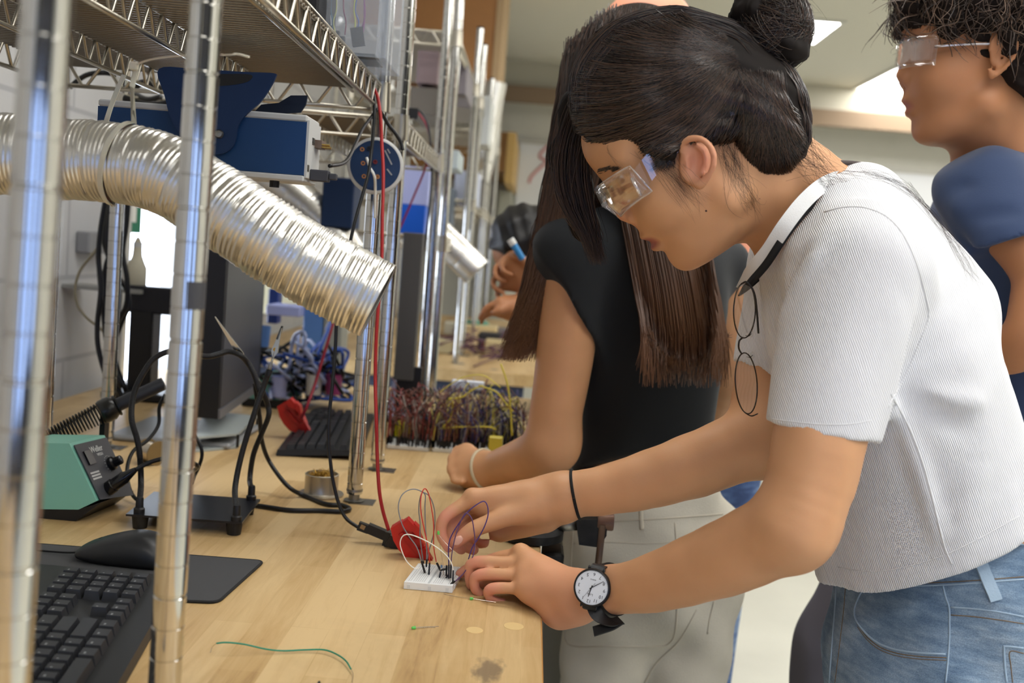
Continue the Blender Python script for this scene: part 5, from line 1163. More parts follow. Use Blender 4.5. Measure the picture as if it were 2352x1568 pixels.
# ---- clothing of person 1 ----
RIB=NT('white_ribbed_cotton'); 
def rib(T,base,u,scale):
    b=T.b; tc=T.n('ShaderNodeTexCoord'); dt=T.n('ShaderNodeVectorMath',{0:(tc,'Object'),1:tuple(u)},operation='DOT_PRODUCT'); nz=T.n('ShaderNodeTexNoise',{'Vector':(tc,'Object'),'Scale':7.,'Detail':2.}); ad=T.n('ShaderNodeMath',{0:(nz,0),1:.012,2:(dt,1)},operation='MULTIPLY_ADD')
    ml=T.n('ShaderNodeMath',{0:(ad,0),1:scale*6.2832},operation='MULTIPLY'); sn=T.n('ShaderNodeMath',{0:(ml,0)},operation='SINE')
    mr=T.n('ShaderNodeMapRange',{'Value':(sn,0),'From Min':-1.,'To Min':0.,'To Max':1.}); c=lin(base); r=T.ramp((mr,0),[(0,tuple(x*.80 for x in c)),(.55,c)]); T.l(r,0,b,'Base Color')
    b.inputs['Roughness'].default_value=.85; b.inputs['Sheen Weight'].default_value=.15
    bp=T.n('ShaderNodeBump',{'Strength':.55,'Distance':.0008}); T.l(sn,0,bp,'Height'); T.l(bp,0,b,'Normal'); return T.m
rib(RIB,(236,236,238),(.90,-.25,.43),480.)
S=Body(); LT=((0,1,0),1.27)
S.chain([P(1900,520,1.235),P(1945,640,1.225),P(2030,840,1.22),P(2095,1060,1.225),P(2135,1240,1.23),P(2160,1400,1.23)],[.058,.100,.122,.124,.137,.150],.04,LT)
S.cap(P(1985,470,1.235),P(2180,700,1.225),.045,.05,.05,0,LT)
ha,hb,hc_=P(1925,1318,1.20),P(2170,1303,1.075),P(2352,1203,1.085); hn=_n(np.cross(hb-ha,hc_-ha)); hn=hn if hn[2]<0 else -hn; S.plane(ha+V3((0,0,-.012)),hn,.004)
nk_=Body()
S.cap(P(1905,560,1.17),P(1970,620,1.11),.062,.066,.045)
hemn=_n(P(1868,1060,1.03)-P(1892,960,1.03)); hp1=P(1880,988,1.03)
capcut(S,P(1965,625,1.085),P(1885,1010,1.035),.074,.0565,hp1,V3((hemn[0],-.12,hemn[2])),.028)
capcut(S,P(1850,600,1.38),P(1768,880,1.35),.066,.055,P(1775,852,1.35),V3((-.12,0,-1)),.03)
S.cap(P(1905,560,1.28),P(1850,600,1.37),.055,.06,.045)
S.plane(P(1760,560,1.2),V3((-.80,0,.62)),.006)   # neckline
S.fn(noisefn(.0016,[(22,1),(34,.8),(48,.6),(16,1)],5),0,2)
def folds(specs):
    def fn(p):
        o=np.zeros(len(p),np.float32)
        for a,b,w,amp in specs:
            ab=b-a; L=np.dot(ab,ab); q=p-a; t=np.clip(q@ab/L,0,1); d=np.linalg.norm(q-t[:,None]*ab,axis=1); o-=amp*np.exp(-(d/w)**2)*np.sin(np.pi*np.clip(t,.02,.98))**.5
        return o.astype(np.float32)
    return fn
def fl(a,b,w,amp): return (P(*a).astype(np.float32),P(*b).astype(np.float32),w,amp)
S.fn(folds([fl((2050,900,1.06),(1950,1150,1.08),.014,.010),fl((2055,910,1.06),(2165,1260,1.07),.012,.011),fl((2080,940,1.05),(2110,1270,1.06),.013,-.009),fl((2060,890,1.05),(2230,1000,1.06),.012,-.008),fl((2080,900,1.05),(2290,930,1.06),.012,.007),fl((1950,1050,1.08),(1985,1300,1.09),.020,-.012),fl((2240,1050,1.07),(2200,1270,1.07),.018,.008),fl((1795,760,1.08),(1880,560,1.03),.009,.008),fl((1785,720,1.1),(1850,540,1.05),.007,-.008),fl((1800,640,1.1),(1900,520,1.08),.008,.008),fl((1785,850,1.06),(1960,760,1.02),.010,.005),fl((2080,700,1.02),(1930,560,1.04),.012,-.005),fl((2100,740,1.04),(2030,900,1.03),.006,-.006),fl((1920,1180,1.1),(1990,1330,1.09),.016,.006),fl((2120,640,1.03),(2130,760,1.03),.006,-.004)]),0,2)
sv,sf=S.mesh(.003,(.05,.93,.95),(.95,1.56,1.56)); sv=smooth_mesh(sv,sf,2); shirt=mk('crop_top',sv,sf,RIB.m,p1,smooth=True)
BVS=bvh_of(shirt) if False else BVHTree.FromPolygons([Vector(x) for x in sv],[tuple(q) for q in sf.tolist()])
WC=mat('white_cotton_seam',(226,226,226),.85)
seam('shoulder_seam',BVS,[(1893,487),(1940,476),(1990,478),(2040,500),(2078,545),(2108,615),(2128,690),(2132,730),(2118,770),(2085,850),(2050,915),(2040,935)],.0011,WC,p1)
seam('sleeve_hem_stitch',BVS,[(1765,960),(1800,966),(1880,974),(1950,974),(2000,965)],.0006,WC,p1)
seam('side_seam',BVS,[(2046,905),(2085,975),(2115,1050),(2138,1130),(2160,1220),(2172,1262),(2186,1295)],.0011,WC,p1)
seam('hem_stitch',BVS,[(1925,1302),(1990,1312),(2060,1306),(2160,1278),(2250,1236),(2340,1185)],.0006,WC,p1)
# collar band
cb=V3([P(1700,645,1.215),P(1722,624,1.165),P(1762,580,1.135),P(1802,520,1.12),P(1845,465,1.13),P(1890,425,1.155),P(1935,405,1.215),P(1925,420,1.28),P(1880,470,1.33),P(1800,560,1.325),P(1735,620,1.275)])
cl=cr(cb,8,True); cc=cl.mean(0); nr=cl-cc; axn=_n(P(1760,640,1.2)-P(1830,500,1.2)); nr=nr-(nr@axn)[:,None]*axn; nr/=np.linalg.norm(nr,axis=1)[:,None]
m=MB(); strap(m,np.concatenate([cl,cl[:1]]),.017,.0022,np.concatenate([nr,nr[:1]])); m.mk('collar_band',mat('white_rib_band',(232,232,230),.85,bump=.4,bscale=900),p1,smooth=True,ang=40)
m=MB(); c2=cl-nr*.002+V3((.004,0,-.002))+_n(P(1830,500,1.2)-P(1760,640,1.2))*-.012; strap(m,np.concatenate([c2,c2[:1]]),.009,.0015,np.concatenate([nr,nr[:1]])); m.mk('black_lining',mat('black_lining',(24,24,26),.8),p1,smooth=True)
cable('neck_strap',L3([(1872,388,1.2),(1895,378,1.2),(1930,375,1.21),(1965,377,1.22),(1992,384,1.22),(1998,392,1.22)]),.0038,mat('dark_brown_strap',(62,50,46),.6),p1)
# jeans
def denim(name,c1,c2,c3,sc=1.):
    T=NT(name); b=T.b; tc=T.n('ShaderNodeTexCoord'); n1=T.n('ShaderNodeTexNoise',{'Vector':(tc,'Object'),'Scale':7.*sc,'Detail':5.,'Roughness':.6}); mp=T.n('ShaderNodeMapping',{'Scale':(1,1,4)}); T.l(tc,'Object',mp,0); n3=T.n('ShaderNodeTexNoise',{'Vector':(mp,0),'Scale':34.*sc,'Detail':4.}); ma=T.n('ShaderNodeMath',{0:(n3,0),1:.45,2:(n1,0)},operation='MULTIPLY_ADD')
    r=T.ramp((ma,0),[(.56,lin(c1)),(.72,lin(c2)),(.9,lin(c3))]); n2=T.n('ShaderNodeTexNoise',{'Vector':(tc,'Object'),'Scale':900.,'Detail':1.}); r2=T.ramp((n2,0),[(.35,(.72,.74,.78)),(.65,(1.05,1.05,1.05))]); m=T.n('ShaderNodeMixRGB',{0:1.,1:(r,0),2:(r2,0)},blend_type='MULTIPLY'); T.l(m,0,b,'Base Color'); b.inputs['Roughness'].default_value=.85
    bp=T.n('ShaderNodeBump',{'Strength':.4,'Distance':.001}); T.l(n2,0,bp,'Height'); b2=T.n('ShaderNodeBump',{'Strength':.5,'Distance':.004,'Normal':(bp,0)}); T.l(n3,0,b2,'Height'); T.l(b2,0,b,'Normal'); return T.m
DEN=denim('light_blue_denim',(98,124,150),(134,158,180),(174,192,206)); DENL=mat('denim_seam_light',(166,188,206),.85,bump=.5,bscale=500); STC=mat('brown_stitching',(128,104,72),.7)
J=Body(); J.chain([P(2225,1270,1.23),P(2222,1380,1.23),(.555,1.23,.88)],[.136,.150,.152],.03,((0,1,0),1.18))
for Yh,x in ((1.145,.535),(1.315,.545)): J.chain([(x+.01,Yh,.86),(x,Yh,.5),(x+.02,Yh,.10)],[.098,.072,.062],.03)
J.plane(P(2330,1249,1.10),V3((-.10,0,1)),.003); J.plane((.6,1.2,.035),(0,0,-1),.003); J.fn(noisefn(.0018,[(20,1),(36,.8),(60,.5)],8),0,2)
J.fn(folds([fl((1985,1390,1.1),(2170,1430,1.08),.008,.005),fl((1990,1400,1.1),(2170,1480,1.08),.006,-.004)]),0,2)
jv,jf=J.mesh(.0034,(.25,.95,.02),(.95,1.52,1.16)); jv=smooth_mesh(jv,jf,2); mk('jeans',jv,jf,DEN,p1,smooth=True)
BVJ=BVHTree.FromPolygons([Vector(x) for x in jv],[tuple(q) for q in jf.tolist()])
seam('waistband_seam',BVJ,[(2010,1352),(2080,1346),(2160,1343),(2250,1338),(2351,1330)],.0010,DENL,p1)
seam('waistband_top_edge',BVJ,[(2240,1262),(2290,1252),(2351,1251)],.0015,DENL,p1)
for dy in (-6,): seam('stitch_line',BVJ,[(2010,1346),(2080,1340),(2160,1337),(2250,1332),(2351,1324)],.0006,STC,p1)
pk_=[(1985,1350),(1972,1372),(1963,1400),(1967,1425),(1990,1455),(2020,1478),(2060,1492),(2110,1499),(2172,1502)]
seam('pocket_edge',BVJ,pk_,.0013,DENL,p1); seam('stitch_line',BVJ,[(x+2,y+8) for x,y in pk_[3:]],.0006,STC,p1); seam('stitch_line',BVJ,[(x+2,y+14) for x,y in pk_[3:]],.0005,STC,p1)
seam('outer_seam',BVJ,[(2166,1345),(2172,1370),(2180,1395),(2181,1430),(2180,1480),(2176,1530),(2172,1567)],.0010,DENL,p1)
seam('fly_seam',BVJ,[(1922,1340),(1918,1400),(1912,1470),(1905,1567)],.0013,DENL,p1); seam('stitch_line',BVJ,[(1942,1350),(1938,1400),(1930,1470),(1918,1567)],.0006,STC,p1)
seam('yoke_seam',BVJ,[(2184,1394),(2240,1398),(2300,1406),(2351,1416)],.0010,DENL,p1); seam('stitch_line',BVJ,[(2184,1412),(2240,1416),(2300,1424),(2351,1432)],.0006,STC,p1)
seam('back_pocket_edge',BVJ,[(2351,1488),(2310,1484),(2306,1490),(2308,1530),(2312,1567)],.0012,DENL,p1); seam('stitch_line',BVJ,[(2351,1500),(2320,1496),(2322,1530),(2326,1567)],.0006,STC,p1)
lpq=[(2245,1272),(2256,1300),(2270,1335),(2282,1362),(2288,1378)]
q=V3([hit(BVJ,x,y,.002) for x,y in lpq]); m=MB(); nn=_n(V3((0,-1,.1))); strap(m,cr(q,5),.013,.0028,nn); m.mk('belt_loop',DENL,p1,smooth=True,ang=40)
# ---- hair of person 1 ----
Hc=Body(); Yh=1.19
Hc.ell(P(1500,222,Yh),(.097,.086,.094),None,.03); Hc.ell(P(1600,215,Yh),(.095,.087,.084),None,.03); 
a=P(1337,330,1.16);b=P(1650,350,1.115);c=P(1440,358,1.115); nr_=_n(np.cross(b-a,c-a)); nr_=nr_ if nr_[2]<0 else -nr_
Hc.plane(c,nr_,.006)
N2=Body(); N2.ell(P(1700,270,Yh),(.0735,.080,.080),rot((0,1,0),math.radians(-15)),.01); N2.ell(P(1772,335,Yh),(.034,.054,.036),None,.03)
pa=P(1655,300,Yh);pb=P(1712,440,Yh);d=pb-pa; n3=_n((d[2],0,-d[0])); n3=n3 if n3[0]<0 else -n3; N2.plane(pa,n3,.006)
def nfn(p): return N2.ev(p)
Hc.fn(nfn,.02)
Hc.cap(P(1480,335,1.122),P(1540,352,1.114),.008,.009,.012); Hc.cap(P(1545,322,1.118),P(1660,300,1.118),.008,.012,.012)
Hc.fn(noisefn(.0011,[(60,1),(90,1),(130,.8)],9),0,2)
hv,hf=Hc.mesh(.003,(-.05,.98,1.35),(.5,1.4,1.75)); hv=smooth_mesh(hv,hf,1); 
hair=mk('hair',hv,hf,HAIRB,p1,smooth=True); BVH_=BVHTree.FromPolygons([Vector(x) for x in hv],[tuple(q) for q in hf.tolist()])
g=np.random.default_rng(11)
def flow(n,S_,E_,bul,off=(.0003,.0036),K=16,jit=6):
    out=[]
    for i in range(n):
        t=g.uniform(0,1)*(len(S_)-1); k=min(int(t),len(S_)-2); s=V3(S_[k])*(1-(t-k))+V3(S_[k+1])*(t-k)+g.normal(size=2)*jit
        te=g.uniform(0,1); e=V3(E_[0])*(1-te)+V3(E_[1])*te+g.normal(size=2)*5
        mid=(s+e)/2; dd=e-s; pr=V3((dd[1],-dd[0])); b_=bul if np.isscalar(bul) else bul[0]+(bul[1]-bul[0])*t/(len(S_)-1); c=mid+pr*b_*g.uniform(.8,1.2); o=g.uniform(*off)
        s0=g.uniform(0,.55) if g.uniform()<.5 else 0; s1=1 if s0==0 or g.uniform()<.5 else g.uniform(.7,1)
        pts=[];ok=True
        wv=g.uniform(0,6.28);wa=g.uniform(0,2.5)
        for u in np.linspace(s0,s1,K):
            q=(1-u)**2*s+2*u*(1-u)*c+u*u*e; q=q+V3((math.sin(u*5+wv),math.cos(u*4+wv)))*wa
            h=hit(BVH_,q[0],q[1],o)
            if h is None:
                nn_=BVH_.find_nearest(Vector(P(q[0],q[1],Yh-.02))); h=V3(nn_[0])+V3(nn_[1])*o
                if nn_[3]>.02: ok=False;break
            pts.append(h)
        if ok:
            pts=V3(pts)
            if np.abs(np.diff(pts,axis=0)).max()<.03: out.append(pts)
    return out
st1=flow(1500,[(1345,325),(1400,345),(1450,350),(1500,348),(1545,345)],[(1650,150),(1695,175)],(-.12,-.22))
st2=flow(2200,[(1340,310),(1325,270),(1322,220),(1335,180),(1365,130),(1405,92),(1450,62),(1510,45),(1570,42)],[(1655,80),(1690,150)],(-.22,-.04))
st3=flow(1900,[(1660,330),(1690,400),(1720,430),(1760,425),(1800,410),(1830,370),(1838,320),(1825,260)],[(1690,165),(1790,175)],(-.15,.1))
st4=flow(500,[(1545,345),(1580,320),(1620,310),(1660,320)],[(1680,170),(1720,185)],(-.1,-.05))
strands('hair_strands',[p for p in st1+st2+st3+st4],g.uniform(.00022,.00055,len(st1+st2+st3+st4)),HAIR1,p1,kind='stuff')
def silh(n,pix,Ys,K=16):
    out=[]
    for i in range(n):
        Y0=g.uniform(*Ys); a=g.uniform(0,.5); b=g.uniform(a+.3,1.02); dx=g.normal(size=2)*4; o=g.uniform(.0003,.003); q=cr([(x,y,0) for x,y in pix],6); pts=[]
        for u in np.linspace(a,min(b,1),K):
            c=q[int(u*(len(q)-1))]; w=P(c[0]+dx[0],c[1]+dx[1],Y0); h=BVH_.find_nearest(Vector(w)); pts.append(V3(h[0])+V3(h[1])*o)
        pts=V3(pts)
        for _ in range(2): pts[1:-1]=(pts[:-2]+pts[1:-1]+pts[2:])/3
        if np.abs(np.diff(pts,axis=0)).max()<.03: out.append(pts)
    return out
s5=silh(900,[(1322,250),(1330,190),(1362,130),(1410,82),(1470,52),(1540,38),(1610,42),(1670,70)],(1.12,1.27))+silh(300,[(1842,330),(1838,270),(1820,220),(1800,180),(1780,150)],(1.14,1.24))+silh(300,[(1560,60),(1620,60),(1680,90),(1720,130)],(1.12,1.2))
strands('crown_strands',s5,g.uniform(.00022,.0005,len(s5)),HAIR1,p1,kind='stuff')
# bun
bc_=P(1772,66,1.175); Bn=Body(); Bn.ell(bc_,(.0385,.038,.0415),None,.01); Bn.ell(P(1730,20,1.17),(.024,.028,.024),None,.02); Bn.ell(P(1800,110,1.165),(.026,.028,.022),None,.02); Bn.ell(P(1720,130,1.18),(.026,.03,.018),None,.02)
Bn.fn(noisefn(.0014,[(80,1),(120,1),(160,.8)],3),0,2)
bv,bf=Bn.mesh(.003,bc_-.09,bc_+.09); bv=smooth_mesh(bv,bf,1); mk('hair_bun',bv,bf,HAIRB,p1,smooth=True)
bs_=[]
for i in range(2400):
    ax_=_n(V3([(.25,-.6,.5),(-.5,-.7,.1),(.1,-.3,.9)][i%3])+g.normal(size=3)*.22); a_=_n(np.cross(ax_,g.normal(size=3)));b_=np.cross(ax_,a_); hh_=g.uniform(-.75,.75); rr_=math.sqrt(1-hh_*hh_); ph=g.uniform(0,6.28); ln=g.uniform(1.2,3.6); lift=g.uniform(1.0,1.07)+ (g.uniform(0,.12) if g.uniform()<.1 else 0)
    u=np.linspace(0,ln,14); dirs=hh_*ax_+rr_*(np.cos(ph+u)[:,None]*a_+np.sin(ph+u)[:,None]*b_)
    dirs=dirs*(1+ .06*np.sin(u*2+ph))[:,None]; bs_.append(bc_+dirs*V3((.0400,.0395,.0435))*lift*(1+.05*math.sin(3*ph)))
strands('bun_strands',bs_,g.uniform(.0002,.0005,len(bs_)),HAIR1,p1,kind='stuff')
# front curtain of hair on the far side of the face
Cu=Body(); Cu.chain([P(1395,190,1.245),P(1345,270,1.265),P(1312,370,1.275),P(1325,460,1.275),P(1352,540,1.27),P(1372,590,1.268)],[.040,.034,.026,.022,.013,.004],.02,((0,1,0),.55)); Cu.fn(noisefn(.0012,[(70,1),(110,1)],4),0,2)
cv,cf=Cu.mesh(.003,(-.03,1.15,1.30),(.2,1.35,1.70)); cv=smooth_mesh(cv,cf,1); mk('front_hair_lock',cv,cf,HAIRB,p1,smooth=True)
cs=[]
for i in range(750):
    w_=g.uniform(-1,1); e_=g.uniform(0,1); y_=g.uniform(-.02,.02)
    q=[(1385+w_*45,165+g.uniform(-25,25),1.24),(1335+w_*38,265,1.262),(1312+w_*42,370,1.27),(1322+w_*40,460,1.27),(1350+w_*24+e_*6,540,1.268),(1372+w_*14+g.normal()*5,575+g.uniform(0,35),1.266)]
    if g.uniform()<.12: q=[(a+g.normal()*8,b,c) for a,b,c in q]
    q=L3([(a,b,c+y_*.9-.012) for a,b,c in q]); q=cr(q,4); k=g.integers(0,6) if g.uniform()<.5 else 0; 
    cs.append(V3([q[int(round(x))] for x in np.linspace(k,len(q)-1 if g.uniform()<.6 else len(q)-4,15)]))
strands('front_hair_strands',cs,g.uniform(.0002,.0005,len(cs)),hair_mat('brown_hair_sheen',(28,20,17),(92,70,56)),p1,kind='stuff')
# loose wisps
ws=[]
for S_,E_,n,sp in (((1560,345),(1600,440),0,9),((1500,350),(1600,470),26,16),((1660,330),(1700,440),60,18),((1700,420),(1730,480),30,16),((1830,330),(1900,400),60,22),((1810,200),(1835,300),40,12),((1850,390),(1960,430),30,24),((1760,-10),(1860,60),30,26),((1400,340),(1440,400),3,8),((1540,380),(1620,460),14,16)):
    for i in range(n):
        s=V3(S_)+g.normal(size=2)*sp; e=V3(E_)+g.normal(size=2)*sp*1.1; c=(s+e)/2+g.normal(size=2)*22; Y0=1.105 if S_[0]<1750 else 1.15; pts=[]
        for u in np.linspace(0,1,12):
            q=(1-u)**2*s+2*u*(1-u)*c+u*u*e; h=None
            if S_[0]<1800: 
                h=hit(BV1,q[0],q[1],.0015); h2=hit(BVH_,q[0],q[1],.001)
                if h2 is not None and (h is None or h2[1]<h[1]): h=h2
            pts.append(h if h is not None else P(q[0],q[1],Y0))
        pts=V3(pts)
        if np.abs(np.diff(pts[:,1])).max()<.02: ws.append(pts)
# long loose strands lying on the white top
for i in range(26):
    a=[(1905+g.normal()*10,398+g.normal()*6),(1990+g.normal()*8,400+g.normal()*8),(2080+g.normal()*8,430+g.normal()*8),(2150+g.normal()*6,505+g.normal()*8),(2210+g.normal()*8,590+g.normal()*10),(2245+g.normal()*14,650+g.normal()*14)]
    k=g.integers(0,3); q=cr([(x,y,0) for x,y in a[k:]],5); pts=[hit(BVS,x,y,.001) for x,y,_ in q]; pl=[]; last=None
    for (x,y,_),h in zip(q,pts):
        Yl=last if last else 1.2
        if h is None: h=P(x,y,Yl)
        last=h[1]; pl.append(h)
    pl=V3(pl); 
    if np.abs(np.diff(pl[:,1])).max()<.05: ws.append(V3([pl[int(round(x))] for x in np.linspace(0,len(pl)-1,12)]))
strands('loose_wisps',ws,.00012,HAIR1,p1,kind='stuff')
sl_=[]
for i in range(150):   # sideburn lock
    s=V3((1470+g.uniform(0,70),342+g.normal()*6)); e=V3((1490+g.uniform(0,62),362+g.uniform(0,34))); c=V3((1545+g.normal()*8,350+g.normal()*10)); pts=[hit(BV1,*((1-u)**2*s+2*u*(1-u)*c+u*u*e),.0022) for u in np.linspace(0,1,9)]
    if all(q is not None for q in pts):
        pts=V3(pts)
        if np.abs(np.diff(pts,axis=0)).max()<.02: sl_.append(pts)
if sl_: strands('sideburn_strands',sl_,.0004,HAIR1,p1,kind='stuff')
# ===== wearables of person 1 =====
def wthing(n,c,l,cat): return thing(n,c,l,cat)
# clear safety goggles
gg=wthing('safety_goggles',HD.H(.115,0,0),'clear plastic safety goggles on the face of the bun-haired person','goggles')
v=[];nU=9;nA=41
for i in range(nU):
    u=-.025+.043*i/(nU-1); ff=.119-.010*((i/(nU-1)-.72)/.72)**2*(1 if i/(nU-1)<.72 else .6)*1.0
    for j in range(nA):
        a=math.radians(-74+148*j/(nA-1)); bend=abs(math.sin(a)); f_=ff-.052*(1-math.cos(a))**.9; y_=.070*math.sin(a)
        uu_=u*(1-.12*bend)+.006*bend; 
        if u<0: uu_=u*(1-.25*bend)+.006*bend; 
        nose=max(0,1-abs(y_)/.017)
        if i<5: uu_+=nose*(.026-.0065*i); f_+=nose*.002
        v.append(HD.H(f_,y_,uu_))
f=[(i*nA+j,i*nA+j+1,(i+1)*nA+j+1,(i+1)*nA+j) for i in range(nU-1) for j in range(nA-1)]
o=mk('lens_shield',v,f,GOG,gg,smooth=True); md=o.modifiers.new('t','SOLIDIFY'); md.thickness=.0018
rim=[v[j] for j in range(nA)]+[v[(nU-1)*nA+j] for j in range(nA-1,-1,-1)]
GRM=clear('goggle_rim_plastic',(.93,.93,.96),.35,.1)
MB().tube(rim+[rim[0]],.0011,6,False).mk('rim',GRM,gg,smooth=True)
for g_ in (1,-1):
    Yg=1.107 if g_==1 else None
    t0=[HD.H(.083,g_*.0665,.000),HD.H(.066,g_*.0715,.009),HD.H(.045,g_*.0745,.017),HD.H(.018,g_*.076,.022),HD.H(-.005,g_*.079,.026),HD.H(-.035,g_*.083,.024),HD.H(-.055,g_*.084,.015)]
    pl=cr(t0,6); n=len(pl); m=MB(); w0=np.interp(np.arange(n),[0,n*.35,n*.6,n-1],[.026,.024,.008,.010]); up=HD.R[:,2]; ov=HD.R[:,1]*g_
    vv_=[]; 
    for p,w_ in zip(pl,w0): vv_+= [p+up*w_/2-ov*.0006,p-up*w_/2-ov*.0006,p-up*w_/2+ov*.0008,p+up*w_/2+ov*.0008]
    ff_=[]
    for i in range(n-1):
        for j in range(4): ff_.append((4*i+j,4*i+(j+1)%4,4*i+4+(j+1)%4,4*i+4+j))
    ff_+=[(3,2,1,0),tuple(4*(n-1)+j for j in range(4))]
    mk('temple_arm',vv_,ff_,GOG,gg,smooth=False)
    MB().tube([pl[0]+up*.010+ov*.001,pl[0]-up*.012+ov*.001],.0022,6).mk('hinge_bar',GRM,gg,smooth=True)
# eyeglasses hanging from the collar
eg=wthing('eyeglasses',P(1712,790,1.16),'thin wire-rimmed round eyeglasses hanging from the neckline of the white top','eyeglasses')
WRM=mat('dark_wire_frame',(70,62,56),.25,1.)
def rimq(cx,cy,rx,ry,Y,tw): 
    o=[]
    for i in range(40):
        a=2*math.pi*i/40; x=cx+rx*math.cos(a)+ (ry*math.sin(a))*tw; y=cy+ry*math.sin(a); o.append(P(x,y,Y+.018*math.cos(a)))
    return V3(o)
for (cx,cy,ry,tw) in ((1710,712,64,-.02),(1714,880,70,.06)):
    q=rimq(cx,cy,25,ry,1.155,tw); MB().tube(np.concatenate([q,q[:1]]),.0008,6,False).mk('wire_rim',WRM,eg,smooth=True)
    c=q.mean(0); mk('lens',np.concatenate([q,[c]]),[(i,(i+1)%40,40) for i in range(40)],LENS,eg,smooth=True)
MB().tube(cr(L3([(1706,775,1.16),(1698,783,1.155),(1697,800,1.155),(1704,813,1.16)]),5),.0011,6).mk('bridge',WRM,eg,smooth=True)
for x,y in ((1726,766),(1729,815)): MB().ball(P(x,y,1.165),(.003,.002,.004),10).mk('nose_pad',LENS,eg); MB().tube(L3([(x-14,y+4,1.16),(x-6,y+6,1.163),(x,y,1.165)]),.0004,5).mk('pad_arm',WRM,eg)
MB().tube(cr(L3([(1703,652,1.155),(1716,648,1.15),(1732,672,1.15),(1738,710,1.155),(1742,765,1.165)]),5),.0012,6).mk('temple',mat('temple_black',(26,24,24),.4),eg,smooth=True)
MB().tube(cr(L3([(1712,948,1.155),(1726,955,1.15),(1740,950,1.16)]),5),.0008,6).mk('temple',WRM,eg,smooth=True)
# necklace
nk=seam('necklace',BV1,[(1868,420),(1852,436),(1838,452),(1828,475),(1818,500),(1804,525),(1790,552)],.0007,GOLD,None,off=.0012,label='fine gold chain necklace on the bun-haired person',cat='necklace')
# hair tie on far wrist
def ring(name,bvh,c,ax,r,m_,parent=None,n=40,off=.001,n0=None,**k):
    ax=_n(ax); a_=_n(np.cross(ax,(0,0,1)));b_=np.cross(ax,a_); pts=[]
    for i in range(n):
        t=2*math.pi*i/n; d=a_*math.cos(t)+b_*math.sin(t); h=bvh.ray_cast(Vector(V3(c)+d*.09),Vector(-d)); pts.append(V3(h[0])+d*off if h[0] is not None else V3(c)+d*.03)
    pts=V3(pts)
    if n0: return pts
    return MB().tube(np.concatenate([pts,pts[:1]]),r,8,False).mk(name,m_,parent,smooth=True,**k)
ring('hair_tie',BV1,P(1322,1131,1.314),P(1470,1106,1.305)-P(1300,1136,1.316),.0020,mat('black_elastic',(20,19,19),.8,bump=.5,bscale=900),label='black elastic hair tie around the far wrist',cat='hair tie')
# wristwatch
wc=P(1365,1349,1.118); wax=_n(P(1338,1372,1.165)-P(1500,1339,1.10)); 
nn=V3((-.36,-1,.30)); nn=_n(nn); e12=V3((-.06,0,-1.)); e12=_n(e12-np.dot(e12,nn)*nn); e3=np.cross(nn,e12); e3=e3 if e3[0]<0 else -e3
h=BV1.ray_cast(Vector(wc+nn*.03),Vector(-nn)); wc=V3(h[0])+nn*.0105 if h[0] is not None else wc
ww_=wthing('wristwatch',wc,'black wristwatch with round white dial on the near wrist','wristwatch')
WB=mat('watch_black',(18,18,19),.35); R=.0212
MB().lathe([(R*.9,-.004),(R,-.003),(R*1.01,.002),(R*.97,.0042),(R*.90,.0046),(R*.885,.0030)],wc,nn,n=56).mk('case',WB,ww_,smooth=True,ang=35)
MB().lathe([(.0002,.0030),(R*.885,.0030),(R*.885,.0036),(.0002,.0036)],wc,nn,n=48).mk('dial',mat('dial_white',(222,226,232),.4),ww_)
INK=mat('dial_ink',(26,26,28),.5)
def wput(v,c,sc=1.): # local x->e9 dir, y->e12
    return wc+nn*.0037+c+v[:,:1]*(-e3)*sc+v[:,1:2]*e12*sc+v[:,2:]*nn
m=MB()
for i in range(1,13):
    a=2*math.pi*i/12; d=e12*math.cos(a)+e3*math.sin(a); v_,f_=text_mesh(str(i),.0052,.00008); m.add(wput(v_*V3((-1,1,1)) if np.dot(np.cross(-e3,e12),nn)<0 else v_,d*R*.70),f_)
m.mk('numerals',INK,ww_)
m=MB()
for i in range(60):
    a=2*math.pi*i/60; d=e12*math.cos(a)+e3*math.sin(a); c=wc+nn*.0037+d*R*.845; m.ball(c,.00018 if i%5 else .00028,6)
m.mk('minute_dots',INK,ww_)
m=MB(); 
for s_,o_,sz in (('Lotto' if False else 'Lolla',.36,.0034),('QUARTZ',-.42,.0017)):
    v_,f_=text_mesh(s_,sz,.00006); m.add(wput(v_*V3((-1,1,1)) if np.dot(np.cross(-e3,e12),nn)<0 else v_,e12*R*o_),f_)
m.mk('dial_lettering',INK,ww_)
def whand(ang,L,w,nm,tail=.12):
    a=math.radians(ang); d=e12*math.cos(a)+e3*math.sin(a); s_=np.cross(nn,d); c=wc+nn*.0042
    MB().prism([c-d*R*tail-s_*w,c-d*R*tail+s_*w,c+d*R*L+s_*w*.5,c+d*R*L-s_*w*.5],nn*.0002).mk(nm,INK,ww_)
def ang_to(px,py):
    q=P(px,py,wc[1])-wc; return math.degrees(math.atan2(np.dot(q,e3),np.dot(q,e12)))
x0,y0=proj(wc)
whand(ang_to(x0+27,y0-13),.74,.00045,'minute_hand'); whand(ang_to(x0-7,y0+22),.5,.00065,'hour_hand'); whand(ang_to(x0-20,y0+23),.75,.00016,'second_hand',.3)
for s_ in (1,-1):
    for q in (1,-1):
        c=wc+e12*s_*R*1.02+ (-e3)*q*.0088-nn*.001; MB().ball(c-e12*s_*.0012,(.0014,.0014,.0032),8,np.stack([_n(np.cross(e12,nn)),nn,e12],1)).mk('lug',WB,ww_,smooth=True)
ps=ring('x',BV1,wc-nn*.02,wax,.001,None,None,48,.0016,True); nr_=ps-ps.mean(0); nr_-= (nr_@wax)[:,None]*wax; nr_/=np.linalg.norm(nr_,axis=1)[:,None]
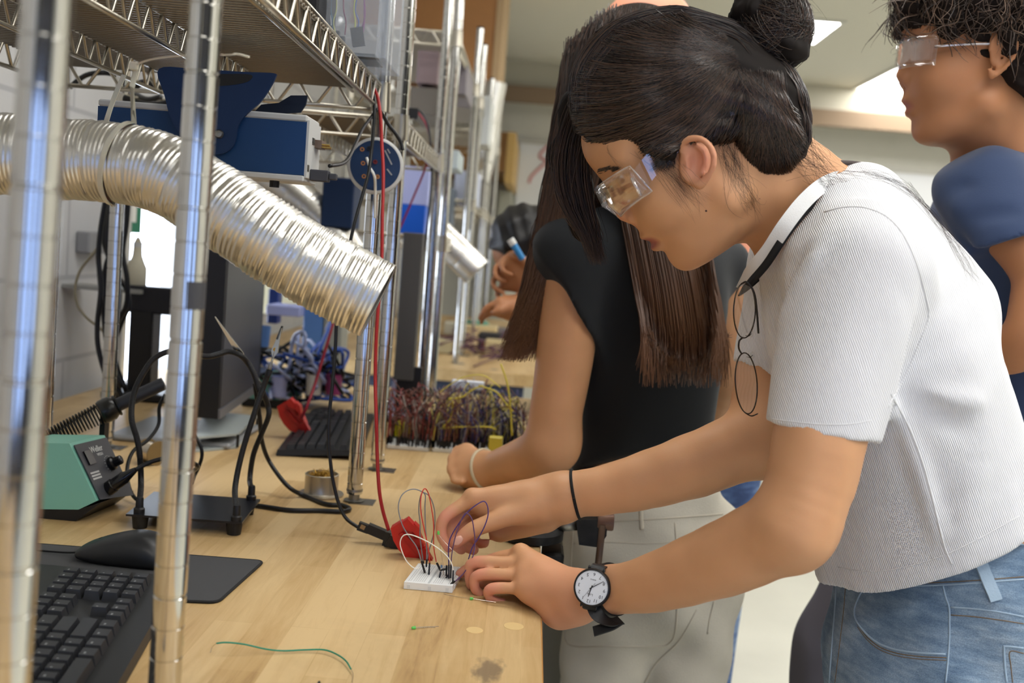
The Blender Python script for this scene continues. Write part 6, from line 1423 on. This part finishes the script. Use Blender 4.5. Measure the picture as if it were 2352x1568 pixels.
STR=mat('black_leather_strap',(24,24,25),.5,bump=.4,bscale=500)
m=MB(); strap(m,cr([wc-e12*R*.93-nn*.001,wc-e12*R*1.10-nn*.005,wc-e12*R*1.18-nn*.013,wc-e12*R*1.12-nn*.022],4),.0155,.0022,-e12); m.mk('strap',STR,ww_,smooth=True,ang=40); m=MB(); strap(m,cr([wc+e12*R*.93-nn*.001,wc+e12*R*1.10-nn*.005,wc+e12*R*1.18-nn*.013],4),.0155,.0022,e12); m.mk('strap',STR,ww_,smooth=True,ang=40); m=MB(); strap(m,np.concatenate([ps,ps[:1]]),.0155,.0022,np.concatenate([nr_,nr_[:1]])); m.mk('strap',STR,ww_,smooth=True,ang=40)
m=MB(); lp=cr(L3([(1362,1392,1.115),(1370,1408,1.11),(1385,1420,1.108),(1405,1428,1.11),(1427,1424,1.115)]),5); strap(m,lp,.0150,.0020,(-.5,-.4,.8)); m.mk('strap',STR,ww_,smooth=True,ang=40)
m=MB(); lp=cr(L3([(1424,1424,1.112),(1405,1436,1.108),(1385,1443,1.107),(1363,1450,1.108)]),5); strap(m,lp,.0130,.0018,(-.3,-.5,.8)); m.mk('strap_tail',STR,ww_,smooth=True,ang=40)
# ===== person 2: black tee, long hair, back to the camera =====
HAIR2=hair_mat('long_brown_hair',(26,18,15),(88,62,46),.4,(.25,.62,(118,78,48)))
B2=Body(); c0=P(1462,152,1.74)
B2.ell(c0,(.074,.085,.092),None,.01); B2.cap(c0-V3((.01,-.02,.05)),P(1480,430,1.72),.055,.055,.03)
sL=P(1322,600,1.66);eL=P(1262,1030,1.66); 
B2.chain([sL,P(1296,830,1.66),eL],[.052,.047,.041],.02); B2.chain([eL,P(1195,1058,1.715),P(1120,1080,1.765)],[.041,.037,.028],.02); B2.ell(P(1300,1010,1.66),(.02,.025,.03),None,.03)
wr2=P(1112,1080,1.77); hq={'index':(1072,1036,1.81),'middle':(1062,1052,1.795),'ring':(1060,1072,1.78),'pinky':(1066,1092,1.765)}; kk={n:P(*q) for n,q in hq.items()}
ff={n:[P(q[0]-24,q[1]-2,q[2]-.004),P(q[0]-22,q[1]+13,q[2]-.016),P(q[0]-2,q[1]+15,q[2]-.022)] for n,q in hq.items()}
hand(B2,wr2,.027,kk,ff,[P(1100,1060,1.80),P(1070,1045,1.83),P(1050,1062,1.84),P(1045,1080,1.835)],.0145,[(wr2,P(1075,1100,1.78),.024,.018)])
B2.chain([P(1500,560,1.72),P(1500,800,1.72),P(1480,1050,1.74),P(1480,1150,1.75)],[.080,.080,.074,.09],.02,((1,0,0),1.2))
sR=P(1655,600,1.78); B2.chain([sR,P(1675,780,1.80),P(1668,880,1.82),P(1640,960,1.95)],[.046,.038,.034,.028],.02)
bodymesh(B2,.0045,(-.2,1.5,.85),(.5,2.1,1.78),'person',SKIN,None,2); p2=bpy.data.objects['person.001']; tag(p2,'person in black tee and cream trousers with long brown hair hanging down','person')
T2=Body(); T2.chain([P(1470,520,1.72),P(1490,620,1.72),P(1500,800,1.72),P(1482,1000,1.735),P(1482,1120,1.745)],[.082,.104,.094,.088,.106],.02,((1,0,0),1.26))
T2.cap(P(1400,545,1.68),P(1300,585,1.66),.06,.055,.04); capcut(T2,P(1310,570,1.66),P(1296,830,1.66),.060,.056,P(1300,665,1.66),P(1270,720,1.66)-P(1310,640,1.66)+V3((-.06,0,0)),.03); T2.cap(P(1560,560,1.74),P(1650,610,1.78),.06,.055,.04)
h1=P(1310,1052,1.62); h2=P(1645,1010,1.62); hd_=h2-h1; T2.plane(h1,(hd_[2],-.1,-hd_[0]),.004); T2.fn(noisefn(.0025,[(18,1),(30,.8),(46,.5)],12),0,2)
TEE=mat('black_cotton',(20,24,28),.9,bump=.2,bscale=700,sheen=.1)
t2v,t2f=T2.mesh(.0055,(-.15,1.45,.85),(.5,2.,1.6)); mk('t_shirt',smooth_mesh(t2v,t2f,2),t2f,TEE,p2,smooth=True)
J2=Body(); J2.chain([P(1478,1130,1.75),P(1478,1260,1.75),P(1478,1340,1.76)],[.110,.120,.120],.02,((1,0,0),1.14))
for x,zk in ((P(1395,1500,1.74)[0],1),(P(1570,1500,1.78)[0],1)): J2.chain([(x,1.76,.86),(x,1.75,.5),(x,1.77,.1)],[.090,.072,.062],.02)
J2.plane(P(1470,1128,1.65),(0,-.05,1),.003); J2.plane((0,0,.035),(0,0,-1),.003); J2.fn(noisefn(.003,[(16,1),(28,.9),(50,.5)],13),0,2)
CRM=mat('cream_cotton_twill',(206,200,184),.9,bump=.5,bscale=420,var=.05,vscale=20)
j2v,j2f=J2.mesh(.0055,(-.15,1.5,.02),(.55,2.1,1.1)); j2v=smooth_mesh(j2v,j2f,2); mk('trousers',j2v,j2f,CRM,p2,smooth=True); BJ2=BVHTree.FromPolygons([Vector(x) for x in j2v],[tuple(q) for q in j2f.tolist()])
CRS=mat('cream_seam',(196,188,170),.9)
for nm,pp_,r in (('waistband_seam',[(1330,1215),(1400,1198),(1500,1192),(1600,1185),(1660,1180)],.0016),('back_pocket_edge',[(1318,1210),(1312,1300),(1306,1400),(1304,1478),(1400,1484),(1500,1484),(1535,1478),(1552,1440),(1556,1300),(1550,1200)],.0018),('pocket_stitch',[(1318,1248),(1400,1245),(1480,1248),(1548,1245)],.001),('pocket_edge',[(1600,1216),(1596,1240),(1606,1260)],.0016),('pocket_edge',[(1640,1380),(1630,1420),(1625,1455)],.0016),('belt_loop',[(1470,1150),(1472,1180),(1474,1215)],.004),('crotch_seam',[(1600,1400),(1560,1470),(1510,1520),(1480,1567)],.0016)):
    seam(nm,BJ2,pp_,r,CRS,p2)
b2=bodyv=BVHTree.FromPolygons([Vector(V3(v.co)+ORG[p2.name]) for v in p2.data.vertices],[tuple(p.vertices) for p in p2.data.polygons])
ring('bracelet',b2,P(1118,1080,1.768),P(1195,1058,1.715)-P(1112,1082,1.77),.0030,mat('cream_bracelet',(206,192,160),.5),label='cream cord bracelet on the wrist of the person in black',cat='bracelet')
# long hair mass and strands
g=np.random.default_rng(21)
H2=Body(); H2.ell(P(1462,150,1.735),(.100,.100,.100),None,.02)
H2.chain([P(1400,180,1.70),P(1345,350,1.68),P(1285,520,1.675),P(1225,700,1.68),P(1195,800,1.68)],[.085,.062,.040,.028,.010],.03)
H2.chain([P(1480,200,1.68),P(1500,420,1.65),P(1540,640,1.625),P(1572,770,1.63),P(1575,815,1.63)],[.09,.078,.062,.045,.018],.03,((0,1,0),.5))
h2v,h2f=H2.mesh(.006,(-.15,1.5,1.05),(.5,1.95,1.85)); 
h2v=smooth_mesh(h2v,h2f,1); BVH2=BVHTree.FromPolygons([Vector(x) for x in h2v],[tuple(q) for q in h2f.tolist()]); mk('hair',h2v,h2f,mat('long_hair_mass',(36,26,20),.85,spec=.12),p2,smooth=True)
s2=[]
for i in range(2200):
    a=g.uniform(0,1); s=g.uniform(-1,1)
    if a<.35: q=[(1420+s*90,20+g.uniform(0,100),1.64),(1345+s*60,300,1.63),(1300+s*50,480,1.635),(1245+s*34,660,1.65),(1205+s*32-g.uniform(0,26),790+g.uniform(-20,42),1.66)]
    elif a<.52: q=[(1330+g.normal()*12,90+g.uniform(0,60),1.66),(1290+g.normal()*9,330,1.66),(1268+g.normal()*9,450,1.655),(1262+g.normal()*14,560,1.65),(1225+g.normal()*14,700,1.655),(1180+g.normal()*18,800+g.uniform(-10,30),1.66)]
    else: q=[(1480+s*110,25+g.uniform(0,110),1.60),(1500+s*95,380,1.575),(1545+s*92,600,1.57),(1572+s*98,760,1.568),(1574+s*100+g.normal()*7,820+g.uniform(-60,72),1.57)]
    o_=g.uniform(.001,.012); qq=cr([(x,y,Y*1000) for x,y,Y in q],4); q=[]
    for x,y,Y in qq:
        h=hit(BVH2,x,y,o_); w_=P(x,y,Y/1000)
        if h is None or h[1]>1.78:
            nn_=BVH2.find_nearest(Vector(w_)); h=V3(nn_[0])+V3(nn_[1])*o_ if nn_[3]<.09 and y<420 else w_
        q.append(h)
    q=V3(q); 
    for _ in range(2): q[1:-1]=(q[:-2]+q[1:-1]+q[2:])/3
    s2.append(V3([q[int(round(x))] for x in np.linspace(0,len(q)-1,16)]))
strands('hair_strands',s2,g.uniform(.0005,.0013,len(s2)),HAIR2,p2,kind='stuff')
cable('goggle_strap',L3([(1300,175,1.66),(1297,195,1.65),(1300,225,1.65)]),.003,GRM,p2)
# ===== person 3: navy tee, wavy hair, right edge =====
H3=Head((2056,176),1.60,-1,1.09,-9)
B3=Body(); H3.build(B3,True); H3.ear(B3,1,(-.004,0,.002)); H3.ear(B3,-1)
NK3=P(2290,430,1.64); B3.cap(H3.H(-.02,0,-.05),NK3,.058,.066,.03);
B3.chain([P(2300,450,1.65),P(2330,700,1.66),P(2300,1000,1.68),P(2260,1150,1.70)],[.08,.11,.10,.10],.03,((0,1,0),1.3))
B3.chain([P(2290,480,1.52),P(2395,600,1.46),P(2405,700,1.43)],[.048,.048,.044],.03); B3.chain([P(2405,720,1.43),P(2375,765,1.43),P(2325,805,1.47),P(2262,822,1.54)],[.045,.040,.034,.026],.02)
kq={'index':P(2215,806,1.60),'middle':P(2212,824,1.60),'ring':P(2216,842,1.595),'pinky':P(2224,858,1.59)}
hand(B3,P(2255,824,1.55),.026,kq,{n:[kq[n]+V3((-.03,.02,.0)),kq[n]+V3((-.045,.035,-.006)),kq[n]+V3((-.055,.05,-.014))] for n in kq},[P(2245,806,1.56),P(2225,792,1.58),P(2205,788,1.61),P(2190,790,1.62)],.0135)
B3.chain([P(2300,470,1.83),P(2300,700,1.87),P(2240,860,1.78)],[.055,.045,.035],.03)
v3_,f3_=B3.mesh(.0045,(.45,1.25,.9),(1.1,1.95,1.85)); v3_=smooth_mesh(v3_,f3_,2); p3=mk('person',v3_,f3_,SKIN3,None,smooth=True,label='person in navy tee with wavy dark hair, facing left at the right edge',cat='person')
l3=(v3_-H3.O)@H3.R/H3.S; attr(p3,'lip',np.clip(1-np.sqrt(((l3[:,0]-.09)/.02)**2+(l3[:,1]/.024)**2+((l3[:,2]+.0635)/.012)**2),0,.5)*1.6)
NAVY=mat('navy_jersey',(54,70,102),.85,bump=.15,bscale=600,sheen=.15)
T3=Body(); T3.chain([P(2310,430,1.65),P(2318,560,1.65),P(2345,760,1.66),P(2330,1000,1.68),P(2300,1180,1.70)],[.075,.120,.122,.116,.118],.03,((0,1,0),1.35))
capcut(T3,P(2262,440,1.54),P(2362,640,1.46),.070,.066,P(2352,545,1.46),V3((.35,-.25,-1)),.06); T3.fn(folds([fl((2180,470,1.5),(2350,520,1.45),.013,.013),fl((2200,430,1.5),(2350,450,1.47),.012,-.012),fl((2185,500,1.47),(2350,485,1.43),.010,-.010),fl((2190,540,1.5),(2300,620,1.47),.013,-.012),fl((2330,700,1.5),(2270,800,1.5),.012,.008)]),0,2)
T3.plane(P(2215,345,1.60),V3((-.62,0,.75)),.01)
T3.plane((0,0,P(2310,1140,1.69)[2]),(0,0,-1)); T3.fn(noisefn(.003,[(20,1),(34,.8)],15),0,2); tv,tf=T3.mesh(.0055,(.45,1.3,.9),(1.15,1.98,1.75)); mk('t_shirt',smooth_mesh(tv,tf,2),tf,NAVY,p3,smooth=True)
J3=Body(); J3.chain([P(2310,1080,1.69),P(2270,1180,1.71),P(2200,1270,1.74)],[.120,.130,.125],.02,((0,1,0),1.2)); J3.chain([P(2270,1230,1.66),(P(2230,1400,1.66)[0],1.66,.5),(P(2230,1400,1.66)[0]+.03,1.67,.1)],[.105,.075,.06],.02)
J3.chain([P(2110,1160,1.80),P(2010,1330,1.80),P(1925,1580,1.80),(P(1900,1600,1.80)[0],1.85,.1)],[.100,.088,.090,.06],.02); J3.chain([P(2150,1180,1.70),P(2080,1480,1.74),(P(2050,1600,1.74)[0],1.75,.1)],[.105,.090,.06],.02)
J3.plane((0,0,.03),(0,0,-1)); J3.fn(noisefn(.004,[(22,1),(38,.8)],16),0,2); jv3,jf3=J3.mesh(.007,(.25,1.4,.0),(1.15,2.1,1.25)); mk('trousers',smooth_mesh(jv3,jf3,2),jf3,mat('charcoal_trousers',(98,95,104),.85,bump=.2,bscale=400),p3,smooth=True)
c3=H3.H(-.012,0,.062); S3=1.12
HH=Body(); HH.ell(H3.H(-.004,0,.080),V3((.124,.100,.085))*S3,H3.R,.02); HH.ell(H3.H(-.055,0,.01),V3((.068,.088,.080))*S3,H3.R,.03); 
fp=H3.H(.082,0,.060); HH.fn(noisefn(.005,[(70,1),(100,.9),(140,.6)],17),0,2); fn_=H3.R@_n(V3((.75,0,-.66)))
HH.plane(H3.H(.05,0,.004),H3.R@_n(V3((.45,0,-.89))),.01)
hv3,hf3=HH.mesh(.005,c3-.22,c3+.22); hv3=smooth_mesh(hv3,hf3,1); HAIR3=hair_mat('wavy_brown_hair',(40,29,23),(118,92,72),.45); mk('hair',hv3,hf3,mat('wavy_hair_mass',(34,26,22),.8,spec=.2),p3,smooth=True)
b3_=BVHTree.FromPolygons([Vector(x) for x in hv3],[tuple(q) for q in hf3.tolist()])
g=np.random.default_rng(31); s3=[]
for i in range(2600):
    a=g.uniform(0,6.28);z=g.uniform(-.4,1); d=H3.R@V3((math.sqrt(1-z*z)*math.cos(a),math.sqrt(1-z*z)*math.sin(a),z)); h=b3_.ray_cast(Vector(c3+d*.35),Vector(-d))
    if h[0] is None: continue
    o=V3(h[0]);n_=V3(h[1]); fl_=_n(H3.R@V3((g.normal()*.6+.3,g.normal()*.5,-1.))); fl_=_n(fl_-np.dot(fl_,n_)*n_); sd_=np.cross(n_,fl_); L=g.uniform(.03,.07); ph=round(g.uniform(0,6.28)); A_=g.uniform(.002,.006)
    u=np.linspace(0,1,14); pts=o+n_*.002+np.outer(u*L,fl_)+np.outer(A_*np.sin(ph+u*g.uniform(4,8)),sd_)+np.outer(A_*.5*np.cos(ph+u*6)+.002+.0*u,n_)-np.outer(u*u*L*L*4,n_)
    lo3=(pts[-1]-H3.O)@H3.R/H3.S
    if lo3[0]>.045 and lo3[2]<.012: continue
    s3.append(pts)
strands('hair_strands',s3,g.uniform(.0003,.0010,len(s3)),HAIR3,p3,kind='stuff')
gl=wthing('safety_goggles',H3.H(.11,0,.01),'clear safety goggles on the person in navy','goggles')
v=[];nA=25
for i in range(6):
    for j in range(nA):
        a=math.radians(-80+160*j/(nA-1)); v.append(H3.H(.112-.05*(1-math.cos(a)),.066*math.sin(a),-.016+.042*i/5+ (max(0,1-abs(.066*math.sin(a))/.018)*(.02 if i==0 else .01 if i==1 else 0))))
f=[(i*nA+j,i*nA+j+1,(i+1)*nA+j+1,(i+1)*nA+j) for i in range(5) for j in range(nA-1)]
o=mk('lens_shield',v,f,GOG,gl,smooth=True); md=o.modifiers.new('t','SOLIDIFY'); md.thickness=.0018
for g_ in (1,-1): MB().tube(cr([H3.H(.075,g_*.066,.008),H3.H(.03,g_*.074,.012),H3.H(-.01,g_*.078,.014)],4),.0022,6).mk('temple_arm',GRM,gl,smooth=True)
# ===== person 4: far person holding a blue marker =====
B4=Body(); c4=P(1196,560,2.75); B4.ell(c4,(.078,.09,.10),None,.02); B4.cap(c4+V3((.03,0,-.05)),c4+V3((.10,0,-.20)),.05,.07,.03)
B4.chain([c4+V3((.18,0,-.25)),c4+V3((.30,0,-.5)),c4+V3((.34,0,-.8))],[.12,.13,.13],.03)
w4=P(1225,650,2.62); B4.chain([c4+V3((.10,-.1,-.25)),P(1262,740,2.60),w4],[.05,.045,.03],.02)
k4={'index':P(1176,590,2.60),'middle':P(1160,605,2.61),'ring':P(1156,630,2.62),'pinky':P(1165,655,2.63)}
hand(B4,w4,.03,k4,{n:[k4[n]+V3((-.022,-.01,-.012)),k4[n]+V3((-.02,-.02,-.035)),k4[n]+V3((.004,-.02,-.045))] for n in k4},[P(1220,620,2.60),P(1205,600,2.585),P(1190,590,2.58),P(1180,585,2.58)],.015)
w5=P(1180,708,2.60); B4.chain([P(1250,720,2.6),w5],[.04,.03],.02); k5={'index':P(1150,695,2.58),'middle':P(1145,705,2.59),'ring':P(1147,715,2.60)}
hand(B4,w5,.028,k5,{n:[k5[n]+V3((-.025,-.0,-.008)),k5[n]+V3((-.04,0,-.02)),k5[n]+V3((-.045,0,-.035))] for n in k5},[P(1170,700,2.58),P(1150,712,2.56),P(1135,718,2.56)],.015)
v4,f4=B4.mesh(.006,(-.25,2.4,.4),(.6,3.,1.6)); p4=mk('person',smooth_mesh(v4,f4,2),f4,SKIN3,None,smooth=True,label='far seated person with black hair holding up a blue marker',cat='person')
hb=Body(); hb.ell(c4+V3((.004,-.01,.012)),(.088,.098,.100),None,.02); hb.plane(c4+V3((0,0,-.055)),(-.5,0,-1)); hb.fn(noisefn(.003,[(60,1),(90,1)],4),0,2); a_,b_=hb.mesh(.007,c4-.16,c4+.16); mk('hair',a_,b_,mat('black_hair_mass',(20,18,18),.5),p4,smooth=True)
tb=Body(); tb.chain([c4+V3((.17,0,-.22)),c4+V3((.31,0,-.5)),c4+V3((.36,0,-.85))],[.13,.145,.15],.03,((0,1,0),1.2)); a_,b_=tb.mesh(.01,c4+V3((-.2,-.4,-1.1)),c4+V3((.7,.4,0))); mk('top',a_,b_,mat('dark_teal_cloth',(40,58,66),.9),p4,smooth=True)
mk4=wthing('marker_pen',P(1180,560,2.57),'light blue marker pen with white cap held by the far seated person','pen')
MB().tube([P(1200,595,2.575),P(1180,562,2.57)],.0085,12).mk('barrel',mat('marker_blue',(60,140,200),.4),mk4,smooth=True,ang=50); MB().tube([P(1180,562,2.57),P(1172,549,2.57)],.0095,12).mk('cap',WHP,mk4,smooth=True,ang=50)
# ===== person 5: mostly hidden behind person 2 =====
B5=Body(); c5=P(1500,105,2.35); H5=Head((1385,142),2.35,8,1.0); H5.build(B5); H5.ear(B5,1); H5.ear(B5,-1); B5.cap(c5-V3((0,0,.08)),c5-V3((-.03,0,.25)),.055,.06,.03)
B5.chain([c5+V3((.08,0,-.3)),c5+V3((.12,0,-.6)),c5+V3((.15,0,-.8))],[.14,.14,.13],.03,((0,1,0),.9))
B5.chain([P(1690,560,2.25),P(1690,760,2.2),P(1672,880,2.2),P(1650,980,2.2)],[.055,.048,.040,.035],.03)
for x in (.10,.24): B5.chain([c5+V3((x,0,-.85)),(c5[0]+x,2.35,.5),(c5[0]+x,2.35,.06)],[.09,.06,.045],.03)
v5,f5=B5.mesh(.006,(-.1,1.95,.0),(.8,2.75,1.95)); p5=mk('person',smooth_mesh(v5,f5,2),f5,skin_mat('ruddy_skin',(222,150,120),(222,140,116)),None,smooth=True,label='person in blue jeans almost hidden behind the long-haired person in black',cat='person')
tb=Body(); tb.chain([c5+V3((.07,0,-.26)),c5+V3((.12,0,-.6)),c5+V3((.16,0,-.83))],[.13,.155,.15],.03); tb.cap(P(1665,560,2.27),P(1692,640,2.23),.07,.062,.04); a_,b_=tb.mesh(.01,(-.1,1.95,.8),(.8,2.75,1.7)); mk('t_shirt',a_,b_,mat('blue_shirt',(96,122,176),.85),p5,smooth=True)
jb=Body(); jb.chain([c5+V3((.16,0,-.80)),c5+V3((.16,0,-.95))],[.15,.155],.03)
for x,xx in ((.09,.09),(.24,.24)): jb.chain([c5+V3((x,0,-.95)),(c5[0]+xx,2.33,.5),(c5[0]+xx,2.35,.1)],[.10,.078,.07],.03)
a_,b_=jb.mesh(.01,(-.1,1.95,.02),(.8,2.75,1.1)); mk('jeans',a_,b_,denim('mid_blue_denim',(50,74,124),(80,108,160),(150,172,204),.7),p5,smooth=True)
# ---------- camera ----------
cd=bpy.data.cameras.new('camera'); cam=bpy.data.objects.new('camera',cd); COL.objects.link(cam)
cd.sensor_width=36; cd.lens=F/2352*36; cd.clip_start=.05; cd.clip_end=50
mw=Matrix([list(M[0]),list(M[1]),list(M[2])]).transposed().to_4x4(); mw.translation=Vector((0,0,CZ)); cam.matrix_world=mw
cd.dof.use_dof=True; cd.dof.focus_distance=1.24; cd.dof.aperture_fstop=4.6
SC.camera=cam
w=bpy.data.worlds.new('world'); SC.world=w; w.use_nodes=True; w.node_tree.nodes['Background'].inputs[0].default_value=(.8,.86,1,1); w.node_tree.nodes['Background'].inputs[1].default_value=.5
SC.view_settings.view_transform='Standard'; SC.view_settings.look='None'; SC.view_settings.gamma=1; SC.view_settings.exposure=0.
c=SC.cycles; c.max_bounces=8; c.diffuse_bounces=3; c.glossy_bounces=4; c.transmission_bounces=4; c.transparent_max_bounces=12; c.caustics_reflective=False; c.caustics_refractive=False; c.sample_clamp_indirect=4.
c.use_denoising=True; c.use_adaptive_sampling=True; c.adaptive_threshold=.03
try: c.use_light_tree=True
except Exception: pass
